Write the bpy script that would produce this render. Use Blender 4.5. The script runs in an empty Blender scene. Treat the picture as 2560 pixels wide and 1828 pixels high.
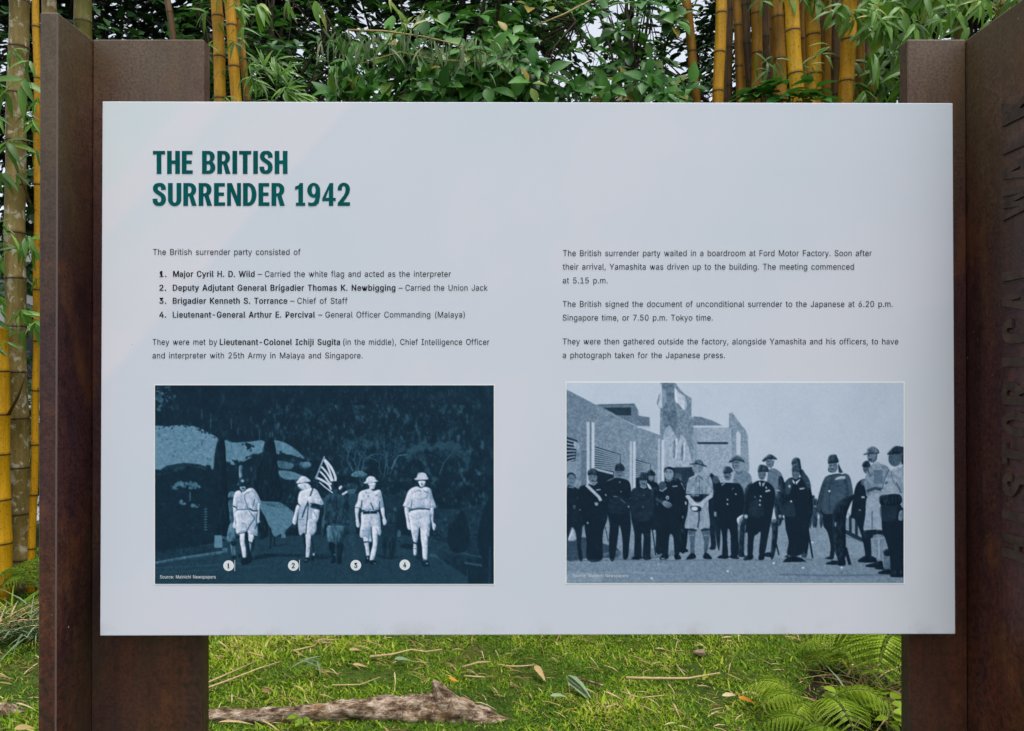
import bpy, math, random
import numpy as np
from mathutils import Vector, Matrix
R = math.radians
sc = bpy.context.scene
# ---------------------------------------------------------------- camera, sky, sun, exposure
EYE = Vector((0, 0, 1.55)); PITCH = R(.25); FPX = 1920.0
cd = bpy.data.cameras.new("camera"); cam = bpy.data.objects.new("camera", cd)
sc.collection.objects.link(cam); sc.camera = cam
cam.location = EYE; cam.rotation_euler = (R(90) + PITCH, 0, 0)
cd.sensor_width = 36; cd.lens = 27; cd.clip_start = .05; cd.clip_end = 3000
SUN_EL, SUN_AZ = R(76), R(150)            # high, behind the viewer
w = bpy.data.worlds.new("World"); sc.world = w; w.use_nodes = True
nt = w.node_tree; bg = nt.nodes["Background"]
sky = nt.nodes.new("ShaderNodeTexSky"); sky.sky_type = 'NISHITA'; sky.sun_disc = False
sky.sun_elevation = SUN_EL; sky.sun_rotation = SUN_AZ
sky.air_density = 1.0; sky.dust_density = 4.0; sky.ozone_density = 1.0
hs = nt.nodes.new("ShaderNodeHueSaturation"); hs.inputs["Saturation"].default_value = .35   # overcast: nearly white
hs.inputs["Value"].default_value = 1.0
nt.links.new(sky.outputs[0], hs.inputs["Color"]); nt.links.new(hs.outputs[0], bg.inputs[0])
bg.inputs[1].default_value = .15
sd = bpy.data.lights.new("sun", 'SUN'); sun = bpy.data.objects.new("sun", sd); sc.collection.objects.link(sun)
sd.energy = .6; sd.angle = R(14); sd.color = (1, .98, .94)
sun.rotation_euler = Vector((-math.sin(SUN_AZ) * math.cos(SUN_EL), -math.cos(SUN_AZ) * math.cos(SUN_EL), -math.sin(SUN_EL))).to_track_quat('-Z', 'Y').to_euler()
sun.location = (0, -5, 12)
sc.view_settings.view_transform = 'Standard'; sc.view_settings.look = 'None'
sc.view_settings.exposure = .88; sc.view_settings.gamma = 1
sc.cycles.max_bounces = 6; sc.cycles.transparent_max_bounces = 8

# ---------------------------------------------------------------- helpers
rng = np.random.default_rng(11)
def ray(px, py):
    v = Vector(((px - 1280) / FPX, 1, -(py - 914) / FPX))
    return Matrix.Rotation(PITCH, 3, 'X') @ v
def at(px, py, Y):
    d = ray(px, py); return EYE + d * (Y / d.y)
def on_ground(px, py, z=0.0):
    d = ray(px, py); return EYE + d * ((z - EYE.z) / d.z)
def tag(o, label=None, cat=None, group=None, kind=None):
    if label: o['label'] = label
    if cat: o['category'] = cat
    if group: o['group'] = group
    if kind: o['kind'] = kind
    return o
def empty(name, loc, label, cat, group=None):
    o = bpy.data.objects.new(name, None); sc.collection.objects.link(o)
    o.location = loc; o.empty_display_size = .1
    return tag(o, label, cat, group)
def mesh_obj(name, V, F, mat, parent=None, smooth=False, attrs=None):
    """V in world space; becomes local to the parent (parents carry only a location)"""
    V = np.asarray(V, np.float32)
    a_ = parent
    while a_ is not None: V = V - np.array(a_.matrix_basis.translation, np.float32)[None]; a_ = a_.parent
    me = bpy.data.meshes.new(name)
    if isinstance(F, np.ndarray):
        n = len(F); k = F.shape[1]
        me.vertices.add(len(V)); me.vertices.foreach_set("co", V.ravel())
        me.loops.add(n * k); me.loops.foreach_set("vertex_index", F.ravel().astype(np.int32))
        me.polygons.add(n); me.polygons.foreach_set("loop_start", np.arange(0, n * k, k, dtype=np.int32))
        me.polygons.foreach_set("loop_total", np.full(n, k, np.int32))
        me.update(calc_edges=True)
    else:
        me.from_pydata([tuple(map(float, v)) for v in V], [], F); me.update()
    if smooth: me.polygons.foreach_set("use_smooth", np.ones(len(me.polygons), bool))
    for k, arr in (attrs or {}).items():
        arr = np.asarray(arr, np.float32)
        if arr.ndim == 1:
            a = me.attributes.new(k, 'FLOAT', 'POINT'); a.data.foreach_set("value", arr)
        else:
            a = me.attributes.new(k, 'FLOAT_COLOR', 'POINT'); a.data.foreach_set("color", arr.ravel())
    if mat: me.materials.append(mat)
    o = bpy.data.objects.new(name, me); sc.collection.objects.link(o)
    if parent is not None: o.parent = parent
    return o
class MB:
    """collects pieces of ONE mesh"""
    def __init__(self): self.v = []; self.f = []; self.n = 0; self.at = {}
    def add(self, V, F, **at):
        V = np.asarray(V, float).reshape(-1, 3); self.v.append(V)
        self.f += [tuple(i + self.n for i in f) for f in F]; self.n += len(V)
        for k, x in at.items(): self.at.setdefault(k, []).append(np.full(len(V), x) if np.isscalar(x) else np.asarray(x))
    def box(self, a, b, **at):
        (x0, y0, z0), (x1, y1, z1) = a, b
        self.add([(x0, y0, z0), (x1, y0, z0), (x1, y1, z0), (x0, y1, z0), (x0, y0, z1), (x1, y0, z1), (x1, y1, z1), (x0, y1, z1)],
                 [(0, 3, 2, 1), (4, 5, 6, 7), (0, 1, 5, 4), (1, 2, 6, 5), (2, 3, 7, 6), (3, 0, 4, 7)], **at)
    def tube(self, pts, rad, seg=8, cap=True, jit=0, **at):
        pts = np.asarray(pts, float); n = len(pts)
        rad = np.full(n, rad) if np.isscalar(rad) else np.asarray(rad)
        d = np.gradient(pts, axis=0); d /= np.linalg.norm(d, axis=1)[:, None] + 1e-9
        up = np.array([0, 0, 1.]) if abs(d[0][2]) < .9 else np.array([1., 0, 0])
        V = []
        for i in range(n):
            s = np.cross(d[i], up); s /= np.linalg.norm(s) + 1e-9; u = np.cross(s, d[i])
            for k in range(seg):
                t = 2 * math.pi * k / seg; r = rad[i] * (1 + (rng.normal(0, jit) if jit else 0))
                V.append(pts[i] + (s * math.cos(t) + u * math.sin(t)) * r)
        F = [(i * seg + k, i * seg + (k + 1) % seg, (i + 1) * seg + (k + 1) % seg, (i + 1) * seg + k) for i in range(n - 1) for k in range(seg)]
        if cap: F += [tuple(range(seg))[::-1], tuple(range((n - 1) * seg, n * seg))]
        at = {k: (np.repeat(x, seg) if not np.isscalar(x) else x) for k, x in at.items()}
        self.add(V, F, **at)
    def build(self, name, mat, parent=None, smooth=False):
        return mesh_obj(name, np.vstack(self.v), self.f, mat, parent, smooth, {k: np.concatenate(x) for k, x in self.at.items()})

# ---------------------------------------------------------------- materials
def mat(name, build):
    m = bpy.data.materials.new(name); m.use_nodes = True
    t = m.node_tree; b = t.nodes["Principled BSDF"]; build(t, b); return m
def node(t, kind, **kw):
    n = t.nodes.new(kind)
    for k, v in kw.items():
        if k.startswith('i_'): n.inputs[k[2:].replace('_', ' ')].default_value = v
        else: setattr(n, k, v)
    return n
def ramp(t, fac, stops):
    r = t.nodes.new("ShaderNodeValToRGB"); e = r.color_ramp.elements
    while len(e) < len(stops): e.new(.5)
    for x, (p, c) in zip(e, stops): x.position = p; x.color = (*c, 1) if len(c) == 3 else c
    if fac is not None: t.links.new(fac, r.inputs[0])
    return r
def noise(t, scale, detail=4, rough=.6, stretch=None, coord="Object", dist=0):
    tc = t.nodes.new("ShaderNodeTexCoord"); src = tc.outputs[coord]
    if stretch:
        mp = t.nodes.new("ShaderNodeMapping"); mp.inputs["Scale"].default_value = stretch
        t.links.new(src, mp.inputs[0]); src = mp.outputs[0]
    n = t.nodes.new("ShaderNodeTexNoise"); n.inputs["Scale"].default_value = scale
    n.inputs["Detail"].default_value = detail; n.inputs["Roughness"].default_value = rough; n.inputs["Distortion"].default_value = dist
    t.links.new(src, n.inputs["Vector"]); return n
def mix(t, fac, a, b, mode='MIX'):
    m = t.nodes.new("ShaderNodeMix"); m.data_type = 'RGBA'; m.blend_type = mode
    for s, x in ((0, fac), (6, a), (7, b)):
        if hasattr(x, 'links'): t.links.new(x, m.inputs[s])
        else: m.inputs[s].default_value = (*x, 1) if isinstance(x, tuple) and len(x) == 3 else x
    return m.outputs[2]
def bump(t, b, h, strength=.3, dist=.005):
    n = t.nodes.new("ShaderNodeBump"); n.inputs["Strength"].default_value = strength; n.inputs["Distance"].default_value = dist
    t.links.new(h, n.inputs["Height"]); t.links.new(n.outputs[0], b.inputs["Normal"])
def attr(t, name):
    a = t.nodes.new("ShaderNodeAttribute"); a.attribute_name = name; return a
def setp(b, rough=None, spec=None):
    if rough is not None: b.inputs["Roughness"].default_value = rough
    if spec is not None: b.inputs["Specular IOR Level"].default_value = spec
def flat(name, col, rough=.6, spec=.3):
    def f(t, b): b.inputs["Base Color"].default_value = (*col, 1); setp(b, rough, spec)
    return mat(name, f)
def srgb(c):
    c = np.asarray(c, float) / 255; return np.where(c <= .04045, c / 12.92, ((c + .055) / 1.055) ** 2.4)

def m_corten(t, b):
    big = noise(t, 4.5, 6, .68, (1, 1, .4)); fine = noise(t, 170, 3, .75); mid = noise(t, 17, 6, .7); streak = noise(t, 9, 5, .6, (1, 1, .07))
    c = ramp(t, big.outputs[0], [(.30, (.020, .009, .015)), (.43, (.045, .020, .028)), (.52, (.052, .020, .021)), (.60, (.070, .034, .024)), (.70, (.075, .052, .024))]).outputs[0]
    r = ramp(t, streak.outputs[0], [(.40, (0, 0, 0)), (.56, (1, 1, 1))]).outputs[0]
    tcz = node(t, "ShaderNodeTexCoord"); sz = node(t, "ShaderNodeSeparateXYZ"); t.links.new(tcz.outputs["Object"], sz.inputs[0])
    lo = node(t, "ShaderNodeMapRange"); lo.inputs[1].default_value = 1.25; lo.inputs[2].default_value = .98; t.links.new(sz.outputs[2], lo.inputs[0])
    hi = node(t, "ShaderNodeMapRange"); hi.inputs[1].default_value = 1.75; hi.inputs[2].default_value = 2.2; t.links.new(sz.outputs[2], hi.inputs[0])
    c = mix(t, mix(t, 1.0, hi.outputs[0], (.85, .85, .85), 'MULTIPLY'), c, mix(t, .6, c, (.19, .125, .07)))
    c = mix(t, mix(t, 1.0, r, mix(t, lo.outputs[0], (.3, .3, .3), (1.0, 1.0, 1.0)), 'MULTIPLY'), c, mix(t, .8, c, (.12, .029, .014)))
    blk = noise(t, 85, 3, .75); bz = noise(t, 6, 3, .6, (1, 1, .5)); bm = ramp(t, blk.outputs[0], [(.53, (0, 0, 0)), (.58, (1, 1, 1))]).outputs[0]; bs = ramp(t, bz.outputs[0], [(.38, (0, 0, 0)), (.55, (1, 1, 1))]).outputs[0]
    c = mix(t, mix(t, 1.0, mix(t, 1.0, bm, bs, 'MULTIPLY'), mix(t, lo.outputs[0], (.15, .15, .15), (.9, .9, .9)), 'MULTIPLY'), c, (.012, .008, .008))
    f = ramp(t, fine.outputs[0], [(.36, (.5, .46, .47)), (.5, (1, 1, 1)), (.64, (1.45, 1.42, 1.42))]).outputs[0]
    c = mix(t, 1.0, c, f, 'MULTIPLY')
    pt = noise(t, 8, 6, .72, (1, 1, .6)); c = mix(t, ramp(t, pt.outputs[0], [(.53, (0, 0, 0)), (.66, (.6, .6, .6))]).outputs[0], c, (.17, .062, .022))
    pd = noise(t, 6.3, 6, .7, (1, 1, .3)); c = mix(t, ramp(t, pd.outputs[0], [(.52, (0, 0, 0)), (.68, (.65, .65, .65))]).outputs[0], c, (.022, .011, .017))
    s3 = noise(t, 30, 5, .7, (1, 1, .05)); c = mix(t, .38, c, ramp(t, s3.outputs[0], [(.36, (.5, .48, .5)), (.5, (1, 1, 1)), (.64, (1.45, 1.35, 1.25))]).outputs[0], 'MULTIPLY')
    g = ramp(t, mid.outputs[0], [(.34, (.6, .55, .58)), (.5, (1, 1, 1))]).outputs[0]
    c = mix(t, .8, c, g, 'MULTIPLY')
    # pale flecks
    v = node(t, "ShaderNodeTexVoronoi", i_Scale=38.0, i_Randomness=1.0); tc = node(t, "ShaderNodeTexCoord"); t.links.new(tc.outputs["Object"], v.inputs["Vector"])
    s = ramp(t, v.outputs["Distance"], [(.05, (1, 1, 1)), (.075, (0, 0, 0))]).outputs[0]
    sel = noise(t, 5.5, 2); s2 = ramp(t, sel.outputs[0], [(.6, (0, 0, 0)), (.66, (1, 1, 1))]).outputs[0]
    c = mix(t, mix(t, 1.0, s, s2, 'MULTIPLY'), c, (.42, .38, .33))
    # moss towards green on some faces
    ms = noise(t, 2.1, 3, .5, (1, 1, .5)); msr = ramp(t, ms.outputs[0], [(.48, (0, 0, 0)), (.66, (.75, .75, .75))]).outputs[0]
    c = mix(t, msr, c, (.088, .066, .022))
    t.links.new(c, b.inputs["Base Color"]); setp(b, .44, .5); bump(t, b, fine.outputs[0], .3, .002)
M_CORTEN = mat("weathering_steel", m_corten)
def m_letter(t, b):
    n = noise(t, 30, 5, .7); c = ramp(t, n.outputs[0], [(.3, (.022, .013, .011)), (.7, (.085, .052, .038))]).outputs[0]
    t.links.new(c, b.inputs["Base Color"]); setp(b, .6, .3); bump(t, b, n.outputs[0], .3, .003)
M_WORN = flat("worn_steel_edge", (.12, .085, .078), .5, .4)
M_LETTER = mat("raised_letter_steel", m_letter)
def m_board(t, b):
    tc = node(t, "ShaderNodeTexCoord")
    # broad diagonal bands in the base colour, palest towards the upper left
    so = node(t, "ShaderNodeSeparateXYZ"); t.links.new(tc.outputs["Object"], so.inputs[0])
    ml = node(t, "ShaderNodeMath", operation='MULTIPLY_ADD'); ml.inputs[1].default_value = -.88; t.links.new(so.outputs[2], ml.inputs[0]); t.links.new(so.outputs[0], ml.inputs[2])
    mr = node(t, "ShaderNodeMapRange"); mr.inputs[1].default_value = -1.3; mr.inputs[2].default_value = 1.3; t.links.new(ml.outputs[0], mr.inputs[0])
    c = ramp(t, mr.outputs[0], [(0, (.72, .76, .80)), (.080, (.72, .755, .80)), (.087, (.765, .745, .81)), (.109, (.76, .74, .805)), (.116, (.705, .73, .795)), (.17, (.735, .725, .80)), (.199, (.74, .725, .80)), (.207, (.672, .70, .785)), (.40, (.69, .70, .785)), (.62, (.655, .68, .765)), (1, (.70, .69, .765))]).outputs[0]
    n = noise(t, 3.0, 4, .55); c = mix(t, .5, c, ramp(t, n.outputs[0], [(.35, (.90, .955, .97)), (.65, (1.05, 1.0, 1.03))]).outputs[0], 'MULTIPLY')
    # grime along the lower edge
    e2 = node(t, "ShaderNodeMapRange"); e2.inputs[1].default_value = -.47; e2.inputs[2].default_value = -.495; t.links.new(so.outputs[2], e2.inputs[0])
    g = noise(t, 7, 6, .7); gr = ramp(t, g.outputs[0], [(.5, (0, 0, 0)), (.72, (.5, .5, .5))]).outputs[0]
    c = mix(t, mix(t, 1.0, e2.outputs[0], gr, 'MULTIPLY'), c, (.34, .33, .30))
    v = node(t, "ShaderNodeTexVoronoi", i_Scale=16.0); t.links.new(tc.outputs["Object"], v.inputs["Vector"])
    s = ramp(t, v.outputs["Distance"], [(.012, (1, 1, 1)), (.02, (0, 0, 0))]).outputs[0]
    sel = noise(t, 3.3, 2); s2 = ramp(t, sel.outputs[0], [(.55, (0, 0, 0)), (.58, (.8, .8, .8))]).outputs[0]
    c = mix(t, mix(t, 1.0, s, s2, 'MULTIPLY'), c, (.25, .25, .26))
    t.links.new(c, b.inputs["Base Color"]); setp(b, .5, .22)
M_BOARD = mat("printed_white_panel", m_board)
def m_print(t, b):
    a = attr(t, "ink"); t.links.new(a.outputs["Color"], b.inputs["Base Color"]); setp(b, .5, .06)
M_PRINT = mat("photo_print_ink", m_print)
M_TEXT = flat("dark_slate_ink", (.012, .014, .026), .55, .04)
def m_head(t, b):
    n = noise(t, 8, 3); c = ramp(t, n.outputs[0], [(.3, (.001, .075, .082)), (.7, (.002, .105, .108))]).outputs[0]
    t.links.new(c, b.inputs["Base Color"]); setp(b, .5, .04)
M_HEAD = mat("teal_ink", m_head)
M_CAPTION = flat("white_ink", (.78, .80, .84), .5, .1)
M_BADGE = flat("pale_badge_ink", (.74, .78, .84), .5, .1)
M_BORDER = flat("white_print_border", (.82, .83, .86), .5, .1)

def leaf_mat(name, stops, rough=.42, spec=.4, trans=.18, tcol=(.16, .34, .04)):
    def f(t, b):
        a = attr(t, "tint"); n = noise(t, 55, 3, .6)
        c = ramp(t, a.outputs["Fac"], stops).outputs[0]
        c = mix(t, .35, c, ramp(t, n.outputs[0], [(.3, (.6, .6, .55)), (.7, (1.25, 1.25, 1.15))]).outputs[0], 'MULTIPLY')
        t.links.new(c, b.inputs["Base Color"]); setp(b, rough, spec)
        tr = node(t, "ShaderNodeBsdfTranslucent"); tr.inputs[0].default_value = (*tcol, 1)
        ms = node(t, "ShaderNodeMixShader"); ms.inputs[0].default_value = trans
        out = [x for x in t.nodes if x.type == 'OUTPUT_MATERIAL'][0]
        t.links.new(b.outputs[0], ms.inputs[1]); t.links.new(tr.outputs[0], ms.inputs[2]); t.links.new(ms.outputs[0], out.inputs[0])
    return mat(name, f)
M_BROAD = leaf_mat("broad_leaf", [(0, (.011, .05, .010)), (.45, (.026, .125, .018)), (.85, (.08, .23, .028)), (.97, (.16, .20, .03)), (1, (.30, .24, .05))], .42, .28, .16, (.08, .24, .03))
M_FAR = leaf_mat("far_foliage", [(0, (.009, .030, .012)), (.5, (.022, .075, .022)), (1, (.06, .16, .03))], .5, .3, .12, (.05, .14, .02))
M_BAMLEAF = leaf_mat("bamboo_leaf", [(0, (.025, .07, .012)), (.5, (.075, .19, .016)), (.85, (.16, .34, .03)), (1, (.38, .38, .10))], .42, .4, .28, (.22, .42, .05))
M_FERN = leaf_mat("fern_leaf", [(0, (.06, .13, .006)), (.5, (.18, .28, .012)), (1, (.32, .42, .03))], .5, .3, .22, (.2, .36, .03))
M_GRASS = leaf_mat("grass_blade", [(0, (.014, .055, .003)), (.3, (.065, .17, .004)), (.6, (.20, .32, .008)), (.82, (.34, .40, .025)), (1, (.50, .44, .16))], .55, .2, .2, (.2, .34, .03))
M_WITHER = leaf_mat("withered_leaf", [(0, (.10, .18, .09)), (.6, (.24, .33, .18)), (1, (.34, .36, .22))], .6, .2, .1, (.2, .26, .1))
M_STRAW = leaf_mat("dry_straw", [(0, (.20, .12, .05)), (.5, (.40, .28, .12)), (1, (.58, .47, .28))], .65, .2, .05, (.4, .3, .12))

def bamboo_mat(name, c0, c1, c2, blotch=None, bl=.5, soot=.7):
    def f(t, b):
        n = noise(t, 9, 5, .65, (1, 1, .25)); st = noise(t, 60, 4, .6, (1, 1, .04)); sp = noise(t, 85, 3, .7)
        c = ramp(t, n.outputs[0], [(.3, c0), (.5, c1), (.72, c2)]).outputs[0]
        c = mix(t, .55, c, ramp(t, st.outputs[0], [(.3, (.6, .58, .5)), (.6, (1.1, 1.1, 1.1))]).outputs[0], 'MULTIPLY')
        c = mix(t, ramp(t, sp.outputs[0], [(.57, (0, 0, 0)), (.68, (.8, .8, .8))]).outputs[0], c, (.05, .03, .010))
        dk = noise(t, 6, 4, .65, (1, 1, .3)); c = mix(t, ramp(t, dk.outputs[0], [(.52, (0, 0, 0)), (.7, (soot, soot, soot))]).outputs[0], c, mix(t, .25, (.045, .026, .008), c))
        if blotch:
            q = noise(t, 17, 4, .6, (1, 1, .7), dist=.4); c = mix(t, ramp(t, q.outputs[0], [(bl, (0, 0, 0)), (bl + .09, (.9, .9, .9))]).outputs[0], c, blotch)
        a = attr(t, "joint")
        c = mix(t, a.outputs["Fac"], c, (.035, .022, .008))
        t.links.new(c, b.inputs["Base Color"]); setp(b, .42, .25); bump(t, b, st.outputs[0], .15, .003)
    return mat(name, f)
M_BY = bamboo_mat("yellow_bamboo", (.34, .155, .003), (.52, .255, .005), (.60, .32, .015), soot=.5)
M_BB = bamboo_mat("bright_yellow_bamboo", (.48, .235, .004), (.60, .31, .006), (.64, .36, .015), soot=.2)
M_BA = bamboo_mat("amber_bamboo", (.13, .058, .003), (.27, .125, .005), (.40, .20, .010))
M_BR = bamboo_mat("brown_bamboo", (.06, .035, .014), (.11, .062, .022), (.19, .11, .04), (.22, .18, .11), .6)
M_BO = bamboo_mat("lichen_bamboo", (.13, .10, .028), (.24, .17, .05), (.31, .24, .09), (.50, .46, .34), .545)
M_BM = bamboo_mat("mossy_bamboo", (.07, .075, .014), (.14, .125, .022), (.22, .17, .035), (.24, .25, .14), .6)
def m_bark(t, b):
    n = noise(t, 40, 6, .7, (.35, 1, 1)); q = noise(t, 7, 4, .6); fi = noise(t, 130, 4, .7)
    c = ramp(t, n.outputs[0], [(.34, (.02, .014, .010)), (.46, (.15, .098, .06)), (.56, (.38, .285, .205)), (.68, (.58, .49, .40))]).outputs[0]
    c = mix(t, ramp(t, q.outputs[0], [(.58, (0, 0, 0)), (.7, (.6, .6, .6))]).outputs[0], c, (.30, .16, .06))
    c = mix(t, .6, c, ramp(t, fi.outputs[0], [(.3, (.4, .4, .4)), (.6, (1.15, 1.15, 1.15))]).outputs[0], 'MULTIPLY')
    t.links.new(c, b.inputs["Base Color"]); setp(b, .85, .15); bump(t, b, n.outputs[0], .8, .02)
M_LOG = mat("weathered_wood", m_bark)
def m_trunk(t, b):
    n = noise(t, 14, 6, .7, (1, 1, .3)); c = ramp(t, n.outputs[0], [(.3, (.018, .014, .010)), (.7, (.075, .058, .04))]).outputs[0]
    t.links.new(c, b.inputs["Base Color"]); setp(b, .85, .15); bump(t, b, n.outputs[0], .6, .02)
M_TRUNK = mat("tree_bark", m_trunk)
def m_lawn(t, b):
    n = noise(t, 1.6, 5, .6); q = noise(t, 26, 5, .7)
    c = ramp(t, n.outputs[0], [(.3, (.03, .055, .010)), (.5, (.05, .085, .012)), (.66, (.085, .085, .022)), (.8, (.09, .06, .025))]).outputs[0]
    c = mix(t, .8, c, ramp(t, q.outputs[0], [(.3, (.35, .35, .35)), (.65, (1.4, 1.4, 1.3))]).outputs[0], 'MULTIPLY')
    t.links.new(c, b.inputs["Base Color"]); setp(b, .9, .1); bump(t, b, q.outputs[0], .7, .02)
M_LAWN = mat("lawn_soil", m_lawn)
def m_conc(t, b):
    n = noise(t, 5, 6, .7); c = ramp(t, n.outputs[0], [(.3, (.42, .42, .41)), (.7, (.56, .56, .55))]).outputs[0]
    t.links.new(c, b.inputs["Base Color"]); setp(b, .85, .15)
M_PATH = mat("pale_concrete", m_conc)
def m_wall(t, b):
    n = noise(t, 2, 5, .7, (1, 1, .4)); c = ramp(t, n.outputs[0], [(.3, (.42, .42, .43)), (.7, (.55, .55, .57))]).outputs[0]
    t.links.new(c, b.inputs["Base Color"]); setp(b, .8, .2)
M_WALL = mat("grey_render", m_wall)
M_ROOF = flat("grey_roof", (.13, .12, .12), .7, .2); M_PANE = flat("dark_window_glass", (.02, .025, .03), .1, .5)
M_WIRE = flat("galvanised_wire", (.16, .17, .17), .5, .5)
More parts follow.
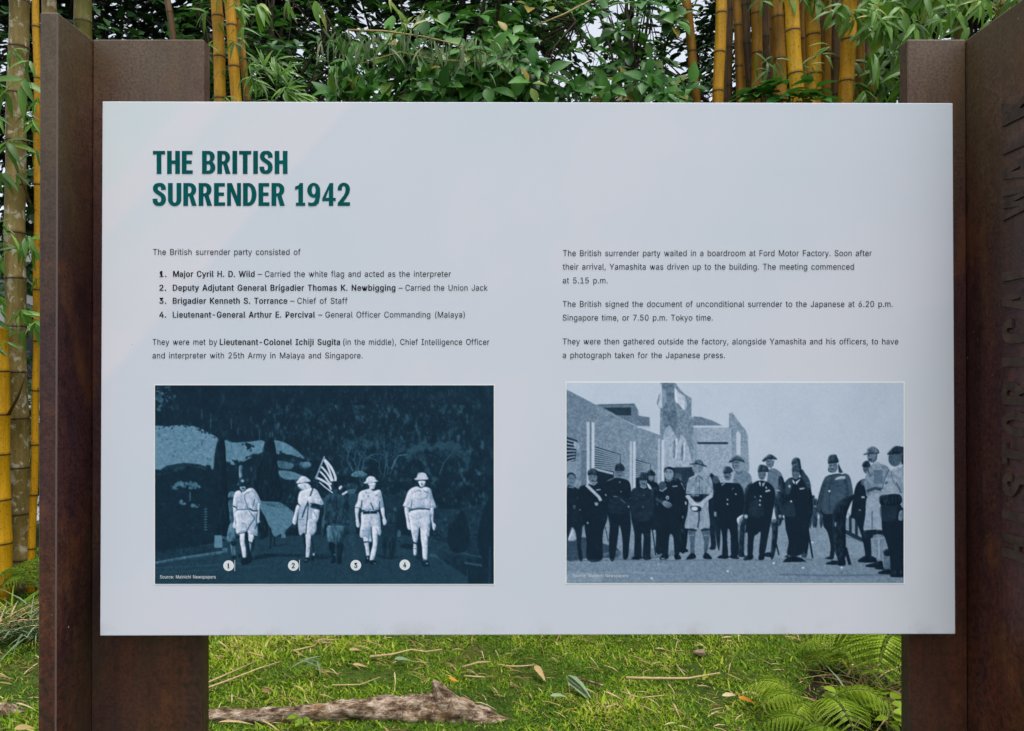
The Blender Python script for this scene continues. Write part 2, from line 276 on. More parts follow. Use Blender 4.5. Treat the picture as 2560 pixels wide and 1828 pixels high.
GLYPHS = {
 'R(': '137|45,122,50,162,66,221,80,255,88,270,118,270,95,214,81,157,76,103,80,57,94,8,118,-48,88,-48,75,-23,64,2,56,27,49,53,46,78',
 'R)': '137|19,-48,43,9,57,58,61,103,56,157,41,214,19,270,48,270,64,239,82,182,90,142,92,103,91,78,87,52,81,27,72,1,48,-48',
 'R,': '94|19,-60,34,36,68,36,42,-60',
 'R.': '94|42,-1,31,4,26,15,26,27,31,37,42,43,54,43,64,37,70,27,70,15,64,4,54,-1',
 'R0': '227|113,-3,95,-2,79,3,65,12,53,24,42,39,34,57,29,77,25,101,24,127,25,153,29,177,35,197,43,215,53,230,65,242,79,251,95,256,113,258,131,256,147,251,161,242,174,230,184,215,192,197,198,177,201,153,203,127,201,101,198,77,192,57,184,39,174,24,162,12,147,3,131,-2;113,25,125,26,136,30,145,37,153,46,160,58,169,88,172,127,169,166,160,197,153,208,145,218,136,224,125,228,113,230,101,228,91,224,82,218,73,208,67,197,58,166,55,127,58,88,67,58,73,46,82,37,91,30,101,26',
 'R1': '227|38,0,38,27,195,27,195,0|138,254,138,0,106,0,106,224,43,179,43,213,99,254',
 'R2': '227|32,0,32,24,147,149,158,170,160,186,157,202,149,215,137,224,121,229,102,229,86,224,74,213,66,199,64,181,33,181,34,196,37,209,43,221,51,232,60,241,72,248,84,253,98,257,127,257,141,254,153,248,164,241,173,233,181,223,186,211,189,199,190,177,185,159,168,129,133,90,76,30,76,28,195,28,195,0',
 'R3': '227|94,-2,66,5,54,11,44,19,35,29,28,40,24,52,22,66,55,66,59,50,69,38,83,30,100,25,119,26,138,30,152,40,161,54,165,72,162,90,153,105,137,117,115,123,78,124,78,150,144,224,144,226,35,226,35,254,186,254,186,230,106,139,106,144,124,145,140,143,154,138,167,131,177,122,185,111,192,99,195,86,196,72,195,58,191,45,185,33,177,22,166,13,154,6,141,1,125,-2',
 'R4': '227|20,53,20,79,123,254,155,254,54,81,207,81,207,53|141,0,141,159,171,159,171,0',
 'R5': '227|111,-3,82,1,59,12,41,30,35,41,32,53,30,65,61,65,65,51,74,39,87,30,102,26,120,26,138,32,152,44,161,61,164,81,161,101,151,119,137,131,119,138,92,137,69,127,64,123,34,126,48,254,183,254,183,226,75,226,67,151,89,162,115,167,137,164,156,156,172,143,185,125,193,105,195,82,194,66,191,51,184,38,176,26,166,16,154,8,141,1,126,-2',
 'R6': '227|113,-3,98,-2,84,1,71,7,60,15,50,25,42,37,36,51,33,65,33,93,40,119,56,151,126,254,161,254,75,131,73,131,87,148,104,155,117,157,132,156,146,153,158,147,169,140,178,131,185,120,190,107,193,94,194,79,193,63,190,49,184,36,176,25,166,15,155,7,142,1,128,-2;123,25,139,31,152,43,161,59,164,79,161,98,152,114,139,126,123,132,104,132,87,126,74,114,65,99,62,79,65,59,74,43,87,31,104,25',
 'R7': '227|48,0,162,226,31,226,31,254,195,254,195,224,82,0',
 'R:': '94|42,-1,31,4,26,15,26,27,31,37,42,43,54,43,64,37,70,27,70,15,64,4,54,-1|42,136,31,142,26,152,26,164,31,174,42,180,54,180,64,174,70,164,70,152,64,142,54,136',
 'RA': '240|8,0,101,254,138,254,231,0,198,0,173,71,67,71,42,0;77,99,163,99,120,222',
 'RB': '228|30,0,30,254,137,253,152,250,164,245,175,239,184,230,190,221,198,199,198,177,193,160,184,148,165,136,157,133,157,131,174,127,189,117,201,102,208,81,208,56,200,33,193,24,184,16,172,9,158,4,142,1;62,29,140,30,154,34,165,40,172,48,176,58,177,77,171,92,160,104,144,113,124,115,62,115;62,143,128,143,144,148,157,157,165,170,168,186,167,197,163,206,156,214,147,221,135,225,62,226',
 'RC': '255|113,-2,93,4,75,12,59,25,46,40,35,58,27,78,22,101,20,127,22,153,27,176,35,197,46,215,59,230,75,242,93,251,113,256,146,257,170,252,191,242,210,228,224,209,234,187,236,174,204,174,195,197,179,214,158,224,134,228,119,227,105,223,92,216,80,207,71,196,62,182,57,166,53,148,52,127,53,107,57,88,63,72,71,59,80,47,92,38,105,32,119,28,142,27,165,33,185,45,199,64,204,80,236,80,229,56,217,36,201,19,181,7,159,-1,146,-3',
 'RF': '205|30,0,30,254,185,254,185,226,62,226,62,139,173,139,173,111,62,111,62,0',
 'RG': '260|134,-3,113,-2,93,4,75,13,59,25,45,40,35,58,27,78,22,102,20,127,22,153,27,176,35,197,45,215,59,230,74,242,92,251,112,256,146,257,170,252,192,242,210,227,225,208,234,186,237,174,204,174,194,197,178,213,158,224,133,228,118,227,104,223,92,216,80,207,70,196,62,182,57,166,53,148,52,127,53,107,57,88,63,72,71,59,81,47,92,38,105,32,119,28,134,26,161,31,172,36,183,43,191,51,198,62,203,74,206,87,207,101,217,100,141,100,141,128,239,128,237,80,233,62,225,45,215,31,203,19,188,9,172,2,154,-2',
 'RI': '150|16,0,16,29,59,29,59,226,16,226,16,254,135,254,135,226,91,226,91,29,135,29,135,0',
 'RJ': '198|93,-3,71,-1,53,5,38,16,26,31,19,50,17,86,49,86,50,58,54,47,61,37,70,30,80,26,93,25,105,26,115,30,124,37,131,47,135,58,136,73,136,254,168,254,168,73,166,50,159,31,147,16,132,5,113,-1',
 'RM': '314|30,0,30,254,72,254,157,44,242,254,284,254,284,0,254,0,254,200,171,0,143,0,60,200,60,0',
 'RN': '262|30,0,30,254,68,254,181,75,207,27,202,27,199,97,199,254,232,254,232,0,193,0,74,191,54,226,60,227,62,145,62,0',
 'RO': '267|133,-3,112,-2,93,4,75,12,59,25,46,40,35,58,27,78,22,101,20,127,22,153,27,176,35,197,46,215,59,230,75,242,93,251,112,256,133,258,155,256,174,251,192,242,208,230,221,215,232,197,240,176,245,153,247,127,245,101,240,78,232,58,221,40,208,25,192,12,174,4,155,-2;133,26,148,28,162,32,175,38,186,47,196,58,204,72,210,88,214,106,215,127,214,148,210,166,204,182,196,196,186,207,175,216,162,223,148,227,133,228,119,227,105,223,92,216,81,207,71,196,63,182,57,166,53,148,52,127,53,106,57,88,63,72,71,58,81,47,92,38,105,32,119,28',
 'RS': '223|94,-3,78,0,64,5,51,11,41,20,32,30,25,42,21,54,19,68,52,68,57,51,68,38,83,29,102,25,123,25,143,30,159,40,169,53,173,70,170,84,161,94,132,108,72,126,56,135,43,145,34,156,28,170,26,186,27,200,31,213,37,224,46,234,57,242,69,249,83,254,114,258,145,254,158,249,170,242,180,234,189,224,195,213,199,202,200,189,169,189,166,201,160,211,151,219,140,225,127,228,102,229,84,224,70,215,61,203,58,188,61,173,71,162,106,147,164,128,186,113,197,99,203,80,203,56,199,43,193,32,185,21,174,13,162,5,147,0,130,-3',
 'RT': '224|16,226,16,254,208,254,208,226,128,226,128,0,96,0,96,226',
 'RU': '259|129,-4,110,-3,93,1,77,8,63,17,52,27,42,40,36,54,31,70,30,87,30,254,62,254,63,77,70,57,84,40,104,29,129,26,155,29,175,40,188,57,195,77,196,254,229,254,229,87,227,70,223,54,216,40,207,27,195,17,182,8,166,1,149,-3',
 'RY': '236|102,0,102,104,8,254,46,254,116,137,125,115,112,115,126,146,191,254,228,254,134,104,134,0',
 'Ra': '195|68,-4,47,2,30,14,19,32,15,54,18,73,26,87,39,97,63,105,133,117,137,123,136,142,130,153,120,161,106,165,82,164,63,154,50,137,20,146,32,165,48,179,66,188,104,192,128,187,143,180,156,168,165,150,168,126,168,0,138,0,138,26,136,26,121,8,100,-2,90,-4;96,23,114,29,127,40,135,54,138,69,138,95,130,91,67,79,52,70,47,59,46,46,51,36,65,26,78,23',
 'Rb': '212|104,-3,86,2,69,16,59,29,56,29,56,0,26,0,26,254,57,254,57,160,59,160,73,178,86,186,103,192,130,191,144,187,156,180,168,171,177,160,185,146,191,131,194,113,195,94,194,75,191,58,185,42,177,29,168,17,157,8,144,1,130,-3;121,24,131,28,147,40,158,58,163,82,163,108,158,131,147,149,131,161,121,164,99,164,89,161,73,149,62,131,57,108,57,81,63,58,73,39,89,27,99,24',
 'Rc': '198|87,-3,72,1,58,8,46,17,36,29,28,43,22,58,18,75,17,94,18,113,22,130,28,146,36,159,46,171,58,180,72,187,87,191,113,192,138,186,159,173,174,154,181,138,151,131,139,152,121,162,104,165,92,164,81,161,73,155,59,139,51,118,48,94,51,70,59,49,73,33,81,28,92,24,116,24,135,33,148,49,152,59,181,51,171,28,153,11,130,0,113,-4',
 'Rd': '212|82,-3,68,1,56,8,44,17,35,29,27,42,22,58,18,75,17,94,18,113,22,131,27,146,35,160,45,171,56,180,69,187,83,191,109,192,126,186,144,173,153,160,155,160,155,254,186,254,186,0,156,0,156,29,153,29,139,11,126,2,109,-3;113,24,123,27,139,39,150,58,155,81,155,108,150,131,139,149,123,161,102,165,91,164,81,161,72,156,59,140,51,120,48,95,51,70,59,48,73,33,81,28,91,24',
 'Re': '202|88,-3,73,1,58,8,46,17,36,29,28,42,22,58,18,75,17,93,18,112,22,129,28,145,36,159,46,170,58,180,71,187,86,191,113,192,133,187,151,177,167,162,179,141,185,113,186,85,37,85,37,110,169,110,155,101,152,124,144,143,131,157,113,164,92,164,73,157,59,143,51,125,48,105,49,75,55,53,67,37,85,26,106,23,127,26,143,36,153,53,182,45,174,27,160,13,141,2,119,-3',
 'Rf': '127|114,190,114,164,3,164,3,190|40,0,41,226,48,243,60,255,76,262,111,263,121,260,114,234,97,237,82,234,74,225,71,209,71,0',
 'Rg': '213|90,-75,67,-70,49,-61,30,-42,25,-35,51,-20,65,-37,85,-47,103,-49,118,-47,130,-44,141,-38,149,-29,154,-17,156,-3,156,34,153,34,139,16,126,8,109,3,83,4,69,7,56,13,45,22,35,32,28,45,22,60,18,77,17,96,18,114,22,131,27,147,35,160,45,171,56,180,69,187,83,191,109,192,127,186,144,173,154,159,157,159,157,190,186,190,186,-4,185,-20,181,-33,175,-45,167,-54,157,-62,132,-72,118,-74;113,30,132,38,145,51,153,71,156,96,153,121,145,141,132,156,123,161,102,165,91,164,81,161,65,149,54,131,49,109,49,84,54,61,65,44,81,33,91,30',
 'Rh': '205|57,0,26,0,26,254,57,254,57,144,51,144,58,159,66,172,76,181,87,187,100,191,126,191,148,184,157,178,164,170,170,160,175,149,179,120,179,0,148,0,148,118,147,131,143,143,136,152,128,159,117,163,96,164,80,159,68,148,60,133,58,124',
 'Ri': '83|26,0,26,190,57,190,57,0|36,222,27,227,21,236,21,247,27,256,36,261,47,261,57,256,62,247,62,236,57,227,47,222',
 'Rk': '190|55,68,55,106,60,106,142,190,180,190,92,100,89,100|26,0,26,254,57,254,57,0|147,0,74,93,96,114,186,0',
 'Rl': '95|56,0,45,4,37,10,31,19,27,29,26,42,26,254,57,254,58,35,63,28,73,26,85,27,90,1,81,0',
 'Rm': '305|26,0,26,190,56,190,56,148,54,148,61,166,72,179,86,188,102,193,123,192,134,187,144,180,151,171,157,160,160,147,156,147,163,164,175,178,190,187,208,192,229,192,249,186,264,173,275,154,278,128,278,0,248,0,248,127,247,139,243,149,236,156,219,164,201,165,187,160,177,151,170,139,168,124,168,0,137,0,136,140,132,148,126,156,119,161,110,164,92,165,79,160,67,151,60,137,57,119,57,0',
 'Rn': '205|57,0,26,0,26,190,56,190,56,144,51,144,58,159,66,172,76,181,87,187,100,191,126,191,147,184,156,178,170,160,175,149,179,120,179,0,148,0,148,118,147,131,143,143,136,152,128,159,117,163,96,164,80,159,68,148,60,133,58,124',
 'Ro': '208|104,-4,87,-3,72,1,58,8,46,17,36,29,28,43,22,58,18,75,17,94,18,113,22,130,28,146,36,159,46,171,58,180,72,187,87,191,104,192,120,191,136,187,149,180,161,171,171,159,180,146,186,130,189,113,191,94,189,75,186,58,180,43,171,29,161,17,149,8,136,1,120,-3;116,24,126,28,135,33,149,49,157,70,160,94,157,118,149,139,135,155,126,161,116,164,92,164,81,161,73,155,59,139,51,118,48,94,51,70,59,49,73,33,81,28,92,24',
 'Rp': '212|26,-71,26,190,56,190,56,160,59,160,73,178,86,186,103,192,130,191,144,187,156,180,168,171,177,160,185,146,191,131,194,113,195,94,194,75,191,58,185,42,177,29,168,17,157,8,144,1,130,-3,104,-3,86,2,69,16,59,29,57,29,57,-71;121,24,131,28,147,40,158,58,163,82,163,108,158,131,147,149,131,161,121,164,99,164,89,161,73,149,62,131,57,108,57,81,63,58,73,39,89,27,99,24',
 'Rr': '130|26,0,26,190,56,190,56,160,58,160,68,177,85,188,107,192,122,192,122,161,95,162,80,157,67,148,60,135,57,118,57,0',
 'Rs': '182|78,-3,56,2,38,12,25,27,18,47,47,53,50,44,55,36,62,30,80,24,103,24,113,26,122,31,129,37,133,44,133,58,127,68,115,75,59,90,46,96,36,104,29,113,25,124,23,137,27,157,39,173,58,185,81,191,106,192,127,186,143,176,155,162,162,145,134,139,127,152,114,163,105,165,83,165,65,158,59,153,56,146,55,132,62,122,76,114,131,100,143,93,153,86,160,76,164,66,166,53,165,43,161,33,149,16,130,3,105,-3',
 'Rt': '114|102,190,102,164,3,164,3,190|32,236,63,236,64,41,68,31,78,26,101,27,107,1,84,-2,69,-1,56,4,46,11,38,20,34,32,32,46',
 'Ru': '205|79,-2,57,5,48,12,41,20,35,29,30,41,26,69,26,190,57,190,57,72,58,58,62,47,68,37,77,31,88,26,109,26,125,31,137,41,145,57,148,76,148,190,179,190,179,0,149,0,149,46,154,46,147,30,139,18,129,8,117,2,105,-1',
 'Rv': '195|81,0,9,190,42,190,93,43,103,10,92,10,112,78,152,190,186,190,113,0',
 'Rw': '284|69,0,11,190,44,190,77,68,88,21,82,21,103,107,126,190,158,190,191,68,201,21,196,21,217,107,240,190,272,190,215,0,184,0,138,169,145,169,124,86,99,0',
 'Ry': '195|24,-69,31,-43,52,-44,61,-41,69,-32,81,-1,9,190,42,190,93,43,103,10,92,10,112,78,153,190,186,190,98,-38,83,-59,70,-68,54,-72,32,-72',
 'R–': '175|175,122,175,94,0,94,0,122',
 'B-': '242|178,125,178,91,47,91,47,125',
 'B.': '109|39,-4,24,2,16,14,16,27,24,39,39,46,56,46,71,39,80,27,80,14,71,2,56,-4',
 'B1': '242|28,-3,28,30,205,30,205,-3|148,257,148,-3,96,-3,96,221,108,221,33,173,33,215,96,257',
 'B2': '242|22,-3,22,25,110,116,139,151,148,171,150,194,145,208,137,218,126,225,112,227,97,224,86,217,78,205,74,190,73,178,22,178,24,196,28,210,34,223,43,234,54,243,67,251,81,256,96,260,129,260,144,256,158,251,170,244,180,235,189,224,195,212,199,200,200,177,195,158,176,127,86,29,86,31,205,31,205,-3',
 'B3': '242|93,-5,62,2,49,9,37,17,27,27,19,38,14,51,10,69,63,69,71,45,80,36,93,30,118,29,133,33,145,42,152,55,155,72,152,89,145,103,133,114,114,120,68,121,68,151,134,225,134,223,25,223,25,257,196,257,196,229,96,131,96,147,124,148,142,146,158,141,172,133,184,124,194,113,201,100,205,87,207,72,205,58,201,44,194,31,184,20,172,11,159,4,143,-2,127,-5',
 'B4': '242|10,50,10,80,118,257,173,257,64,82,64,84,217,84,217,50|131,-3,131,162,181,162,181,-3',
 'BA': '255|-6,-3,92,257,148,257,246,-3,190,-3,170,55,70,55,50,-3;86,102,154,102,120,205',
 'BB': '243|20,-3,20,257,138,256,155,253,169,248,181,241,191,232,199,222,205,211,208,200,208,176,202,159,191,146,168,133,187,125,203,112,215,93,219,68,218,55,214,43,209,32,200,22,190,13,176,6,161,1,143,-2;72,32,139,33,151,36,158,42,163,50,167,58,167,76,163,90,154,102,141,110,124,112,72,112;72,146,127,146,140,151,150,159,156,171,158,186,154,205,149,212,143,218,133,222,72,223',
 'BC': '270|111,-5,89,1,70,10,52,22,38,38,26,56,17,77,12,101,10,127,12,153,17,177,26,198,38,216,52,232,70,244,89,253,111,259,147,260,173,255,197,245,217,230,233,211,249,171,197,171,182,202,167,216,148,223,134,225,120,224,108,220,97,214,87,205,79,194,72,181,66,165,63,147,62,127,63,107,66,89,72,74,79,60,87,49,97,41,108,34,121,31,148,31,167,39,182,53,197,83,249,83,239,55,225,34,207,17,186,4,161,-4,147,-6',
 'BD': '266|110,-3,38,-3,38,32,125,33,141,37,154,43,165,52,173,63,180,76,185,91,188,108,189,147,185,164,180,179,174,192,165,203,155,211,142,218,128,222,37,223,37,257,113,257,138,256,161,250,181,242,199,230,214,215,226,197,234,176,239,153,241,128,239,102,234,79,226,58,214,40,199,25,180,13,159,4,135,-1|72,257,72,-3,20,-3,20,257',
 'BE': '224|20,-3,20,257,196,257,196,223,72,223,72,146,188,146,188,111,72,111,72,32,198,32,198,-3',
 'BG': '275|134,-6,111,-5,89,1,69,10,52,22,37,38,26,56,17,78,12,101,10,127,12,153,17,177,26,198,37,216,52,232,69,244,89,253,110,259,132,261,160,258,186,250,208,237,226,220,239,199,250,171,197,171,181,201,167,215,148,223,133,225,120,224,108,220,97,214,87,205,79,194,72,181,66,165,63,147,62,127,63,107,66,89,72,74,79,60,87,49,97,41,109,35,121,31,134,29,158,33,176,45,189,63,196,87,198,105,219,102,131,97,131,131,249,131,247,80,242,61,234,44,223,29,209,17,193,7,175,-1,155,-5',
 'BH': '273|20,-3,20,257,72,257,72,147,186,147,186,257,238,257,238,-3,186,-3,186,113,72,113,72,-3',
 'BI': '165|6,-3,6,32,49,32,49,223,6,223,6,257,145,257,145,223,101,223,101,32,145,32,145,-3',
 'BK': '248|42,65,42,109,98,174,177,257,247,257,120,135,118,135|20,-3,20,257,72,257,72,-3|181,-3,81,130,115,160,244,-3',
 'BL': '211|20,-3,20,257,72,257,72,32,191,32,191,-3',
 'BM': '329|20,-3,20,257,86,257,164,78,242,257,308,257,308,-3,258,-3,258,165,184,-3,144,-3,70,165,70,-3',
 'BN': '277|20,-3,20,257,74,257,222,25,193,23,189,97,189,257,242,257,242,-3,188,-3,80,164,65,189,38,228,69,230,72,145,72,-3',
 'BO': '282|133,-6,111,-5,89,1,70,10,53,22,38,38,26,56,17,77,12,101,10,127,12,153,17,177,26,198,38,216,53,232,70,244,89,253,111,259,133,261,156,259,178,253,197,244,214,232,229,216,241,198,250,177,255,153,257,127,255,101,250,77,241,56,229,38,214,22,197,10,178,1,156,-5;133,29,146,31,158,34,169,41,179,49,188,60,195,73,201,89,204,107,205,127,204,147,201,165,195,181,188,194,179,205,169,214,158,220,146,224,133,225,121,224,109,220,97,214,88,205,79,194,72,181,66,165,63,147,62,127,63,107,66,89,72,73,79,60,88,49,97,41,109,34,121,31',
 'BP': '237|20,-3,20,257,137,256,155,252,171,246,184,238,195,228,204,216,210,203,213,189,214,174,213,159,210,145,204,131,195,119,184,109,171,101,155,95,137,91,45,90,45,124,127,125,144,131,154,141,160,156,162,183,158,199,150,212,136,220,116,223,72,223,72,-3',
 'BR': '239|20,-3,20,257,138,256,155,253,171,247,184,239,196,229,204,218,210,205,214,191,215,176,214,161,210,147,204,134,195,123,184,114,171,106,155,100,138,97,38,96,38,131,128,131,145,136,155,145,160,159,162,185,158,201,150,213,137,220,116,223,72,223,72,-3|171,-3,98,118,157,118,231,-3',
 'BS': '238|93,-6,76,-3,60,2,46,9,34,18,24,28,16,40,8,71,61,71,66,52,74,40,87,32,112,28,131,30,146,37,157,48,162,62,161,82,155,92,136,103,68,124,51,132,36,142,25,155,18,170,16,186,17,201,22,214,29,226,39,236,51,245,65,252,80,257,114,261,147,257,162,252,176,245,187,236,197,226,204,215,209,202,212,186,161,186,152,209,145,216,136,222,125,225,103,226,88,221,76,213,70,201,68,188,70,174,77,164,109,150,168,131,193,115,206,100,213,81,214,69,213,55,209,42,202,30,192,19,180,10,166,3,150,-3,132,-6',
 'BT': '239|6,223,6,257,218,257,218,223,138,223,138,-3,86,-3,86,223',
 'BW': '358|70,-3,-5,257,49,257,111,17,82,17,102,99,145,257,198,257,261,17,232,17,252,99,294,257,348,257,273,-3,220,-3,166,195,156,240,187,240,169,161,123,-3',
 'Ba': '210|67,-6,43,0,23,12,15,21,10,31,6,42,6,65,9,74,19,89,34,99,60,108,125,119,128,128,124,147,115,158,105,162,84,161,69,152,55,133,6,144,24,167,42,182,64,191,97,195,131,190,148,183,164,170,175,151,178,126,178,-3,128,-3,128,23,142,23,142,20,127,5,111,-2,91,-7;94,26,109,32,119,42,127,62,128,89,71,76,59,68,56,52,59,38,69,29,79,26',
 'Bb': '227|102,-6,82,-1,61,14,54,26,66,26,66,-3,16,-3,16,257,67,257,67,163,54,163,61,175,81,189,102,195,132,194,147,190,162,183,175,173,185,162,194,148,200,132,204,114,205,94,204,75,200,57,194,41,186,27,175,15,162,6,148,-2,132,-6;119,27,134,35,144,50,152,70,154,95,152,119,145,139,134,153,119,161,101,161,87,154,76,140,69,120,66,95,69,69,76,49,87,35,101,27',
 'Bc': '213|85,-6,68,-1,53,6,39,15,28,27,19,41,12,57,8,75,7,94,8,113,12,131,19,147,28,161,39,173,53,182,68,190,85,194,114,195,142,189,166,175,183,155,194,136,145,127,129,153,114,161,94,161,86,158,73,146,64,128,59,106,59,82,64,60,73,42,86,30,94,27,118,29,135,42,145,62,194,53,179,26,159,8,133,-3,114,-7',
 'Bd': '227|81,-6,65,-2,50,6,37,15,27,27,18,41,12,57,8,75,7,94,8,114,12,132,18,148,27,162,38,173,50,183,65,190,81,194,110,195,131,189,151,175,158,163,145,163,145,257,196,257,196,-3,146,-3,146,26,158,26,151,14,131,-1,110,-6;111,27,126,35,136,49,143,69,146,95,143,120,136,140,126,154,111,161,93,161,85,158,72,147,64,130,59,107,59,82,64,59,73,42,85,30,93,27',
 'Be': '217|87,-6,69,-1,53,6,39,15,28,27,19,41,12,57,8,74,7,93,8,112,12,130,19,146,27,160,39,172,52,182,67,189,84,194,114,195,136,190,157,180,175,164,188,142,195,114,196,82,27,82,27,113,169,113,146,96,142,123,136,142,126,154,112,161,93,161,79,154,68,141,60,125,58,105,59,76,64,54,74,39,88,29,113,26,128,32,139,43,147,56,196,48,182,26,166,10,145,-1,120,-6',
 'Bg': '228|89,-78,64,-73,43,-63,27,-51,11,-34,53,-16,76,-38,87,-44,103,-46,116,-44,126,-41,135,-35,141,-27,144,-16,146,31,158,31,151,19,130,5,110,0,81,1,66,4,51,11,38,19,27,30,19,44,12,59,8,76,7,96,8,115,12,132,18,148,27,162,38,173,51,183,65,190,81,194,110,195,131,189,152,175,159,162,147,162,147,193,196,193,196,-5,195,-20,191,-35,183,-47,174,-57,162,-65,135,-75,119,-77;112,33,126,40,137,53,144,72,146,96,144,120,137,140,126,154,112,161,93,161,79,153,68,139,61,120,58,96,61,73,68,54,78,40,93,33',
 'Bh': '220|67,-3,16,-3,16,257,67,257,67,141,36,141,58,174,70,183,84,190,98,194,128,194,152,187,163,180,172,172,179,162,185,150,188,136,189,-3,138,-3,137,131,134,141,129,150,123,156,115,160,98,161,85,156,76,146,69,132,67,123',
 'Bi': '98|16,-3,16,193,67,193,67,-3|34,219,20,225,12,235,12,248,20,258,34,264,50,264,64,258,72,248,72,235,64,225,50,219',
 'Bj': '98|16,193,67,193,66,-26,60,-46,54,-55,37,-67,15,-74,-15,-74,-15,-40,7,-40,12,-34,16,-14|34,219,20,225,11,235,11,248,20,258,34,264,50,264,64,258,72,248,72,235,64,225,50,219',
 'Bl': '110|54,-3,41,1,30,8,22,17,18,29,16,42,16,257,67,257,70,29,93,31,102,-1,82,-3',
 'Bm': '320|16,-3,16,193,66,193,66,145,40,145,52,167,66,181,82,191,100,195,125,195,139,190,151,183,160,173,174,144,142,144,155,166,168,180,186,190,207,195,231,195,253,189,263,183,272,175,279,166,284,155,287,142,288,-3,238,-3,237,139,234,148,230,154,217,161,203,162,192,157,182,144,178,123,178,-3,127,-3,126,139,120,153,114,158,108,161,94,162,84,157,75,149,69,136,67,119,67,-3',
 'Bn': '220|67,-3,16,-3,16,193,66,193,66,141,36,141,58,174,70,183,84,190,98,194,128,194,152,187,163,180,172,172,179,162,184,150,188,136,189,-3,138,-3,137,131,134,141,129,150,123,156,115,160,98,161,85,156,76,146,69,132,67,123',
 'Bo': '223|104,-7,85,-6,68,-1,53,6,39,15,28,27,19,41,12,57,8,75,7,94,8,113,12,131,19,147,28,161,39,173,53,182,68,190,85,194,104,195,122,194,139,190,155,182,168,173,180,161,189,147,195,131,199,113,201,94,199,75,195,57,189,41,180,27,168,15,155,6,139,-1,122,-6;114,27,122,30,135,42,144,60,149,82,149,106,144,128,135,146,122,158,114,161,94,161,86,158,73,146,64,128,59,106,59,82,64,60,73,42,86,30,94,27',
 'Bp': '227|16,-74,16,193,66,193,66,163,54,163,61,175,81,189,102,195,132,194,147,190,162,183,175,173,185,162,194,148,200,132,204,114,205,94,204,75,200,57,194,41,186,27,175,15,162,6,148,-2,132,-6,102,-6,82,-1,61,14,54,26,67,26,67,-74;119,27,134,35,144,50,152,70,154,95,152,119,145,139,134,153,119,161,101,161,87,154,76,140,69,120,66,95,69,69,76,49,87,35,101,27',
 'Br': '145|16,-3,16,193,66,193,66,163,51,163,54,171,61,179,71,186,82,191,106,195,132,195,132,158,96,159,84,155,75,146,69,134,67,118,67,-3',
 'Bs': '197|77,-6,52,-1,32,10,16,26,5,49,53,57,63,38,74,29,91,26,110,29,116,34,123,45,122,62,116,69,103,75,55,87,41,94,29,102,20,112,15,124,13,137,15,148,18,158,24,168,42,182,66,192,94,195,120,192,141,184,157,172,175,143,128,135,115,156,110,160,94,163,77,160,67,151,64,139,66,128,73,120,88,114,134,103,149,96,160,88,169,78,174,66,176,53,174,42,171,31,164,22,146,6,121,-4,106,-6',
 'Bt': '129|112,193,112,161,-7,161,-7,193|22,239,73,239,76,33,80,29,109,30,118,-1,84,-5,67,-4,52,1,39,8,30,19,24,32,22,46',
 'Bu': '220|77,-5,53,3,42,9,33,18,26,28,20,40,17,54,16,193,67,193,68,59,71,48,76,40,82,33,90,29,107,29,120,34,129,43,136,58,138,76,138,193,189,193,189,-3,139,-3,139,49,169,49,146,16,134,6,121,0,107,-4',
 'Bv': '210|74,-3,-6,193,49,193,116,7,79,7,103,78,145,193,200,193,120,-3',
 'Bw': '299|61,-3,-2,193,51,193,100,18,70,18,93,108,118,193,166,193,214,18,183,18,207,108,232,193,286,193,222,-3,177,-3,126,172,158,172,107,-3',
 'By': '210|11,-71,23,-39,50,-42,58,-35,66,-17,71,-1,-6,193,49,193,116,7,79,7,103,78,146,193,200,193,107,-40,96,-55,82,-67,65,-73,46,-76',
 'N1': '242|23,-4,23,32,210,32,210,-4|153,259,153,-4,91,-4,91,220,110,220,28,170,28,216,94,259',
 'N2': '242|17,-4,17,26,106,117,135,151,144,172,145,194,138,212,130,220,119,225,105,225,93,220,86,211,79,190,78,176,17,176,19,196,23,211,30,223,40,235,51,244,64,252,79,258,95,261,112,262,129,261,145,258,160,252,173,245,184,236,193,225,200,213,204,200,205,176,200,157,180,127,91,28,91,33,210,33,210,-4',
 'N3': '242|92,-7,60,1,46,7,34,16,23,26,15,38,9,51,4,70,67,70,75,46,83,37,94,31,117,30,131,35,141,43,147,56,149,81,145,96,137,108,123,116,100,119,63,119,63,151,129,226,129,222,20,222,20,259,201,259,201,229,91,127,91,149,124,149,143,147,160,142,175,134,188,125,198,114,206,101,210,87,212,72,210,57,205,43,198,31,188,19,175,10,161,2,145,-3,127,-7',
 'N4': '242|5,48,5,80,115,259,182,259,69,82,69,86,222,86,222,48|126,-4,126,163,186,163,186,-4',
}
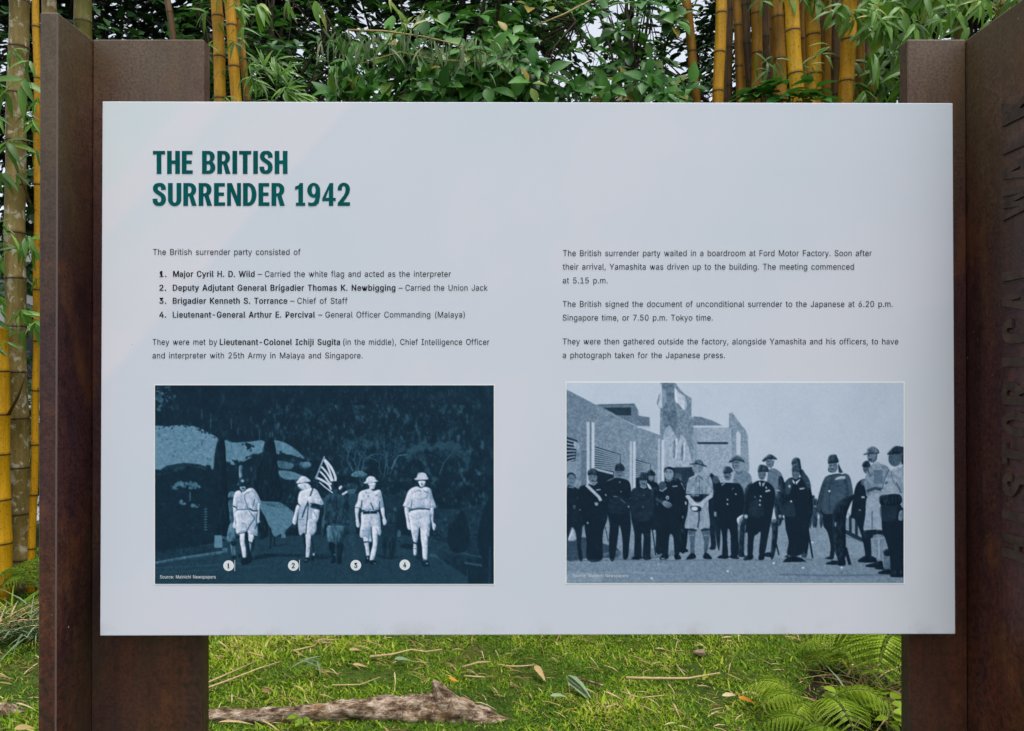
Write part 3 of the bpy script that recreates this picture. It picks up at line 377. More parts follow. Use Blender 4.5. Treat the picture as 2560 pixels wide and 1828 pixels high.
# ---------------------------------------------------------------- printed pictures (painted by code)
class Picture:
    """A small greyscale painter; coordinates are board pixels, levels 0..1."""
    def __init__(self, x0, y0, w, h, seed, S=1.2):
        self.x0, self.y0, self.S = x0, y0, S
        self.W, self.H = int(round(w * S)), int(round(h * S))
        self.a = np.zeros((self.H, self.W))
        self.rng = np.random.default_rng(seed)
    def noise(self, cx, cy, octaves=3):
        out = np.zeros((self.H, self.W)); amp = 1.0; tot = 0
        for _ in range(octaves):
            nx, ny = max(2, int(self.W / cx) + 2), max(2, int(self.H / cy) + 2)
            g = self.rng.random((ny, nx))
            xs = np.linspace(0, nx - 1.001, self.W); ys = np.linspace(0, ny - 1.001, self.H)
            xi, yi = xs.astype(int), ys.astype(int)
            fx, fy = xs - xi, ys - yi
            fx = fx * fx * (3 - 2 * fx); fy = fy * fy * (3 - 2 * fy)
            r0 = g[yi][:, xi] * (1 - fx) + g[yi][:, xi + 1] * fx
            r1 = g[yi + 1][:, xi] * (1 - fx) + g[yi + 1][:, xi + 1] * fx
            out += amp * (r0 * (1 - fy)[:, None] + r1 * fy[:, None]); tot += amp
            amp *= .6; cx *= .5; cy *= .5
            if cx < 1 or cy < 1: break
        return out / tot
    def tr(self, pts, z):
        p = np.array(pts, float)
        zx, zy, s = z
        p = p * s + np.array([zx, zy])
        return (p - np.array([self.x0, self.y0])) * self.S
    def smooth(self, p, n=4, closed=True):
        m = len(p)
        if m < 4: return p
        out = []
        for i in range(m if closed else m - 1):
            if closed: a, b, c, d = p[i - 1], p[i], p[(i + 1) % m], p[(i + 2) % m]
            else: a, b, c, d = p[max(i - 1, 0)], p[i], p[i + 1], p[min(i + 2, m - 1)]
            for k in range(n):
                t = k / n
                out.append(.5 * (2 * b + (c - a) * t + (2 * a - 5 * b + 4 * c - d) * t * t + (3 * b - a - 3 * c + d) * t ** 3))
        if not closed: out.append(p[-1])
        return np.array(out)
    def mask(self, p, soft=1.0):
        x0 = max(int(p[:, 0].min()) - 3, 0); x1 = min(int(p[:, 0].max()) + 4, self.W)
        y0 = max(int(p[:, 1].min()) - 3, 0); y1 = min(int(p[:, 1].max()) + 4, self.H)
        if x1 <= x0 or y1 <= y0: return None
        acc = np.zeros((y1 - y0, x1 - x0))
        for oy in (.25, .75):
            for ox in (.25, .75):
                X, Y = np.meshgrid(np.arange(x0, x1) + ox, np.arange(y0, y1) + oy)
                ins = np.zeros(X.shape, bool)
                q = np.roll(p, -1, 0)
                for (ax, ay), (bx, by) in zip(p, q):
                    if ay == by: continue
                    c = (ay > Y) != (by > Y)
                    ins ^= c & (X < (bx - ax) * (Y - ay) / (by - ay) + ax)
                acc += ins
        acc /= 4
        if soft: acc = blur(acc, soft * .5)
        return acc, (slice(y0, y1), slice(x0, x1))
    def poly(self, z, pts, L, o=1.0, sm=True, tex=None, soft=1.0):
        p = self.tr(pts, z)
        if sm: p = self.smooth(p)
        r = self.mask(p, soft)
        if r is None: return
        m, s = r
        cloth = tex is None and sm
        if tex is None: tex = max(.11 * L, .022) if sm else 0
        v = L
        if tex: v = L + tex * (self.noise(*(self.rng.uniform(5, 13, 2) if sm else (4.5, 4.5)), 3)[s] - .5) * (3 if sm else 2.0)
        if cloth and min(m.shape) > 9:
            k = max(2, min(7, min(m.shape) // 9)); b = blur(np.pad(m, k), k * .6)
            lt = b[k + k // 2: b.shape[0] - k + k // 2, 2 * k:] - b[k - k // 2: b.shape[0] - k - k // 2, : -2 * k]
            lt = b[k:-k, 2 * k:] - b[k:-k, :-2 * k] + .6 * (b[2 * k:, k:-k] - b[:-2 * k, k:-k])
            f = self.noise(self.rng.uniform(3, 5), self.rng.uniform(11, 20), 2)[s] - .5
            v = v + (.28 * L + .045) * lt + (.20 * L if L > .4 else .34 * L + .20) * f * np.clip(b[k:-k, k:-k] * 1.6 - .5, 0, 1)
            v = np.clip(v, .02, 1)
        self.a[s] = self.a[s] * (1 - m * o) + v * m * o
    def line(self, z, pts, w, L, o=1.0, sm=True, w2=None):
        p = self.tr(pts, z); w = w * z[2] * self.S / 2; w2 = w if w2 is None else w2 * z[2] * self.S / 2
        if sm: p = self.smooth(p, closed=False)
        d = np.gradient(p, axis=0); d /= np.linalg.norm(d, axis=1)[:, None] + 1e-9
        nrm = np.stack([-d[:, 1], d[:, 0]], 1)
        ww = np.linspace(w, w2, len(p))[:, None]
        r = self.mask(np.vstack([p + nrm * ww, (p - nrm * ww)[::-1]]), .8)
        if r is None: return
        m, s = r
        self.a[s] = self.a[s] * (1 - m * o) + L * m * o
    def ell(self, z, cx, cy, rx, ry, L, o=1.0, rot=0, tex=0):
        t = np.linspace(0, 2 * math.pi, 20, endpoint=False)
        x, y = np.cos(t) * rx, np.sin(t) * ry
        c, s = math.cos(rot), math.sin(rot)
        self.poly(z, np.stack([cx + x * c - y * s, cy + x * s + y * c], 1), L, o, False, tex)
    def specks(self, z, box, n, size, L, o=.6):
        for _ in range(n):
            x = self.rng.uniform(box[0], box[2]); y = self.rng.uniform(box[1], box[3])
            k = size * self.rng.uniform(.5, 1.4)
            self.ell(z, x, y, k, k * self.rng.uniform(.5, 1.2), L * self.rng.uniform(.7, 1.2), o, self.rng.uniform(0, 3))
    def fuzz(self, z, pts, n, size, L, o=.8):
        """a ragged leafy edge along a line"""
        p = np.array(pts, float)
        for _ in range(n):
            i = self.rng.integers(0, len(p) - 1); t = self.rng.random()
            c = p[i] * (1 - t) + p[i + 1] * t + self.rng.normal(0, size * .6, 2)
            self.ell(z, c[0], c[1], size * self.rng.uniform(.3, 1), size * self.rng.uniform(.3, .8), L, o, self.rng.uniform(0, 3))

def blur(a, s):
    if s <= 0: return a
    r = max(1, int(math.ceil(s * 2.5)))
    k = np.exp(-.5 * (np.arange(-r, r + 1) / s) ** 2); k /= k.sum()
    b = np.pad(a, r, mode='edge')
    b = sum(k[i] * b[i:i + a.shape[0], :] for i in range(2 * r + 1))
    return sum(k[i] * b[:, i:i + a.shape[1]] for i in range(2 * r + 1))

def tone(g, stops):
    xs = [s[0] for s in stops]
    rgb = np.stack([np.interp(g, xs, [s[1][c] / 255 for s in stops]) for c in range(3)], -1)
    return rgb

def paint_march():
    P = Picture(388, 963.5, 846, 496, 5)
    A = (370, 940, .3326); B = (800, 940, .3326)
    F1 = (540, 1150, .17241); F2 = (700, 1130, .18467); F3 = (850, 1150, .17241)
    n1, n2, n3 = P.noise(26, 26, 4), P.noise(9, 16, 3), P.noise(4, 4, 2)
    P.a[:] = .075 + .10 * (n1 - .45) + .16 * np.clip(n2 - .52, 0, 1) + .05 * (n3 - .5)
    yy, xx = np.mgrid[0:P.H, 0:P.W]
    U = xx / P.W; V = yy / P.H
    P.a += .09 * np.clip((n2 - .47) * 3, 0, 1) * ((U > .28) & (U < .97) & (V > .1) & (V < .62)) * (n1 > .44)
    P.a[:] = P.a + .05 * np.clip(U - .55, 0, 1) * (V < .45)
    P.specks(A, (60, 80, 210, 270), 30, 9, .34, .7)
    P.specks(A, (60, 100, 120, 260), 10, 14, .36, .6)
    for x, y0, y1 in ((475, 280, 400), (405, 250, 330), (625, 320, 400), (838, 425, 600), (935, 420, 490), (915, 425, 480), (678, 390, 440)):
        P.line(A, [(x, y0), (x + P.rng.uniform(-6, 6), y1)], 7, .27, .8, False)
    for _ in range(70):                       # pale trunks and twigs of the wooded slope
        x = P.rng.uniform(1000, 2000); y = P.rng.uniform(90, 620); h = P.rng.uniform(14, 60)
        P.line(A, [(x, y), (x + P.rng.uniform(-8, 8), y + h)], P.rng.uniform(3, 7), .2, .6, False)
    P.specks(A, (900, 100, 2350, 900), 700, 6, .20, .45)
    P.specks(A, (300, 90, 2350, 850), 380, 7, .06, .6)
    for _ in range(420):                      # fine branches and trunks
        x = P.rng.uniform(900, 2370); y = P.rng.uniform(80, 900); a = P.rng.normal(-1.57, .5); h = P.rng.uniform(14, 55)
        P.line(A, [(x, y), (x + math.cos(a) * h * .5 + P.rng.normal(0, 4), y + math.sin(a) * h * .5), (x + math.cos(a) * h, y + math.sin(a) * h)], P.rng.uniform(2.5, 5), P.rng.uniform(.14, .27), .6)
    for _ in range(160):
        x = P.rng.uniform(80, 900); y = P.rng.uniform(90, 390); h = P.rng.uniform(10, 40)
        P.line(A, [(x, y), (x + P.rng.normal(0, 6), y + h)], P.rng.uniform(2.5, 5), P.rng.uniform(.11, .18), .6, False)
    # pale bare slopes
    P.poly(A, [(40, 404), (150, 380), (260, 370), (370, 385), (450, 425), (525, 470), (530, 540), (500, 690), (430, 705), (330, 690), (240, 715), (40, 727)], .44, 1, True, .05)
    P.poly(A, [(575, 490), (640, 502), (760, 496), (875, 492), (868, 600), (800, 606), (700, 650), (590, 662)], .42, 1, True, .07)
    P.poly(A, [(940, 490), (1020, 500), (1090, 540), (1150, 592), (1165, 622), (1060, 590), (965, 585)], .40, 1, True, .05)
    P.poly(A, [(970, 640), (1040, 645), (1095, 670), (1060, 700), (985, 690)], .36, .8, True, .08)
    P.poly(A, [(1140, 650), (1215, 650), (1225, 680), (1170, 690)], .36, .8)
    P.poly(A, [(975, 712), (1060, 715), (1150, 745), (1160, 770), (1040, 778), (985, 745)], .42, .9, True, .06)
    P.specks(A, (80, 400, 480, 660), 60, 9, .33, .5)
    P.line(A, [(100, 480), (200, 470), (290, 500)], 8, .3, .5)
    P.line(A, [(300, 590), (360, 540), (420, 480)], 8, .3, .5)
    P.fuzz(A, [(40, 400), (150, 378), (260, 368), (370, 385), (450, 425), (530, 470)], 40, 11, .1)
    P.fuzz(A, [(40, 728), (240, 716), (330, 690), (500, 690), (590, 660), (700, 650), (800, 608), (870, 600)], 90, 20, .07)
    P.fuzz(A, [(730, 520), (790, 540)], 14, 18, .09)
    P.fuzz(A, [(980, 590), (1060, 610), (1160, 640)], 25, 16, .09)
    # dark cypresses
    P.poly(A, [(520, 500), (550, 470), (580, 510), (590, 700), (612, 1180), (540, 1205), (470, 1190), (490, 800), (498, 620)], .055)
    P.poly(A, [(880, 490), (915, 462), (950, 500), (968, 640), (985, 760), (1000, 930), (780, 960), (780, 760), (850, 620), (866, 540)], .05)
    P.poly(A, [(60, 730), (480, 705), (520, 1180), (300, 1240), (60, 1300)], .075, .8, True, .035)
    P.specks(A, (60, 800, 460, 1250), 120, 9, .14, .5)
    for bx, by, k in ((250, 810, 34), (360, 820, 36), (265, 950, 26), (350, 965, 24), (200, 840, 20)):
        P.fuzz(A, [(bx - k, by), (bx + k, by + 10)], 12, k * .55, .38, .7)
    for k in range(9):
        P.line(A, [(424, 1002 + k * 19), (446, 998 + k * 19)], 7, .38, .8, False)
    P.line(A, [(318, 870), (318, 940)], 8, .36, .7, False)
    # road
    P.poly(A, [(40, 1330), (300, 1290), (560, 1240), (700, 1215), (1200, 1195), (1800, 1180), (2100, 1215), (2400, 1300), (2400, 1600), (40, 1600)], .165, 1, False, .025)
    P.poly(A, [(40, 1395), (300, 1350), (560, 1312), (600, 1316), (560, 1335), (300, 1372), (40, 1412)], .31, .8)
    P.poly(A, [(40, 1320), (300, 1285), (520, 1270), (560, 1300), (300, 1345), (40, 1390)], .13, .8, True, .05)
    P.line(A, [(60, 1440), (400, 1420), (700, 1405)], 8, .25, .5)
    P.line(A, [(60, 1478), (500, 1450), (900, 1420)], 8, .24, .4)
    P.line(B, [(820, 1340), (1000, 1372), (1200, 1415)], 22, .27, .7)
    P.poly(B, [(870, 1320), (1310, 1420), (1310, 1560), (1180, 1540), (1000, 1440)], .1, .8, True, .04)
    P.poly(B, [(560, 1210), (960, 1200), (1310, 1230), (1310, 1400), (1000, 1350), (820, 1330), (600, 1280)], .15, .6, True, .05)
    P.poly(B, [(600, 1255), (700, 1262), (800, 1275), (790, 1300), (610, 1288)], .06, .8)
    P.line(B, [(1000, 1310), (1120, 1340), (1230, 1360)], 10, .3, .5)
    P.line(B, [(1080, 1400), (1210, 1420)], 14, .3, .6)
    # trees at the right
    def twig(z, x, y, a, l, w, L, d):
        if d == 0 or l < 12: return
        m = (x + math.cos(a) * l * .5 + P.rng.normal(0, l * .07), y + math.sin(a) * l * .5)
        e = (x + math.cos(a + P.rng.normal(0, .15)) * l, y + math.sin(a) * l)
        P.line(z, [(x, y), m, e], w, L, .75, True, w * .6)
        for _ in range(P.rng.integers(2, 4)): twig(z, *e, a + P.rng.normal(0, .55), l * P.rng.uniform(.55, .8), max(w * .7, 3), L * .93, d - 1)
    def tree(z, bx, by, spread, n, L):
        for i in range(n): twig(z, bx + (i - n / 2) * 20, by, -math.pi / 2 + (i / max(n - 1, 1) - .5) * .7, spread * .42, 9, L, 5)
    P.fuzz(B, [(170, 520), (280, 470), (380, 520)], 40, 26, .2, .5)
    tree(B, 285, 720, 200, 4, .33)
    tree(B, 500, 740, 230, 4, .28)
    P.line(B, [(530, 700), (580, 600), (650, 590)], 10, .36, .8)
    P.poly(B, [(230, 745), (260, 720), (310, 715), (350, 740), (330, 755), (260, 760)], .38, .8)
    P.fuzz(B, [(650, 580), (760, 530), (900, 515), (1020, 545), (1100, 600)], 90, 30, .21, .55)
    P.fuzz(B, [(700, 600), (900, 580), (1060, 610)], 50, 20, .17, .5)
    P.line(B, [(890, 740), (930, 640), (980, 590)], 10, .24, .8); P.line(B, [(830, 750), (790, 670), (740, 620)], 9, .22, .8)
    P.poly(B, [(850, 1010), (1000, 1000), (1200, 960), (1310, 930), (1310, 1180), (900, 1200)], .17, .6, True, .05)
    P.specks(B, (850, 940, 1300, 1200), 90, 10, .23, .4)
    P.poly(B, [(1060, 1010), (1100, 1090), (1120, 1200), (1090, 1310), (1000, 1320), (955, 1250), (960, 1130), (1010, 1080)], .08, 1, True, .03)
    P.poly(B, [(1240, 960), (1310, 930), (1310, 1450), (1240, 1420), (1180, 1260), (1200, 1080)], .07, .9, True, .03)
    P.line(B, [(1270, 1280), (1270, 1560)], 18, .16, .8, False)
    P.ell(B, 590, 1180, 14, 28, .3, .8)
    # small roadside shapes at the left
    P.poly(F1, [(-20, 1085), (90, 1085), (95, 1265), (-25, 1265)], .4, 1, False)
    P.poly(F1, [(100, 1100), (220, 1120), (230, 1180), (120, 1150)], .3, .7)
    P.ell(F1, 130, 1290, 40, 22, .36, .8)
    # sheet-like pale load behind the first man
    P.poly(F1, [(600, 575), (700, 598), (910, 606), (1010, 660), (1125, 755), (1112, 915), (1000, 1020), (1008, 1122), (948, 1122), (942, 1062), (840, 1120), (790, 1000), (742, 900), (690, 790), (640, 700)], .37, 1, False, .025)
    P.poly(F1, [(620, 590), (720, 605), (900, 612), (1010, 668), (900, 690), (760, 660)], .30, .8)
    P.poly(F1, [(610, 780), (680, 780), (735, 900), (740, 1100), (600, 1120)], .06)
    P.poly(F1, [(760, 990), (800, 1000), (800, 1250), (765, 1255)], .09); P.poly(F1, [(820, 1110), (855, 1110), (845, 1235), (825, 1235)], .08)
    P.poly(F1, [(800, 1230), (1000, 1205), (1030, 1220), (850, 1245)], .1, .8)
    P.poly(F1, [(500, 1420), (700, 1350), (1160, 1355), (1200, 1378), (800, 1400), (560, 1440)], .08, .8)
    P.poly(F2, [(75, 1070), (200, 980), (260, 1080), (240, 1115), (80, 1115)], .06)
    P.poly(F2, [(-100, 1370), (250, 1380), (320, 1400), (60, 1410)], .09, .8)
    P.poly(F2, [(380, 1390), (560, 1370), (700, 1400), (600, 1440), (480, 1430)], .1, .8)
    # man half hidden behind the first
    P.poly(F1, [(175, 520), (200, 465), (255, 455), (280, 490), (260, 530), (190, 545)], .33)
    P.poly(F1, [(180, 610), (250, 590), (260, 900), (210, 910), (195, 760)], .24)
    P.poly(F1, [(200, 930), (290, 930), (300, 1110), (240, 1180), (160, 1150)], .33)
    P.poly(F1, [(210, 1180), (285, 1180), (285, 1390), (240, 1390)], .3); P.poly(F1, [(215, 1170), (290, 1170), (280, 1240), (225, 1230)], .09)
    P.poly(F1, [(225, 1400), (250, 1370), (290, 1390), (290, 1420), (220, 1432)], .07); P.ell(F1, 350, 1380, 36, 28, .08)
    # first man
    P.poly(F1, [(340, 260), (335, 110), (350, 82), (382, 90), (378, 180), (380, 260)], .40)
    P.poly(F1, [(315, 350), (330, 280), (380, 238), (440, 250), (485, 300), (482, 355), (440, 380), (350, 385)], .1)
    P.ell(F1, 384, 300, 26, 24, .55, .8); P.ell(F1, 384, 302, 10, 10, .85, .9)
    P.poly(F1, [(300, 352), (345, 342), (345, 360), (305, 362)], .3); P.ell(F1, 462, 290, 14, 30, .28, .6)
    P.poly(F1, [(350, 385), (420, 380), (430, 420), (400, 448), (360, 430)], .6); P.ell(F1, 395, 412, 22, 11, .1)
    P.poly(F1, [(350, 365), (430, 350), (435, 378), (355, 385)], .06)
    P.poly(F1, [(340, 440), (270, 480), (245, 650), (250, 690), (300, 690), (310, 720), (310, 740), (590, 745), (600, 650), (640, 640), (640, 580), (575, 450), (515, 405), (450, 425), (400, 460)], .74)
    P.poly(F1, [(250, 690), (300, 692), (285, 880), (295, 975), (270, 985), (245, 950), (262, 860)], .80)
    P.poly(F1, [(605, 640), (635, 640), (625, 840), (635, 890), (605, 915), (585, 900), (600, 800)], .78)
    P.poly(F1, [(300, 735), (590, 735), (590, 860), (600, 1080), (548, 1085), (470, 1095), (448, 1030), (410, 1050), (304, 1075), (292, 900)], .75)
    P.poly(F1, [(350, 1060), (415, 1055), (412, 1180), (432, 1290), (435, 1405), (395, 1408), (365, 1260), (350, 1180)], .84)
    P.poly(F1, [(470, 1090), (545, 1085), (540, 1170), (512, 1185), (475, 1165)], .8); P.poly(F1, [(478, 1185), (505, 1215), (500, 1320)], .6, 1, False)
    P.poly(F1, [(415, 1060), (462, 1040), (475, 1190), (495, 1330), (530, 1430), (500, 1480), (440, 1490), (436, 1300)], .06)
    P.poly(F1, [(370, 1420), (440, 1405), (500, 1440), (490, 1490), (400, 1512), (365, 1500)], .05)
    P.poly(F1, [(545, 1130), (560, 1200), (530, 1300), (510, 1320), (515, 1215)], .07)
    P.line(F1, [(300, 720), (450, 712), (470, 700)], 12, .2); P.line(F1, [(245, 665), (303, 690)], 18, .1)
    P.line(F1, [(300, 1072), (415, 1045)], 12, .1)
    P.line(F1, [(345, 430), (380, 475)], 14, .08); P.line(F1, [(485, 460), (420, 500), (418, 560), (460, 690), (520, 790), (560, 840)], 9, .22)
    P.line(F1, [(560, 840), (500, 930), (430, 1050)], 13, .14); P.line(F1, [(480, 700), (540, 735), (610, 735)], 22, .14)
    P.line(F1, [(300, 600), (310, 690)], 7, .3); P.line(F1, [(560, 560), (545, 640), (530, 680)], 12, .16)
    P.line(F1, [(370, 905), (430, 925), (440, 990)], 9, .3); P.line(F1, [(600, 760), (590, 860), (585, 940), (560, 1000)], 12, .14)
    P.line(F1, [(310, 610), (390, 605)], 6, .5); P.line(F1, [(420, 830), (480, 820)], 6, .6)
    P.line(F1, [(470, 460), (515, 462)], 6, .45)
    # second man with the flag
    P.poly(F2, [(560, 120), (596, 95), (660, 170), (720, 260), (752, 340), (755, 392), (700, 402), (690, 500), (712, 560), (600, 500), (490, 375), (520, 250)], .06, 1, False)
    for pts, w, w2 in (([(592, 100), (680, 200), (740, 330), (742, 392)], 34, 30), ([(592, 110), (650, 220), (690, 340), (708, 395)], 20, 34),
                       ([(555, 200), (620, 270), (670, 350), (690, 395)], 26, 22), ([(535, 262), (600, 330), (650, 400), (690, 440)], 22, 26),
                       ([(495, 350), (570, 385), (650, 440), (690, 510)], 30, 26), ([(525, 405), (610, 480), (710, 552)], 12, 16)):
        P.line(F2, pts, w, .86, 1, True, w2)
    P.line(F2, [(596, 60), (480, 360)], 18, .62, 1, False); P.line(F2, [(485, 360), (400, 600)], 18, .1, 1, False)
    P.ell(F2, 483, 348, 14, 20, .6)
    P.poly(F2, [(220, 420), (245, 375), (290, 330), (345, 335), (390, 370), (412, 398), (350, 412), (270, 425)], .82)
    P.line(F2, [(225, 428), (300, 425), (400, 405)], 10, .12)
    P.poly(F2, [(240, 440), (300, 425), (370, 425), (420, 480), (380, 530), (310, 515), (265, 495), (245, 470)], .80); P.line(F2, [(250, 470), (290, 510), (330, 520)], 9, .35)
    P.line(F2, [(330, 440), (345, 490)], 14, .6)
    P.poly(F2, [(275, 530), (340, 510), (420, 490), (490, 510), (545, 610), (582, 690), (560, 715), (440, 690), (400, 745), (270, 735), (240, 660), (250, 580)], .83)
    P.poly(F2, [(225, 720), (270, 735), (235, 850), (215, 960), (190, 980), (165, 935), (190, 840)], .82)
    P.poly(F2, [(275, 745), (400, 740), (520, 770), (525, 830), (500, 935), (465, 950), (490, 1020), (445, 1115), (360, 1115), (320, 1100), (260, 1115), (240, 960), (250, 830)], .68, 1, True, .06)
    P.poly(F2, [(370, 930), (470, 920), (490, 1020), (450, 1110), (365, 1115)], .76)
    P.poly(F2, [(440, 790), (520, 780), (520, 870), (495, 935), (440, 900)], .78)
    P.poly(F2, [(335, 1115), (410, 1115), (405, 1250), (385, 1420), (335, 1420), (350, 1260)], .82)
    P.poly(F2, [(290, 1110), (340, 1115), (345, 1400), (320, 1400), (318, 1250)], .08); P.poly(F2, [(410, 1150), (440, 1200), (455, 1380), (430, 1390)], .1)
    P.ell(F2, 450, 1380, 14, 22, .6)
    P.poly(F2, [(320, 1430), (385, 1420), (385, 1475), (325, 1490)], .07); P.ell(F2, 345, 1455, 22, 9, .35); P.poly(F2, [(400, 1400), (460, 1400), (450, 1460), (390, 1450)], .08)
    P.line(F2, [(445, 480), (380, 660), (330, 780), (295, 885)], 20, .12, 1, False); P.line(F2, [(380, 690), (365, 880), (345, 1110)], 14, .1, 1, False)
    P.line(F2, [(400, 690), (470, 700), (540, 715)], 12, .12); P.line(F2, [(410, 745), (520, 775)], 12, .12); P.line(F2, [(440, 790), (500, 880)], 8, .35)
    P.poly(F2, [(375, 610), (430, 600), (460, 650), (430, 690), (380, 670)], .86)
    P.line(F2, [(250, 910), (330, 915)], 9, .35); P.line(F2, [(280, 1000), (330, 980)], 9, .5); P.line(F2, [(230, 680), (270, 730)], 16, .12)
    # officer walking in the middle, seen dark
    P.poly(F2, [(690, 480), (700, 410), (750, 395), (790, 420), (795, 490), (760, 555), (710, 545)], .07); P.line(F2, [(705, 520), (785, 510)], 14, .17, .8)
    P.poly(F2, [(600, 620), (690, 560), (770, 560), (890, 590), (940, 680), (950, 940), (945, 1070), (890, 1050), (880, 990), (640, 990), (600, 1140), (560, 1120), (560, 930), (590, 820)], .165, 1)
    P.poly(F2, [(700, 580), (780, 570), (820, 640), (790, 730), (740, 640)], .19, .6)
    P.poly(F2, [(640, 990), (890, 990), (880, 1080), (800, 1250), (745, 1240), (700, 1230), (650, 1220)], .28, 1)
    P.poly(F2, [(650, 1215), (735, 1230), (730, 1340), (745, 1480), (680, 1490), (690, 1400), (665, 1330)], .06); P.poly(F2, [(770, 1230), (850, 1240), (830, 1380), (820, 1500), (760, 1490), (760, 1370)], .06)
    P.ell(F2, 730, 1385, 12, 8, .4); P.ell(F2, 695, 1490, 22, 10, .05); P.line(F2, [(870, 780), (880, 800)], 8, .4); P.ell(F2, 910, 935, 22, 18, .24)
    P.line(F2, [(880, 1100), (800, 1320)], 8, .08)
    P.line(F2, [(760, 600), (750, 980)], 9, .05); P.line(F2, [(640, 780), (720, 800)], 8, .2); P.line(F2, [(790, 790), (870, 770)], 8, .2); P.line(F2, [(620, 660), (610, 930)], 9, .06); P.line(F2, [(885, 660), (890, 940)], 9, .06); P.line(F2, [(650, 985), (880, 985)], 10, .06); P.line(F2, [(690, 590), (740, 640), (790, 590)], 9, .24); P.ell(F2, 745, 530, 34, 26, .2)
    P.poly(F2, [(790, 480), (825, 455), (838, 480), (800, 512)], .84); P.poly(F2, [(835, 565), (900, 525), (905, 548), (850, 580)], .84)
    # soldiers behind
    P.poly(F3, [(85, 420), (110, 350), (180, 335), (260, 370), (255, 430), (150, 445)], .16)
    P.poly(F3, [(110, 430), (240, 430), (220, 500), (160, 530), (115, 500)], .22)
    P.poly(F3, [(110, 520), (260, 500), (215, 700), (220, 1020), (215, 1420), (165, 1430), (160, 1200), (120, 1200), (130, 700)], .19, .9, True, .03)
    P.poly(F3, [(650, 470), (760, 500), (860, 500), (900, 560), (850, 680), (830, 760), (790, 1100), (770, 1400), (700, 1420), (690, 1150), (660, 1400), (620, 1380), (590, 1120), (590, 950), (680, 900), (640, 640)], .13, .95, True, .03)
    P.poly(F3, [(680, 780), (780, 770), (800, 900), (690, 910)], .18, .6); P.line(F3, [(690, 910), (790, 900)], 10, .07); P.line(F3, [(795, 900), (790, 1340)], 14, .09, 1, False)
    P.ell(F3, 785, 710, 24, 30, .27, .8); P.poly(F3, [(590, 410), (650, 380), (670, 430), (640, 500), (590, 490)], .15, .8)
    P.poly(F3, [(600, 1130), (680, 1130), (640, 1380), (620, 1380)], .08, .8); P.poly(F3, [(700, 1150), (770, 1130), (765, 1400), (700, 1400)], .08, .8)
    # third man
    P.poly(F3, [(335, 332), (365, 310), (385, 260), (430, 235), (490, 250), (515, 290), (548, 302), (500, 325), (400, 340)], .82)
    P.line(F3, [(350, 345), (430, 338), (520, 322)], 10, .12)
    P.poly(F3, [(380, 350), (500, 330), (498, 380), (480, 425), (440, 430), (400, 400)], .86); P.poly(F3, [(365, 350), (400, 350), (420, 400), (400, 420), (375, 390)], .1); P.line(F3, [(450, 425), (485, 435)], 16, .15)
    P.line(F3, [(455, 375), (490, 372)], 6, .55)
    P.poly(F3, [(380, 425), (430, 420), (480, 450), (560, 430), (590, 480), (625, 660), (620, 690), (575, 690), (540, 720), (320, 720), (290, 690), (210, 680), (245, 600), (275, 470)], .80)
    P.poly(F3, [(212, 690), (270, 690), (255, 820), (280, 940), (262, 975), (230, 950), (222, 850)], .84)
    P.poly(F3, [(580, 690), (630, 685), (640, 810), (668, 890), (650, 935), (620, 930), (605, 830)], .84)
    P.poly(F3, [(320, 740), (530, 740), (575, 860), (580, 980), (590, 1040), (565, 1090), (540, 1060), (520, 1000), (440, 970), (450, 1190), (415, 1195), (400, 1110), (285, 1110), (300, 900)], .77)
    P.poly(F3, [(350, 970), (420, 970), (415, 1190), (395, 1130), (290, 1110), (310, 980)], .62, .7)
    P.poly(F3, [(455, 970), (530, 980), (535, 1100), (525, 1250), (480, 1440), (425, 1450), (440, 1330), (470, 1200)], .85)
    P.poly(F3, [(335, 1110), (400, 1130), (405, 1200), (420, 1380), (380, 1390), (360, 1260), (340, 1200)], .78); P.line(F3, [(335, 1185), (410, 1180)], 20, .1)
    P.poly(F3, [(415, 1190), (455, 1190), (450, 1260), (425, 1370)], .06)
    P.poly(F3, [(370, 1390), (420, 1385), (410, 1470), (350, 1485)], .06); P.ell(F3, 392, 1415, 8, 18, .6); P.poly(F3, [(410, 1455), (480, 1440), (530, 1490), (510, 1508), (420, 1495)], .06); P.ell(F3, 500, 1492, 22, 7, .4)
    P.poly(F3, [(320, 738), (530, 735), (532, 775), (322, 782)], .07, 1, False); P.line(F3, [(430, 740), (430, 778)], 16, .3)
    P.line(F3, [(445, 640), (480, 720)], 16, .12); P.ell(F3, 440, 625, 10, 12, .15); P.line(F3, [(330, 715), (380, 745), (440, 710)], 9, .2)
    P.line(F3, [(310, 580), (300, 690), (280, 800), (270, 860)], 16, .14); P.line(F3, [(570, 600), (560, 690), (580, 760), (610, 850)], 14, .15)
    P.ell(F3, 400, 520, 10, 10, .2); P.ell(F3, 368, 468, 10, 7, .25); P.ell(F3, 520, 512, 16, 8, .35); P.line(F3, [(212, 685), (275, 690)], 9, .25); P.line(F3, [(570, 690), (625, 675)], 9, .25)
    P.line(F3, [(430, 880), (430, 980)], 6, .45); P.line(F3, [(300, 1010), (350, 1030)], 8, .4)
    # fourth man
    P.poly(F3, [(1065, 278), (1100, 255), (1120, 200), (1165, 183), (1225, 195), (1250, 240), (1268, 275), (1210, 285), (1110, 288)], .80, 1, True, .03)
    P.poly(F3, [(1095, 295), (1235, 290), (1240, 330), (1210, 400), (1150, 400), (1100, 350)], .08); P.poly(F3, [(1130, 308), (1225, 305), (1222, 345), (1200, 385), (1160, 385), (1135, 345)], .84)
    P.ell(F3, 1175, 348, 16, 14, .3); P.line(F3, [(1160, 370), (1195, 370)], 8, .4); P.line(F3, [(1175, 320), (1178, 342)], 7, .55)
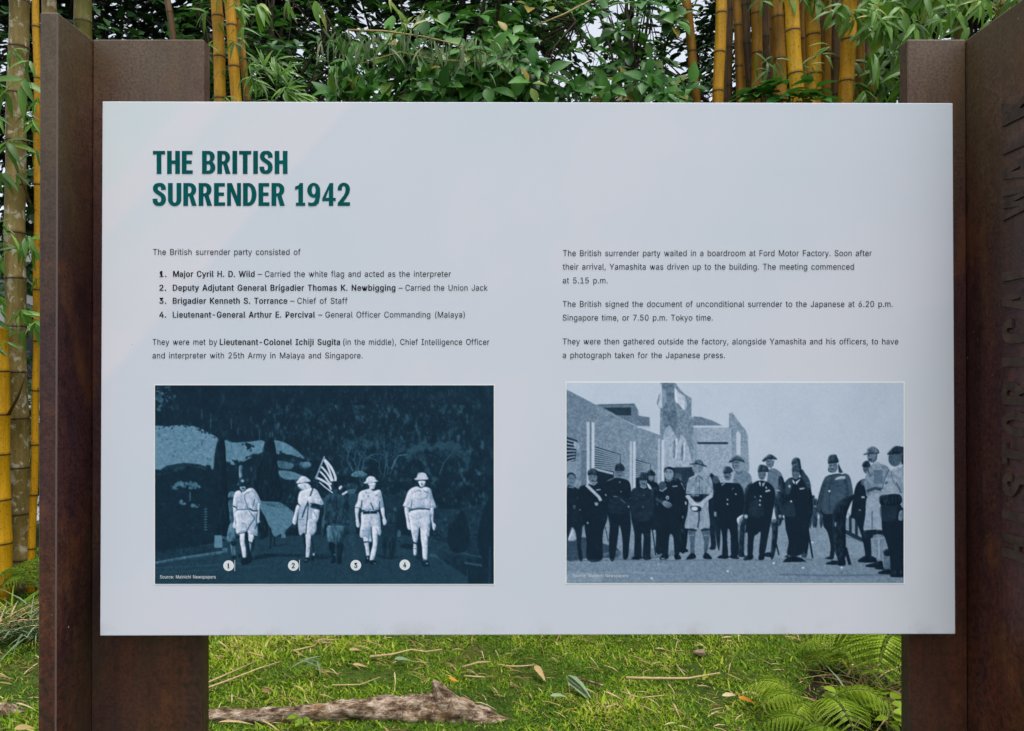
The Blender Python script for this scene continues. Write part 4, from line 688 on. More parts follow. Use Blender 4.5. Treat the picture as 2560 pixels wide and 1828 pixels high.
    P.poly(F3, [(1100, 385), (1160, 405), (1230, 390), (1300, 420), (1330, 520), (1378, 660), (1370, 690), (1310, 715), (1270, 700), (1020, 715), (1000, 690), (905, 665), (930, 600), (990, 440)], .77)
    P.poly(F3, [(1060, 460), (1130, 430), (1160, 450), (1230, 450), (1270, 470), (1240, 560), (1060, 560)], .80)
    P.poly(F3, [(925, 690), (990, 700), (990, 860), (1030, 980), (1010, 1010), (970, 985), (950, 860)], .82)
    P.poly(F3, [(1295, 715), (1345, 700), (1340, 880), (1378, 940), (1355, 1015), (1335, 990), (1320, 900)], .82)
    P.poly(F3, [(1005, 740), (1290, 725), (1310, 860), (1290, 1000), (1275, 1105), (1240, 1060), (1160, 970), (1140, 985), (1130, 1060), (1100, 1190), (1060, 1180), (1030, 1060), (1000, 880)], .80)
    P.poly(F3, [(1030, 1010), (1110, 980), (1130, 1060), (1100, 1190), (1060, 1180), (1035, 1080)], .70, .8)
    P.poly(F3, [(1155, 970), (1245, 1060), (1260, 1220), (1245, 1450), (1195, 1450), (1180, 1240), (1155, 1100)], .86)
    P.poly(F3, [(1060, 1200), (1100, 1210), (1095, 1370), (1070, 1375), (1055, 1330)], .78); P.line(F3, [(1055, 1190), (1110, 1215)], 22, .08); P.line(F3, [(1062, 1278), (1098, 1282)], 10, .2)
    P.poly(F3, [(1130, 1010), (1155, 1000), (1165, 1250), (1185, 1440), (1130, 1400), (1110, 1250)], .08)
    P.poly(F3, [(1190, 1455), (1250, 1450), (1285, 1520), (1230, 1540), (1180, 1520)], .06); P.ell(F3, 1248, 1490, 18, 10, .5); P.poly(F3, [(1070, 1380), (1110, 1370), (1120, 1410), (1090, 1420)], .08, .8)
    P.line(F3, [(1020, 712), (1130, 695), (1270, 708)], 13, .15); P.line(F3, [(1060, 465), (1135, 435), (1165, 460)], 10, .25); P.line(F3, [(1200, 450), (1270, 470)], 12, .25)
    P.line(F3, [(1035, 580), (1020, 680), (1000, 760)], 12, .25); P.line(F3, [(915, 665), (1000, 690)], 8, .4); P.line(F3, [(1290, 600), (1300, 690)], 8, .45); P.line(F3, [(1310, 800), (1300, 900), (1285, 960)], 9, .25)
    P.line(F3, [(1010, 800), (1100, 860), (1210, 810)], 8, .55); P.line(F3, [(1130, 880), (1120, 960)], 8, .5); P.line(F3, [(1050, 640), (1200, 655)], 7, .55)
    # ground shadows
    P.poly(F3, [(520, 1360), (700, 1390), (860, 1370), (900, 1400), (700, 1430), (560, 1400)], .09, .7); P.poly(F3, [(1110, 1370), (1260, 1460), (1180, 1500), (1100, 1430)], .1, .6)
    P.line(F3, [(1400, 1470), (1470, 1490)], 20, .1, .6)
    a = P.a * (1 + .38 * (P.noise(5, 5, 3) - .5)); a = blur(a, .62)
    g = blur(P.rng.normal(0, 1, a.shape), .9); a = a + (.010 + .020 * np.sqrt(np.clip(a, 0, 1) * np.clip(1.1 - a, 0, 1))) * g * 1.5 + .02 * (P.noise(40, 40, 2) - .5)
    return np.clip(a, 0, 1), [(0, (15, 30, 43)), (.1, (20, 41, 57)), (.2, (36, 66, 84)), (.4, (82, 120, 143)), (.6, (132, 152, 180)), (.8, (186, 192, 212)), (1, (214, 216, 230))]

def paint_group():
    P = Picture(1416.5, 957, 842, 500, 9)
    A = (1400, 940, .3326); B = (1820, 940, .3326)
    R1 = (1410, 1120, .19704); R2 = (1580, 1120, .19704); R3 = (1750, 1110, .20325); R4 = (1900, 1110, .20325); R5 = (2070, 1100, .22173)
    yy, xx = np.mgrid[0:P.H, 0:P.W]
    U = xx / P.W; V = yy / P.H
    P.a[:] = .80 - .04 * U + .04 * (P.noise(120, 120, 2) - .5)
    nz = P.noise(6, 6, 3); nb = P.noise(30, 30, 3)
    T = .11
    # factory wall running away from the viewer
    P.poly(A, [(40, 100), (160, 160), (270, 220), (420, 300), (560, 375), (690, 425), (760, 450), (800, 470), (800, 1200), (40, 1300)], .47, 1, False, T)
    P.poly(A, [(40, 100), (160, 160), (270, 220), (280, 330), (200, 360), (200, 560), (40, 470)], .42, .8, False, .1)
    P.poly(A, [(265, 218), (560, 212), (590, 265), (590, 300), (672, 312), (676, 382), (590, 385), (420, 300)], .40, 1, False, .08)
    P.poly(A, [(325, 240), (535, 238), (535, 300), (430, 298)], .17, 1, False, .02); P.line(A, [(290, 220), (560, 214)], 10, .28, .8, False)
    P.poly(A, [(580, 318), (672, 316), (674, 372), (620, 376)], .36, 1, False, .06); P.line(A, [(580, 385), (680, 392)], 16, .72, 1, False)
    # tower with the scar and gate block
    P.poly(A, [(752, 52), (865, 52), (890, 90), (930, 135), (988, 170), (985, 300), (1005, 330), (1005, 690), (770, 690), (770, 460), (750, 440), (752, 250), (725, 210), (740, 150), (770, 110)], .46, 1, False, .14)
    P.poly(A, [(760, 110), (780, 100), (800, 180), (780, 240), (740, 230), (745, 180)], .80, .8, True, .1)
    P.poly(A, [(862, 95), (885, 120), (940, 165), (950, 240), (930, 260), (900, 220), (865, 190)], .82, .9, True)
    P.poly(A, [(780, 440), (820, 380), (860, 440), (890, 500), (910, 440), (960, 520), (985, 640), (1000, 690), (780, 690)], .66, .85, True, .1)
    P.poly(A, [(770, 60), (850, 60), (860, 200), (880, 300), (860, 420), (820, 370), (780, 400), (770, 250)], .34, .6, True, .14)
    for x, y, h in ((850, 490, 120), (910, 520, 110)):
        P.poly(A, [(x + 14, y), (x + 36, y - 10), (x + 32, y + h), (x + 8, y + h)], .82, .8); P.poly(A, [(x, y), (x + 16, y), (x + 14, y + h), (x - 4, y + h - 6)], .30, .7)
    P.poly(A, [(1000, 305), (1060, 310), (1150, 340), (1225, 378), (1000, 385)], .42, 1, False, .06)
    P.poly(A, [(1000, 385), (1265, 385), (1320, 380), (1320, 900), (1000, 900)], .60, 1, False, .13)
    P.line(A, [(1000, 382), (1265, 382)], 14, .8, 1, False); P.poly(A, [(1030, 498), (1260, 498), (1260, 515), (1030, 515)], .15, 1, False)
    P.poly(A, [(1025, 400), (1262, 398), (1262, 490), (1025, 495)], .58, .6, False, .16); P.poly(A, [(1005, 392), (1028, 392), (1028, 700), (1005, 700)], .52, .8, False, .05)
    P.poly(B, [(5, 285), (30, 275), (60, 320), (105, 380), (130, 410), (145, 450), (150, 560), (158, 720), (0, 720)], .50, 1, False, .13)
    P.poly(B, [(58, 430), (72, 415), (92, 440), (90, 600), (60, 590)], .80, .9, False); P.poly(B, [(5, 400), (20, 400), (30, 700), (0, 700)], .66, .7, False)
    P.poly(A, [(775, 690), (1010, 685), (1010, 730), (1010, 900), (780, 900)], .17, 1, False, .03)
    # louvred windows and piers
    for q, n in (([(40, 455), (135, 485), (115, 640), (50, 665)], 7), ([(262, 530), (455, 590), (455, 700), (262, 690)], 9), ([(565, 628), (680, 662), (680, 730), (560, 770)], 8)):
        P.poly(A, q, .10, 1, False)
        (ax, ay), (bx, by), (cx, cy), (dx, dy) = q
        for k in range(n):
            t = (k + .8) / (n + .3)
            P.line(A, [(ax + (dx - ax) * t, ay + (dy - ay) * t), (bx + (cx - bx) * t - 4, by + (cy - by) * t)], 10, .58, .9, False)
    P.poly(A, [(262, 690), (405, 720), (400, 900), (262, 900)], .10, 1, False); P.line(A, [(262, 700), (400, 735)], 16, .62, 1, False)
    P.poly(A, [(560, 770), (680, 745), (700, 900), (560, 900)], .11, 1, False)
    P.poly(A, [(50, 650), (130, 640), (125, 900), (50, 900)], .5, 1, False, .06); P.line(A, [(60, 470), (130, 490)], 10, .2, .8, False)
    for x, y, L in ((203, 345, .74), (240, 350, .80), (525, 490, .72), (548, 494, .80), (735, 470, .66), (762, 480, .80)):
        P.poly(A, [(x, y), (x + 20, y + 4), (x + 20, 900), (x - 4, 900)], L, .95, False, .04)
    P.line(A, [(232, 350), (234, 760)], 9, .34, .8, False); P.line(A, [(545, 494), (545, 850)], 7, .4, .8, False); P.line(A, [(757, 480), (757, 800)], 7, .4, .8, False)
    P.poly(A, [(160, 560), (203, 560), (203, 820), (160, 830)], .36, .8, False, .05); P.poly(A, [(110, 500), (150, 520), (150, 560), (112, 545)], .62, .8)
    # ground
    P.poly(A, [(40, 1190), (300, 1150), (800, 1130), (1300, 1080), (2600, 1060), (2700, 1600), (40, 1600)], .50, 1, False, .05)
    P.poly(A, [(40, 1390), (400, 1375), (900, 1380), (1400, 1370), (2700, 1360), (2700, 1600), (40, 1600)], .45, .9, False, .05)
    P.poly(A, [(55, 1220), (200, 1215), (330, 1260), (430, 1290), (440, 1360), (200, 1370), (55, 1385)], .20, .9, True, .04)
    P.poly(A, [(330, 1330), (700, 1290), (900, 1330), (700, 1370), (400, 1375)], .33, .6, True)
    P.poly(A, [(40, 1500), (260, 1480), (330, 1530), (280, 1600), (40, 1600)], .54, .5)
    P.line(B, [(380, 1490), (800, 1498), (1320, 1488)], 16, .33, .6); P.line(A, [(60, 1480), (500, 1470), (900, 1490)], 12, .52, .5)
    P.specks(A, (100, 1390, 2650, 1540), 70, 6, .62, .6); P.specks(A, (100, 1390, 2650, 1540), 60, 9, .38, .4)
    for z, x, y in ((A, 1258, 1465), (A, 688, 1518), (B, 340, 1405), (B, 630, 1250), (B, 560, 1440), (B, 850, 1438)): P.ell(z, x, y, 9, 6, .9)
    # railing and far people at the right
    for x in (915, 960): P.poly(B, [(x - 12, 1040), (x + 10, 1040), (x + 12, 1200), (x - 10, 1200)], .14, 1, False)
    P.line(B, [(860, 1160), (960, 1210), (1040, 1250)], 30, .15); P.line(B, [(880, 1200), (1030, 1255)], 8, .34, .8)
    for x in (612, 640, 655, 695): P.poly(B, [(x - 14, 940), (x + 14, 940), (x + 10, 1120), (x - 10, 1120)], .16, .9)
    P.ell(B, 637, 910, 12, 14, .17); P.line(B, [(640, 980), (660, 980)], 8, .5)
    D = .085
    # --- row of figures, far ones first
    P.poly(R2, [(190, 310), (240, 280), (290, 320), (285, 350), (270, 440), (215, 440)], .15); P.ell(R2, 242, 375, 34, 45, 0.40, 1, 0); P.poly(R2, [(198, 320), (240, 278), (292, 330), (290, 352), (205, 352)], .13)
    P.poly(R2, [(180, 450), (250, 430), (340, 480), (390, 800), (370, 1300), (300, 1310), (300, 1050), (230, 1000)], D, 1, True, .02); P.poly(R2, [(310, 1290), (380, 1290), (385, 1330), (320, 1335)], .07)
    P.line(R2, [(255, 1020), (280, 1200), (298, 1360)], 14, .07, 1, False); P.poly(R2, [(190, 450), (230, 480), (250, 525), (215, 520)], .7)
    P.ell(R2, 585, 370, 42, 52, .26); P.ell(R2, 610, 410, 16, 30, .42, .7); P.poly(R2, [(540, 440), (620, 420), (690, 540), (720, 800), (680, 1290), (600, 1300), (560, 1100)], .09); P.poly(R2, [(600, 1290), (670, 1270), (712, 1300), (690, 1320), (600, 1318)], .06)
    P.ell(R2, 680, 700, 9, 22, .7); P.ell(R2, 640, 875, 10, 18, .4); P.line(R2, [(620, 440), (665, 530)], 10, .55)
    P.poly(R3, [(110, 400), (180, 395), (240, 460), (260, 700), (240, 1270), (210, 1260), (180, 1060), (190, 1280), (100, 1285), (130, 1230), (100, 900)], .1, 1, True, .03); P.ell(R3, 190, 440, 40, 50, .3, .8)
    # tall men with steel helmets behind
    P.poly(R3, [(410, 400), (470, 330), (590, 350), (640, 470), (640, 700), (560, 900), (550, 1300), (470, 1370), (460, 1000), (400, 700)], .42, 1, True, .07); P.poly(R3, [(550, 560), (640, 500), (650, 800), (560, 1000), (520, 900)], .14, .9, True, .04)
    P.poly(R3, [(490, 1000), (545, 950), (535, 1320), (560, 1380), (480, 1385), (470, 1340)], .11); P.ell(R3, 440, 255, 46, 56, 0.42); P.poly(R3, [(350, 215), (400, 165), (445, 148), (500, 170), (542, 212), (530, 228), (440, 200), (370, 236)], .26); P.line(R3, [(355, 220), (440, 196), (538, 218)], 14, .10)
    P.ell(R3, 440, 228, 40, 10, .2, .7); P.ell(R3, 438, 270, 18, 6, .22); P.line(R3, [(395, 230), (400, 280), (425, 310)], 9, .15); P.line(R3, [(430, 330), (470, 370), (510, 345)], 10, .25); P.line(R3, [(560, 620), (600, 640)], 14, .62)
    P.poly(R3, [(830, 350), (880, 300), (960, 330), (1010, 400), (1040, 560), (1000, 900), (950, 960), (900, 560), (820, 560)], .38, 1, True, .05); P.poly(R3, [(960, 400), (1020, 430), (1040, 600), (1000, 960), (940, 980), (900, 700), (950, 600)], .13, .95)
    P.poly(R3, [(870, 960), (950, 970), (940, 1200), (900, 1390), (860, 1390), (880, 1100)], .13); P.ell(R3, 850, 235, 46, 58, 0.39); P.poly(R3, [(758, 205), (800, 160), (850, 127), (905, 150), (942, 188), (900, 190), (840, 180), (785, 222)], .22); P.line(R3, [(760, 212), (840, 180), (940, 190)], 14, .10)
    P.ell(R3, 845, 258, 16, 6, .18); P.ell(R3, 830, 215, 30, 9, .22, .7); P.line(R3, [(905, 200), (890, 270), (860, 295)], 10, .18); P.line(R3, [(930, 1220), (965, 1365)], 18, .09, 1, False); P.line(R3, [(840, 330), (900, 350)], 9, .24)
    P.poly(R3, [(790, 1340), (860, 1330), (870, 1385), (790, 1380)], .07); P.line(R4, [(185, 570), (240, 575)], 14, .6, .9, False)
    # 1 left edge
    P.poly(R1, [(40, 520), (110, 490), (200, 520), (280, 500), (290, 900), (240, 1000), (230, 1100), (220, 1250), (240, 1420), (190, 1400), (150, 1080), (100, 1010), (40, 1150)], .10, 1, True, .02)
    P.ell(R1, 98, 400, 54, 88, 0.39); P.poly(R1, [(40, 380), (50, 325), (100, 312), (150, 350), (155, 400), (135, 350), (80, 335), (55, 370)], .1); P.ell(R1, 78, 390, 12, 6, .2); P.ell(R1, 118, 390, 12, 6, .2); P.ell(R1, 100, 440, 20, 5, .25); P.line(R1, [(85, 400), (88, 425)], 6, .36); P.line(R1, [(60, 495), (125, 505)], 12, .5)
    P.ell(R1, 135, 748, 15, 22, .4); P.ell(R1, 135, 750, 8, 13, .1); P.line(R1, [(178, 620), (178, 650)], 9, .55)
    P.poly(R1, [(90, 1080), (120, 1030), (160, 1160), (60, 1170)], .7, .9)
    # 2 sash
    P.poly(R1, [(190, 520), (290, 465), (420, 450), (510, 510), (550, 700), (550, 900), (500, 1060), (490, 1250), (480, 1420), (300, 1420), (290, 1200), (270, 1060), (250, 900), (180, 800)], .085, 1, True, .02)
    P.ell(R1, 365, 370, 58, 75, 0.39); P.poly(R1, [(303, 340), (310, 285), (370, 258), (425, 290), (432, 340), (370, 325)], .19); P.line(R1, [(306, 345), (365, 335), (428, 345)], 16, .1); P.ell(R1, 345, 368, 13, 6, .2); P.ell(R1, 390, 366, 13, 6, .2); P.ell(R1, 370, 420, 22, 8, .2); P.line(R1, [(330, 455), (380, 470), (425, 430)], 13, .62)
    P.line(R1, [(285, 470), (380, 560), (440, 620), (470, 670)], 36, .68); P.line(R1, [(410, 535), (465, 528)], 13, .55); P.poly(R1, [(390, 690), (435, 695), (430, 730), (395, 728)], .6, .9, False); P.ell(R1, 535, 598, 9, 10, .9); P.ell(R1, 303, 950, 12, 14, .5); P.ell(R1, 205, 785, 12, 8, .4); P.line(R1, [(300, 860), (500, 850)], 9, .05, .8)
    P.line(R1, [(525, 1000), (560, 1180)], 9, .1, 1, False)
    # 3 tall
    P.poly(R1, [(540, 430), (640, 380), (780, 400), (845, 470), (850, 700), (840, 820), (850, 980), (830, 1200), (810, 1390), (750, 1390), (740, 1150), (705, 980), (690, 1100), (640, 1410), (580, 1400), (570, 1150), (580, 980), (550, 800)], .085, 1, True, .02)
    P.poly(R1, [(580, 640), (820, 640), (820, 820), (580, 820)], .14, .6, True, .04); P.line(R1, [(550, 420), (640, 380)], 12, .36); P.ell(R1, 700, 320, 52, 62, 0.37); P.poly(R1, [(645, 270), (660, 215), (710, 195), (755, 225), (768, 275), (700, 265)], .16); P.line(R1, [(645, 280), (765, 285)], 20, .09)
    P.ell(R1, 680, 308, 14, 6, .2); P.ell(R1, 728, 308, 14, 6, .2); P.ell(R1, 705, 352, 20, 6, .22); P.line(R1, [(630, 615), (675, 618)], 9, .45); P.line(R1, [(720, 650), (780, 700)], 9, .36); P.ell(R1, 725, 555, 7, 7, .6); P.ell(R1, 708, 435, 8, 8, .6)
    for x, y in ((848, 640), (820, 745)): P.ell(R1, x, y, 9, 12, .55)
    P.poly(R1, [(860, 905), (880, 900), (880, 960), (850, 950)], .4, .8)
    # 4 short, plain jacket
    P.poly(R2, [(0, 530), (110, 500), (200, 510), (260, 560), (300, 700), (290, 900), (240, 1000), (230, 1380), (140, 1390), (145, 1120), (120, 1110), (115, 1380), (30, 1390), (30, 1100), (-10, 900), (-20, 700)], .09, 1, True, .02)
    P.poly(R2, [(10, 540), (240, 540), (250, 890), (10, 890)], .135, .7, True, .03); P.ell(R2, 142, 430, 48, 68, 0.39); P.poly(R2, [(88, 400), (105, 320), (150, 310), (195, 325), (200, 400), (140, 392)], .17); P.line(R2, [(88, 400), (195, 405)], 14, .1)
    P.ell(R2, 120, 415, 12, 5, .2); P.ell(R2, 165, 415, 12, 5, .2); P.ell(R2, 145, 458, 24, 8, .16); P.line(R2, [(105, 490), (145, 510), (185, 490)], 12, .62); P.ell(R2, 148, 600, 6, 7, .5); P.ell(R2, 138, 745, 6, 7, .5); P.line(R2, [(40, 640), (75, 650)], 8, .3)
    P.poly(R2, [(0, 1390), (60, 1350), (115, 1360), (115, 1405), (0, 1412)], .07); P.poly(R2, [(135, 1370), (190, 1350), (245, 1395), (220, 1412), (140, 1405)], .07)
    # 5 round face, hand on chest
    P.poly(R2, [(330, 520), (420, 420), (530, 410), (640, 480), (670, 620), (640, 800), (600, 900), (600, 1330), (540, 1340), (520, 1130), (475, 1110), (450, 1360), (380, 1360), (370, 1100), (320, 900), (340, 800), (270, 720), (250, 640)], .085, 1, True, .02)
    P.poly(R2, [(240, 560), (330, 500), (420, 690), (380, 740), (260, 740)], .10); P.ell(R2, 466, 325, 58, 82, 0.50); P.poly(R2, [(405, 320), (410, 262), (470, 238), (520, 262), (530, 330), (510, 285), (440, 270)], .1)
    P.ell(R2, 440, 308, 14, 6, .16); P.ell(R2, 485, 308, 14, 6, .16); P.line(R2, [(462, 320), (458, 345)], 7, .42); P.ell(R2, 458, 370, 20, 5, .25); P.line(R2, [(425, 295), (452, 292)], 5, .2); P.line(R2, [(475, 292), (502, 294)], 5, .2)
    P.ell(R2, 385, 480, 50, 55, .24); P.line(R2, [(345, 530), (380, 550), (440, 505)], 12, .6); P.line(R2, [(430, 410), (465, 425), (510, 400)], 10, .5); P.line(R2, [(510, 490), (575, 484)], 13, .55); P.ell(R2, 447, 632, 20, 24, .62); P.ell(R2, 447, 634, 9, 11, .1)
    P.poly(R2, [(380, 690), (430, 670), (500, 710), (505, 735), (470, 760), (430, 755), (390, 720)], .42); P.line(R2, [(300, 640), (390, 700)], 30, .26, .8)
    for k in range(3): P.line(R2, [(445, 705 + k * 16), (500, 722 + k * 14)], 5, .22, .9)
    P.poly(R2, [(345, 1400), (390, 1345), (455, 1350), (455, 1400), (380, 1415)], .06); P.ell(R2, 390, 1400, 24, 7, .5); P.poly(R2, [(535, 1345), (590, 1350), (622, 1400), (545, 1410)], .07)
    # 6 officer in shorts
    P.poly(R2, [(715, 400), (780, 360), (850, 330), (960, 350), (1010, 410), (1025, 600), (960, 590), (950, 700), (740, 690), (750, 590), (680, 580)], .50, 1, True, .13)
    P.ell(R2, 810, 250, 50, 72, 0.46); P.poly(R2, [(730, 208), (770, 195), (790, 160), (850, 148), (890, 175), (905, 205), (948, 236), (880, 225), (800, 205)], .34); P.line(R2, [(732, 208), (830, 205), (945, 238)], 14, .1); P.poly(R2, [(830, 220), (890, 230), (880, 290), (830, 310)], .38, .8)
    P.line(R2, [(785, 230), (800, 235)], 9, .15); P.line(R2, [(770, 280), (790, 285)], 6, .3); P.line(R2, [(720, 395), (820, 340)], 14, .66); P.line(R2, [(890, 300), (985, 340)], 20, .55); P.line(R2, [(800, 400), (840, 350), (900, 410)], 12, .25); P.line(R2, [(850, 400), (850, 600)], 8, .3)
    P.poly(R2, [(750, 600), (960, 590), (950, 670), (760, 680)], .1); P.line(R2, [(755, 605), (850, 605)], 14, .55, .7)
    P.line(R2, [(690, 600), (740, 660), (800, 720)], 46, .66); P.line(R2, [(1010, 600), (930, 660), (850, 730)], 46, .66); P.ell(R2, 790, 735, 46, 36, .78); P.line(R2, [(690, 590), (735, 590)], 16, .2)
    P.poly(R2, [(720, 690), (780, 740), (870, 760), (940, 690), (975, 860), (975, 1020), (865, 1030), (840, 930), (820, 1030), (670, 1010), (700, 840)], .55, 1, True, .07); P.poly(R2, [(740, 740), (860, 740), (870, 800), (800, 812), (750, 790)], .15); P.ell(R2, 790, 770, 40, 26, .8); P.line(R2, [(845, 800), (850, 900), (830, 1010)], 22, .22)
    P.poly(R2, [(715, 1030), (800, 1035), (790, 1200), (790, 1340), (735, 1340), (735, 1200)], .29, 1, True, .05); P.poly(R2, [(880, 1030), (975, 1030), (970, 1200), (945, 1330), (910, 1330), (910, 1180)], .29, 1, True, .05); P.line(R2, [(690, 1030), (820, 1045)], 22, .11); P.line(R2, [(870, 1045), (975, 1030)], 22, .11)
    P.line(R2, [(725, 1105), (790, 1105)], 8, .5); P.line(R2, [(905, 1105), (972, 1105)], 8, .5); P.poly(R2, [(685, 1400), (740, 1335), (790, 1340), (805, 1395), (700, 1412)], .06); P.poly(R2, [(900, 1395), (915, 1330), (950, 1330), (1010, 1390), (990, 1408)], .06)
    # 7 cap and dark tunic
    P.poly(R3, [(190, 520), (260, 480), (390, 480), (490, 500), (540, 640), (520, 860), (460, 940), (470, 1350), (380, 1360), (370, 1120), (340, 1040), (330, 1180), (340, 1380), (270, 1390), (270, 1150), (220, 900), (170, 860)], .08, 1, True, .02)
    P.ell(R3, 335, 385, 46, 70, 0.37); P.poly(R3, [(280, 360), (300, 285), (350, 278), (390, 310), (388, 350)], .2); P.line(R3, [(282, 362), (385, 350)], 14, .1); P.ell(R3, 325, 410, 26, 10, .16); P.ell(R3, 312, 375, 12, 5, .2); P.ell(R3, 355, 375, 12, 5, .2); P.line(R3, [(380, 350), (400, 380)], 10, .62, .8); P.line(R3, [(260, 510), (300, 480)], 13, .55); P.line(R3, [(390, 560), (410, 540)], 8, .5)
    for x, y in ((333, 685), (333, 740), (435, 618)): P.ell(R3, x, y, 9, 9, .7)
    P.poly(R3, [(450, 920), (510, 875), (530, 880), (490, 940), (470, 990)], .7); P.poly(R3, [(170, 840), (200, 840), (205, 890), (175, 890)], .4); P.poly(R3, [(205, 1400), (270, 1355), (340, 1370), (340, 1405)], .07); P.poly(R3, [(355, 1385), (400, 1350), (480, 1405), (400, 1408)], .09)
    # 8 buttoned coat
    P.poly(R3, [(560, 620), (650, 480), (760, 450), (870, 500), (920, 620), (880, 900), (850, 1050), (830, 1150), (790, 1340), (720, 1340), (740, 1090), (700, 1110), (660, 1150), (640, 1360), (580, 1360), (580, 1100), (550, 1090), (570, 900), (545, 880)], .085, 1, True, .02)
    P.poly(R3, [(620, 720), (740, 700), (780, 880), (600, 890)], .15, .7, True, .03); P.ell(R3, 757, 370, 50, 76, .36); P.poly(R3, [(705, 350), (720, 265), (780, 258), (830, 290), (835, 345), (770, 335)], .2); P.line(R3, [(706, 345), (770, 335), (832, 345)], 12, .1); P.ell(R3, 735, 380, 11, 5, .16); P.ell(R3, 778, 380, 11, 5, .16); P.ell(R3, 755, 420, 18, 5, .2)
    P.poly(R3, [(722, 465), (765, 490), (795, 465), (775, 520), (735, 520)], .75, .9); P.line(R3, [(750, 480), (752, 540)], 22, .1)
    for x, y in ((733, 695), (730, 750), (742, 645)): P.ell(R3, x, y, 9, 9, .8)
    P.line(R3, [(800, 585), (855, 570)], 18, .7); P.ell(R3, 808, 540, 10, 14, .6); P.line(R3, [(665, 640), (675, 665)], 9, .4); P.ell(R3, 560, 890, 22, 24, .6); P.poly(R3, [(525, 1415), (590, 1355), (645, 1360), (640, 1412), (560, 1430)], .06); P.poly(R3, [(712, 1410), (730, 1340), (780, 1345), (785, 1410), (740, 1430)], .06)
    P.ell(R3, 905, 945, 22, 26, .34)
    # 9 pair, one behind the other
    P.poly(R4, [(490, 380), (560, 380), (610, 470), (630, 640), (640, 850), (600, 960), (590, 1200), (570, 1380), (520, 1390), (500, 1300)], .20, 1, True, .04); P.poly(R4, [(560, 560), (630, 600), (640, 850), (600, 960), (590, 1250), (540, 1330), (520, 900)], .085)
    P.poly(R4, [(380, 240), (395, 190), (435, 168), (480, 185), (495, 250), (510, 370), (480, 380), (400, 300)], .21); P.line(R4, [(380, 240), (440, 232)], 14, .1); P.line(R4, [(400, 265), (440, 255)], 14, .42, .8)
    P.poly(R4, [(290, 500), (340, 430), (400, 410), (500, 420), (560, 520), (590, 700), (590, 900), (580, 1000), (570, 1200), (500, 1360), (330, 1360), (345, 1200), (310, 1050), (290, 880), (255, 860), (300, 650)], .085, 1, True, .02)
    P.poly(R4, [(310, 470), (400, 420), (360, 600), (310, 610)], .24, .8, True, .04); P.poly(R4, [(265, 760), (380, 700), (430, 880), (265, 870)], .155, .8, True, .03); P.ell(R4, 432, 370, 48, 66, .34); P.poly(R4, [(383, 330), (395, 275), (440, 260), (485, 290), (490, 350), (430, 320)], .2); P.line(R4, [(385, 345), (430, 328), (480, 345)], 12, .1)
    P.poly(R4, [(395, 440), (430, 470), (490, 430), (450, 490), (430, 500), (405, 480)], .78); P.line(R4, [(425, 460), (425, 500)], 16, .1); P.ell(R4, 355, 520, 14, 18, .66); P.line(R4, [(480, 555), (540, 545)], 17, .62); P.ell(R4, 377, 706, 10, 10, .9); P.ell(R4, 410, 390, 10, 5, .16); P.ell(R4, 450, 390, 10, 5, .16)
    P.poly(R4, [(280, 1440), (350, 1380), (480, 1390), (555, 1440), (540, 1447), (290, 1450)], .06); P.poly(R4, [(285, 1390), (340, 1355), (340, 1390)], .07); P.line(R4, [(575, 1000), (600, 1150), (640, 1400)], 22, .08, 1, False); P.ell(R4, 240, 890, 20, 22, .5); P.poly(R4, [(240, 900), (290, 910), (280, 935), (245, 930)], .12); P.line(R4, [(560, 480), (600, 480)], 12, .42, .7)
    # 10 heavy man with ribbons
    P.poly(R4, [(790, 420), (860, 380), (990, 370), (1060, 450), (1090, 640), (1050, 760), (1040, 1000), (1030, 1200), (1000, 1440), (950, 1440), (920, 1240), (900, 1400), (850, 1400), (860, 1250), (820, 1080), (770, 1000), (760, 860), (690, 850), (700, 700), (740, 540)], .085, 1, True, .02)
    P.poly(R4, [(780, 430), (860, 390), (990, 380), (1050, 460), (1060, 600), (1000, 750), (900, 850), (760, 840), (770, 640)], .25, 1, True, .03); P.poly(R4, [(740, 540), (790, 440), (775, 640), (740, 830), (690, 830)], .21, 1, True, .03); P.ell(R4, 890, 285, 58, 72, 0.37); P.poly(R4, [(828, 235), (840, 150), (920, 130), (945, 170), (960, 225), (880, 225)], .2); P.line(R4, [(828, 240), (880, 230), (955, 228)], 16, .1)
    P.ell(R4, 868, 268, 14, 6, .16); P.ell(R4, 915, 262, 14, 6, .16); P.ell(R4, 882, 312, 24, 7, .18); P.line(R4, [(885, 275), (880, 298)], 9, .55); P.poly(R4, [(955, 240), (985, 300), (1010, 350), (960, 350)], .16); P.line(R4, [(830, 300), (840, 340), (880, 352)], 12, .12)
    P.line(R4, [(880, 380), (850, 520), (850, 830)], 8, .15); P.line(R4, [(780, 520), (830, 520)], 9, .15); P.line(R4, [(930, 520), (1010, 510)], 9, .15); P.poly(R4, [(920, 430), (1000, 400), (1010, 430), (930, 445)], .62, .9); P.ell(R4, 846, 580, 10, 12, .95); P.poly(R4, [(910, 790), (960, 740), (990, 740), (960, 800), (930, 810)], .44); P.ell(R4, 705, 860, 14, 18, 0.38)
    P.poly(R4, [(790, 1405), (850, 1380), (900, 1385), (880, 1415)], .06); P.poly(R4, [(800, 1475), (870, 1430), (950, 1440), (960, 1480)], .05); P.ell(R4, 845, 1437, 22, 7, .5); P.poly(R5, [(100, 1405), (120, 1330), (180, 1330), (190, 1405), (150, 1415)], .05)
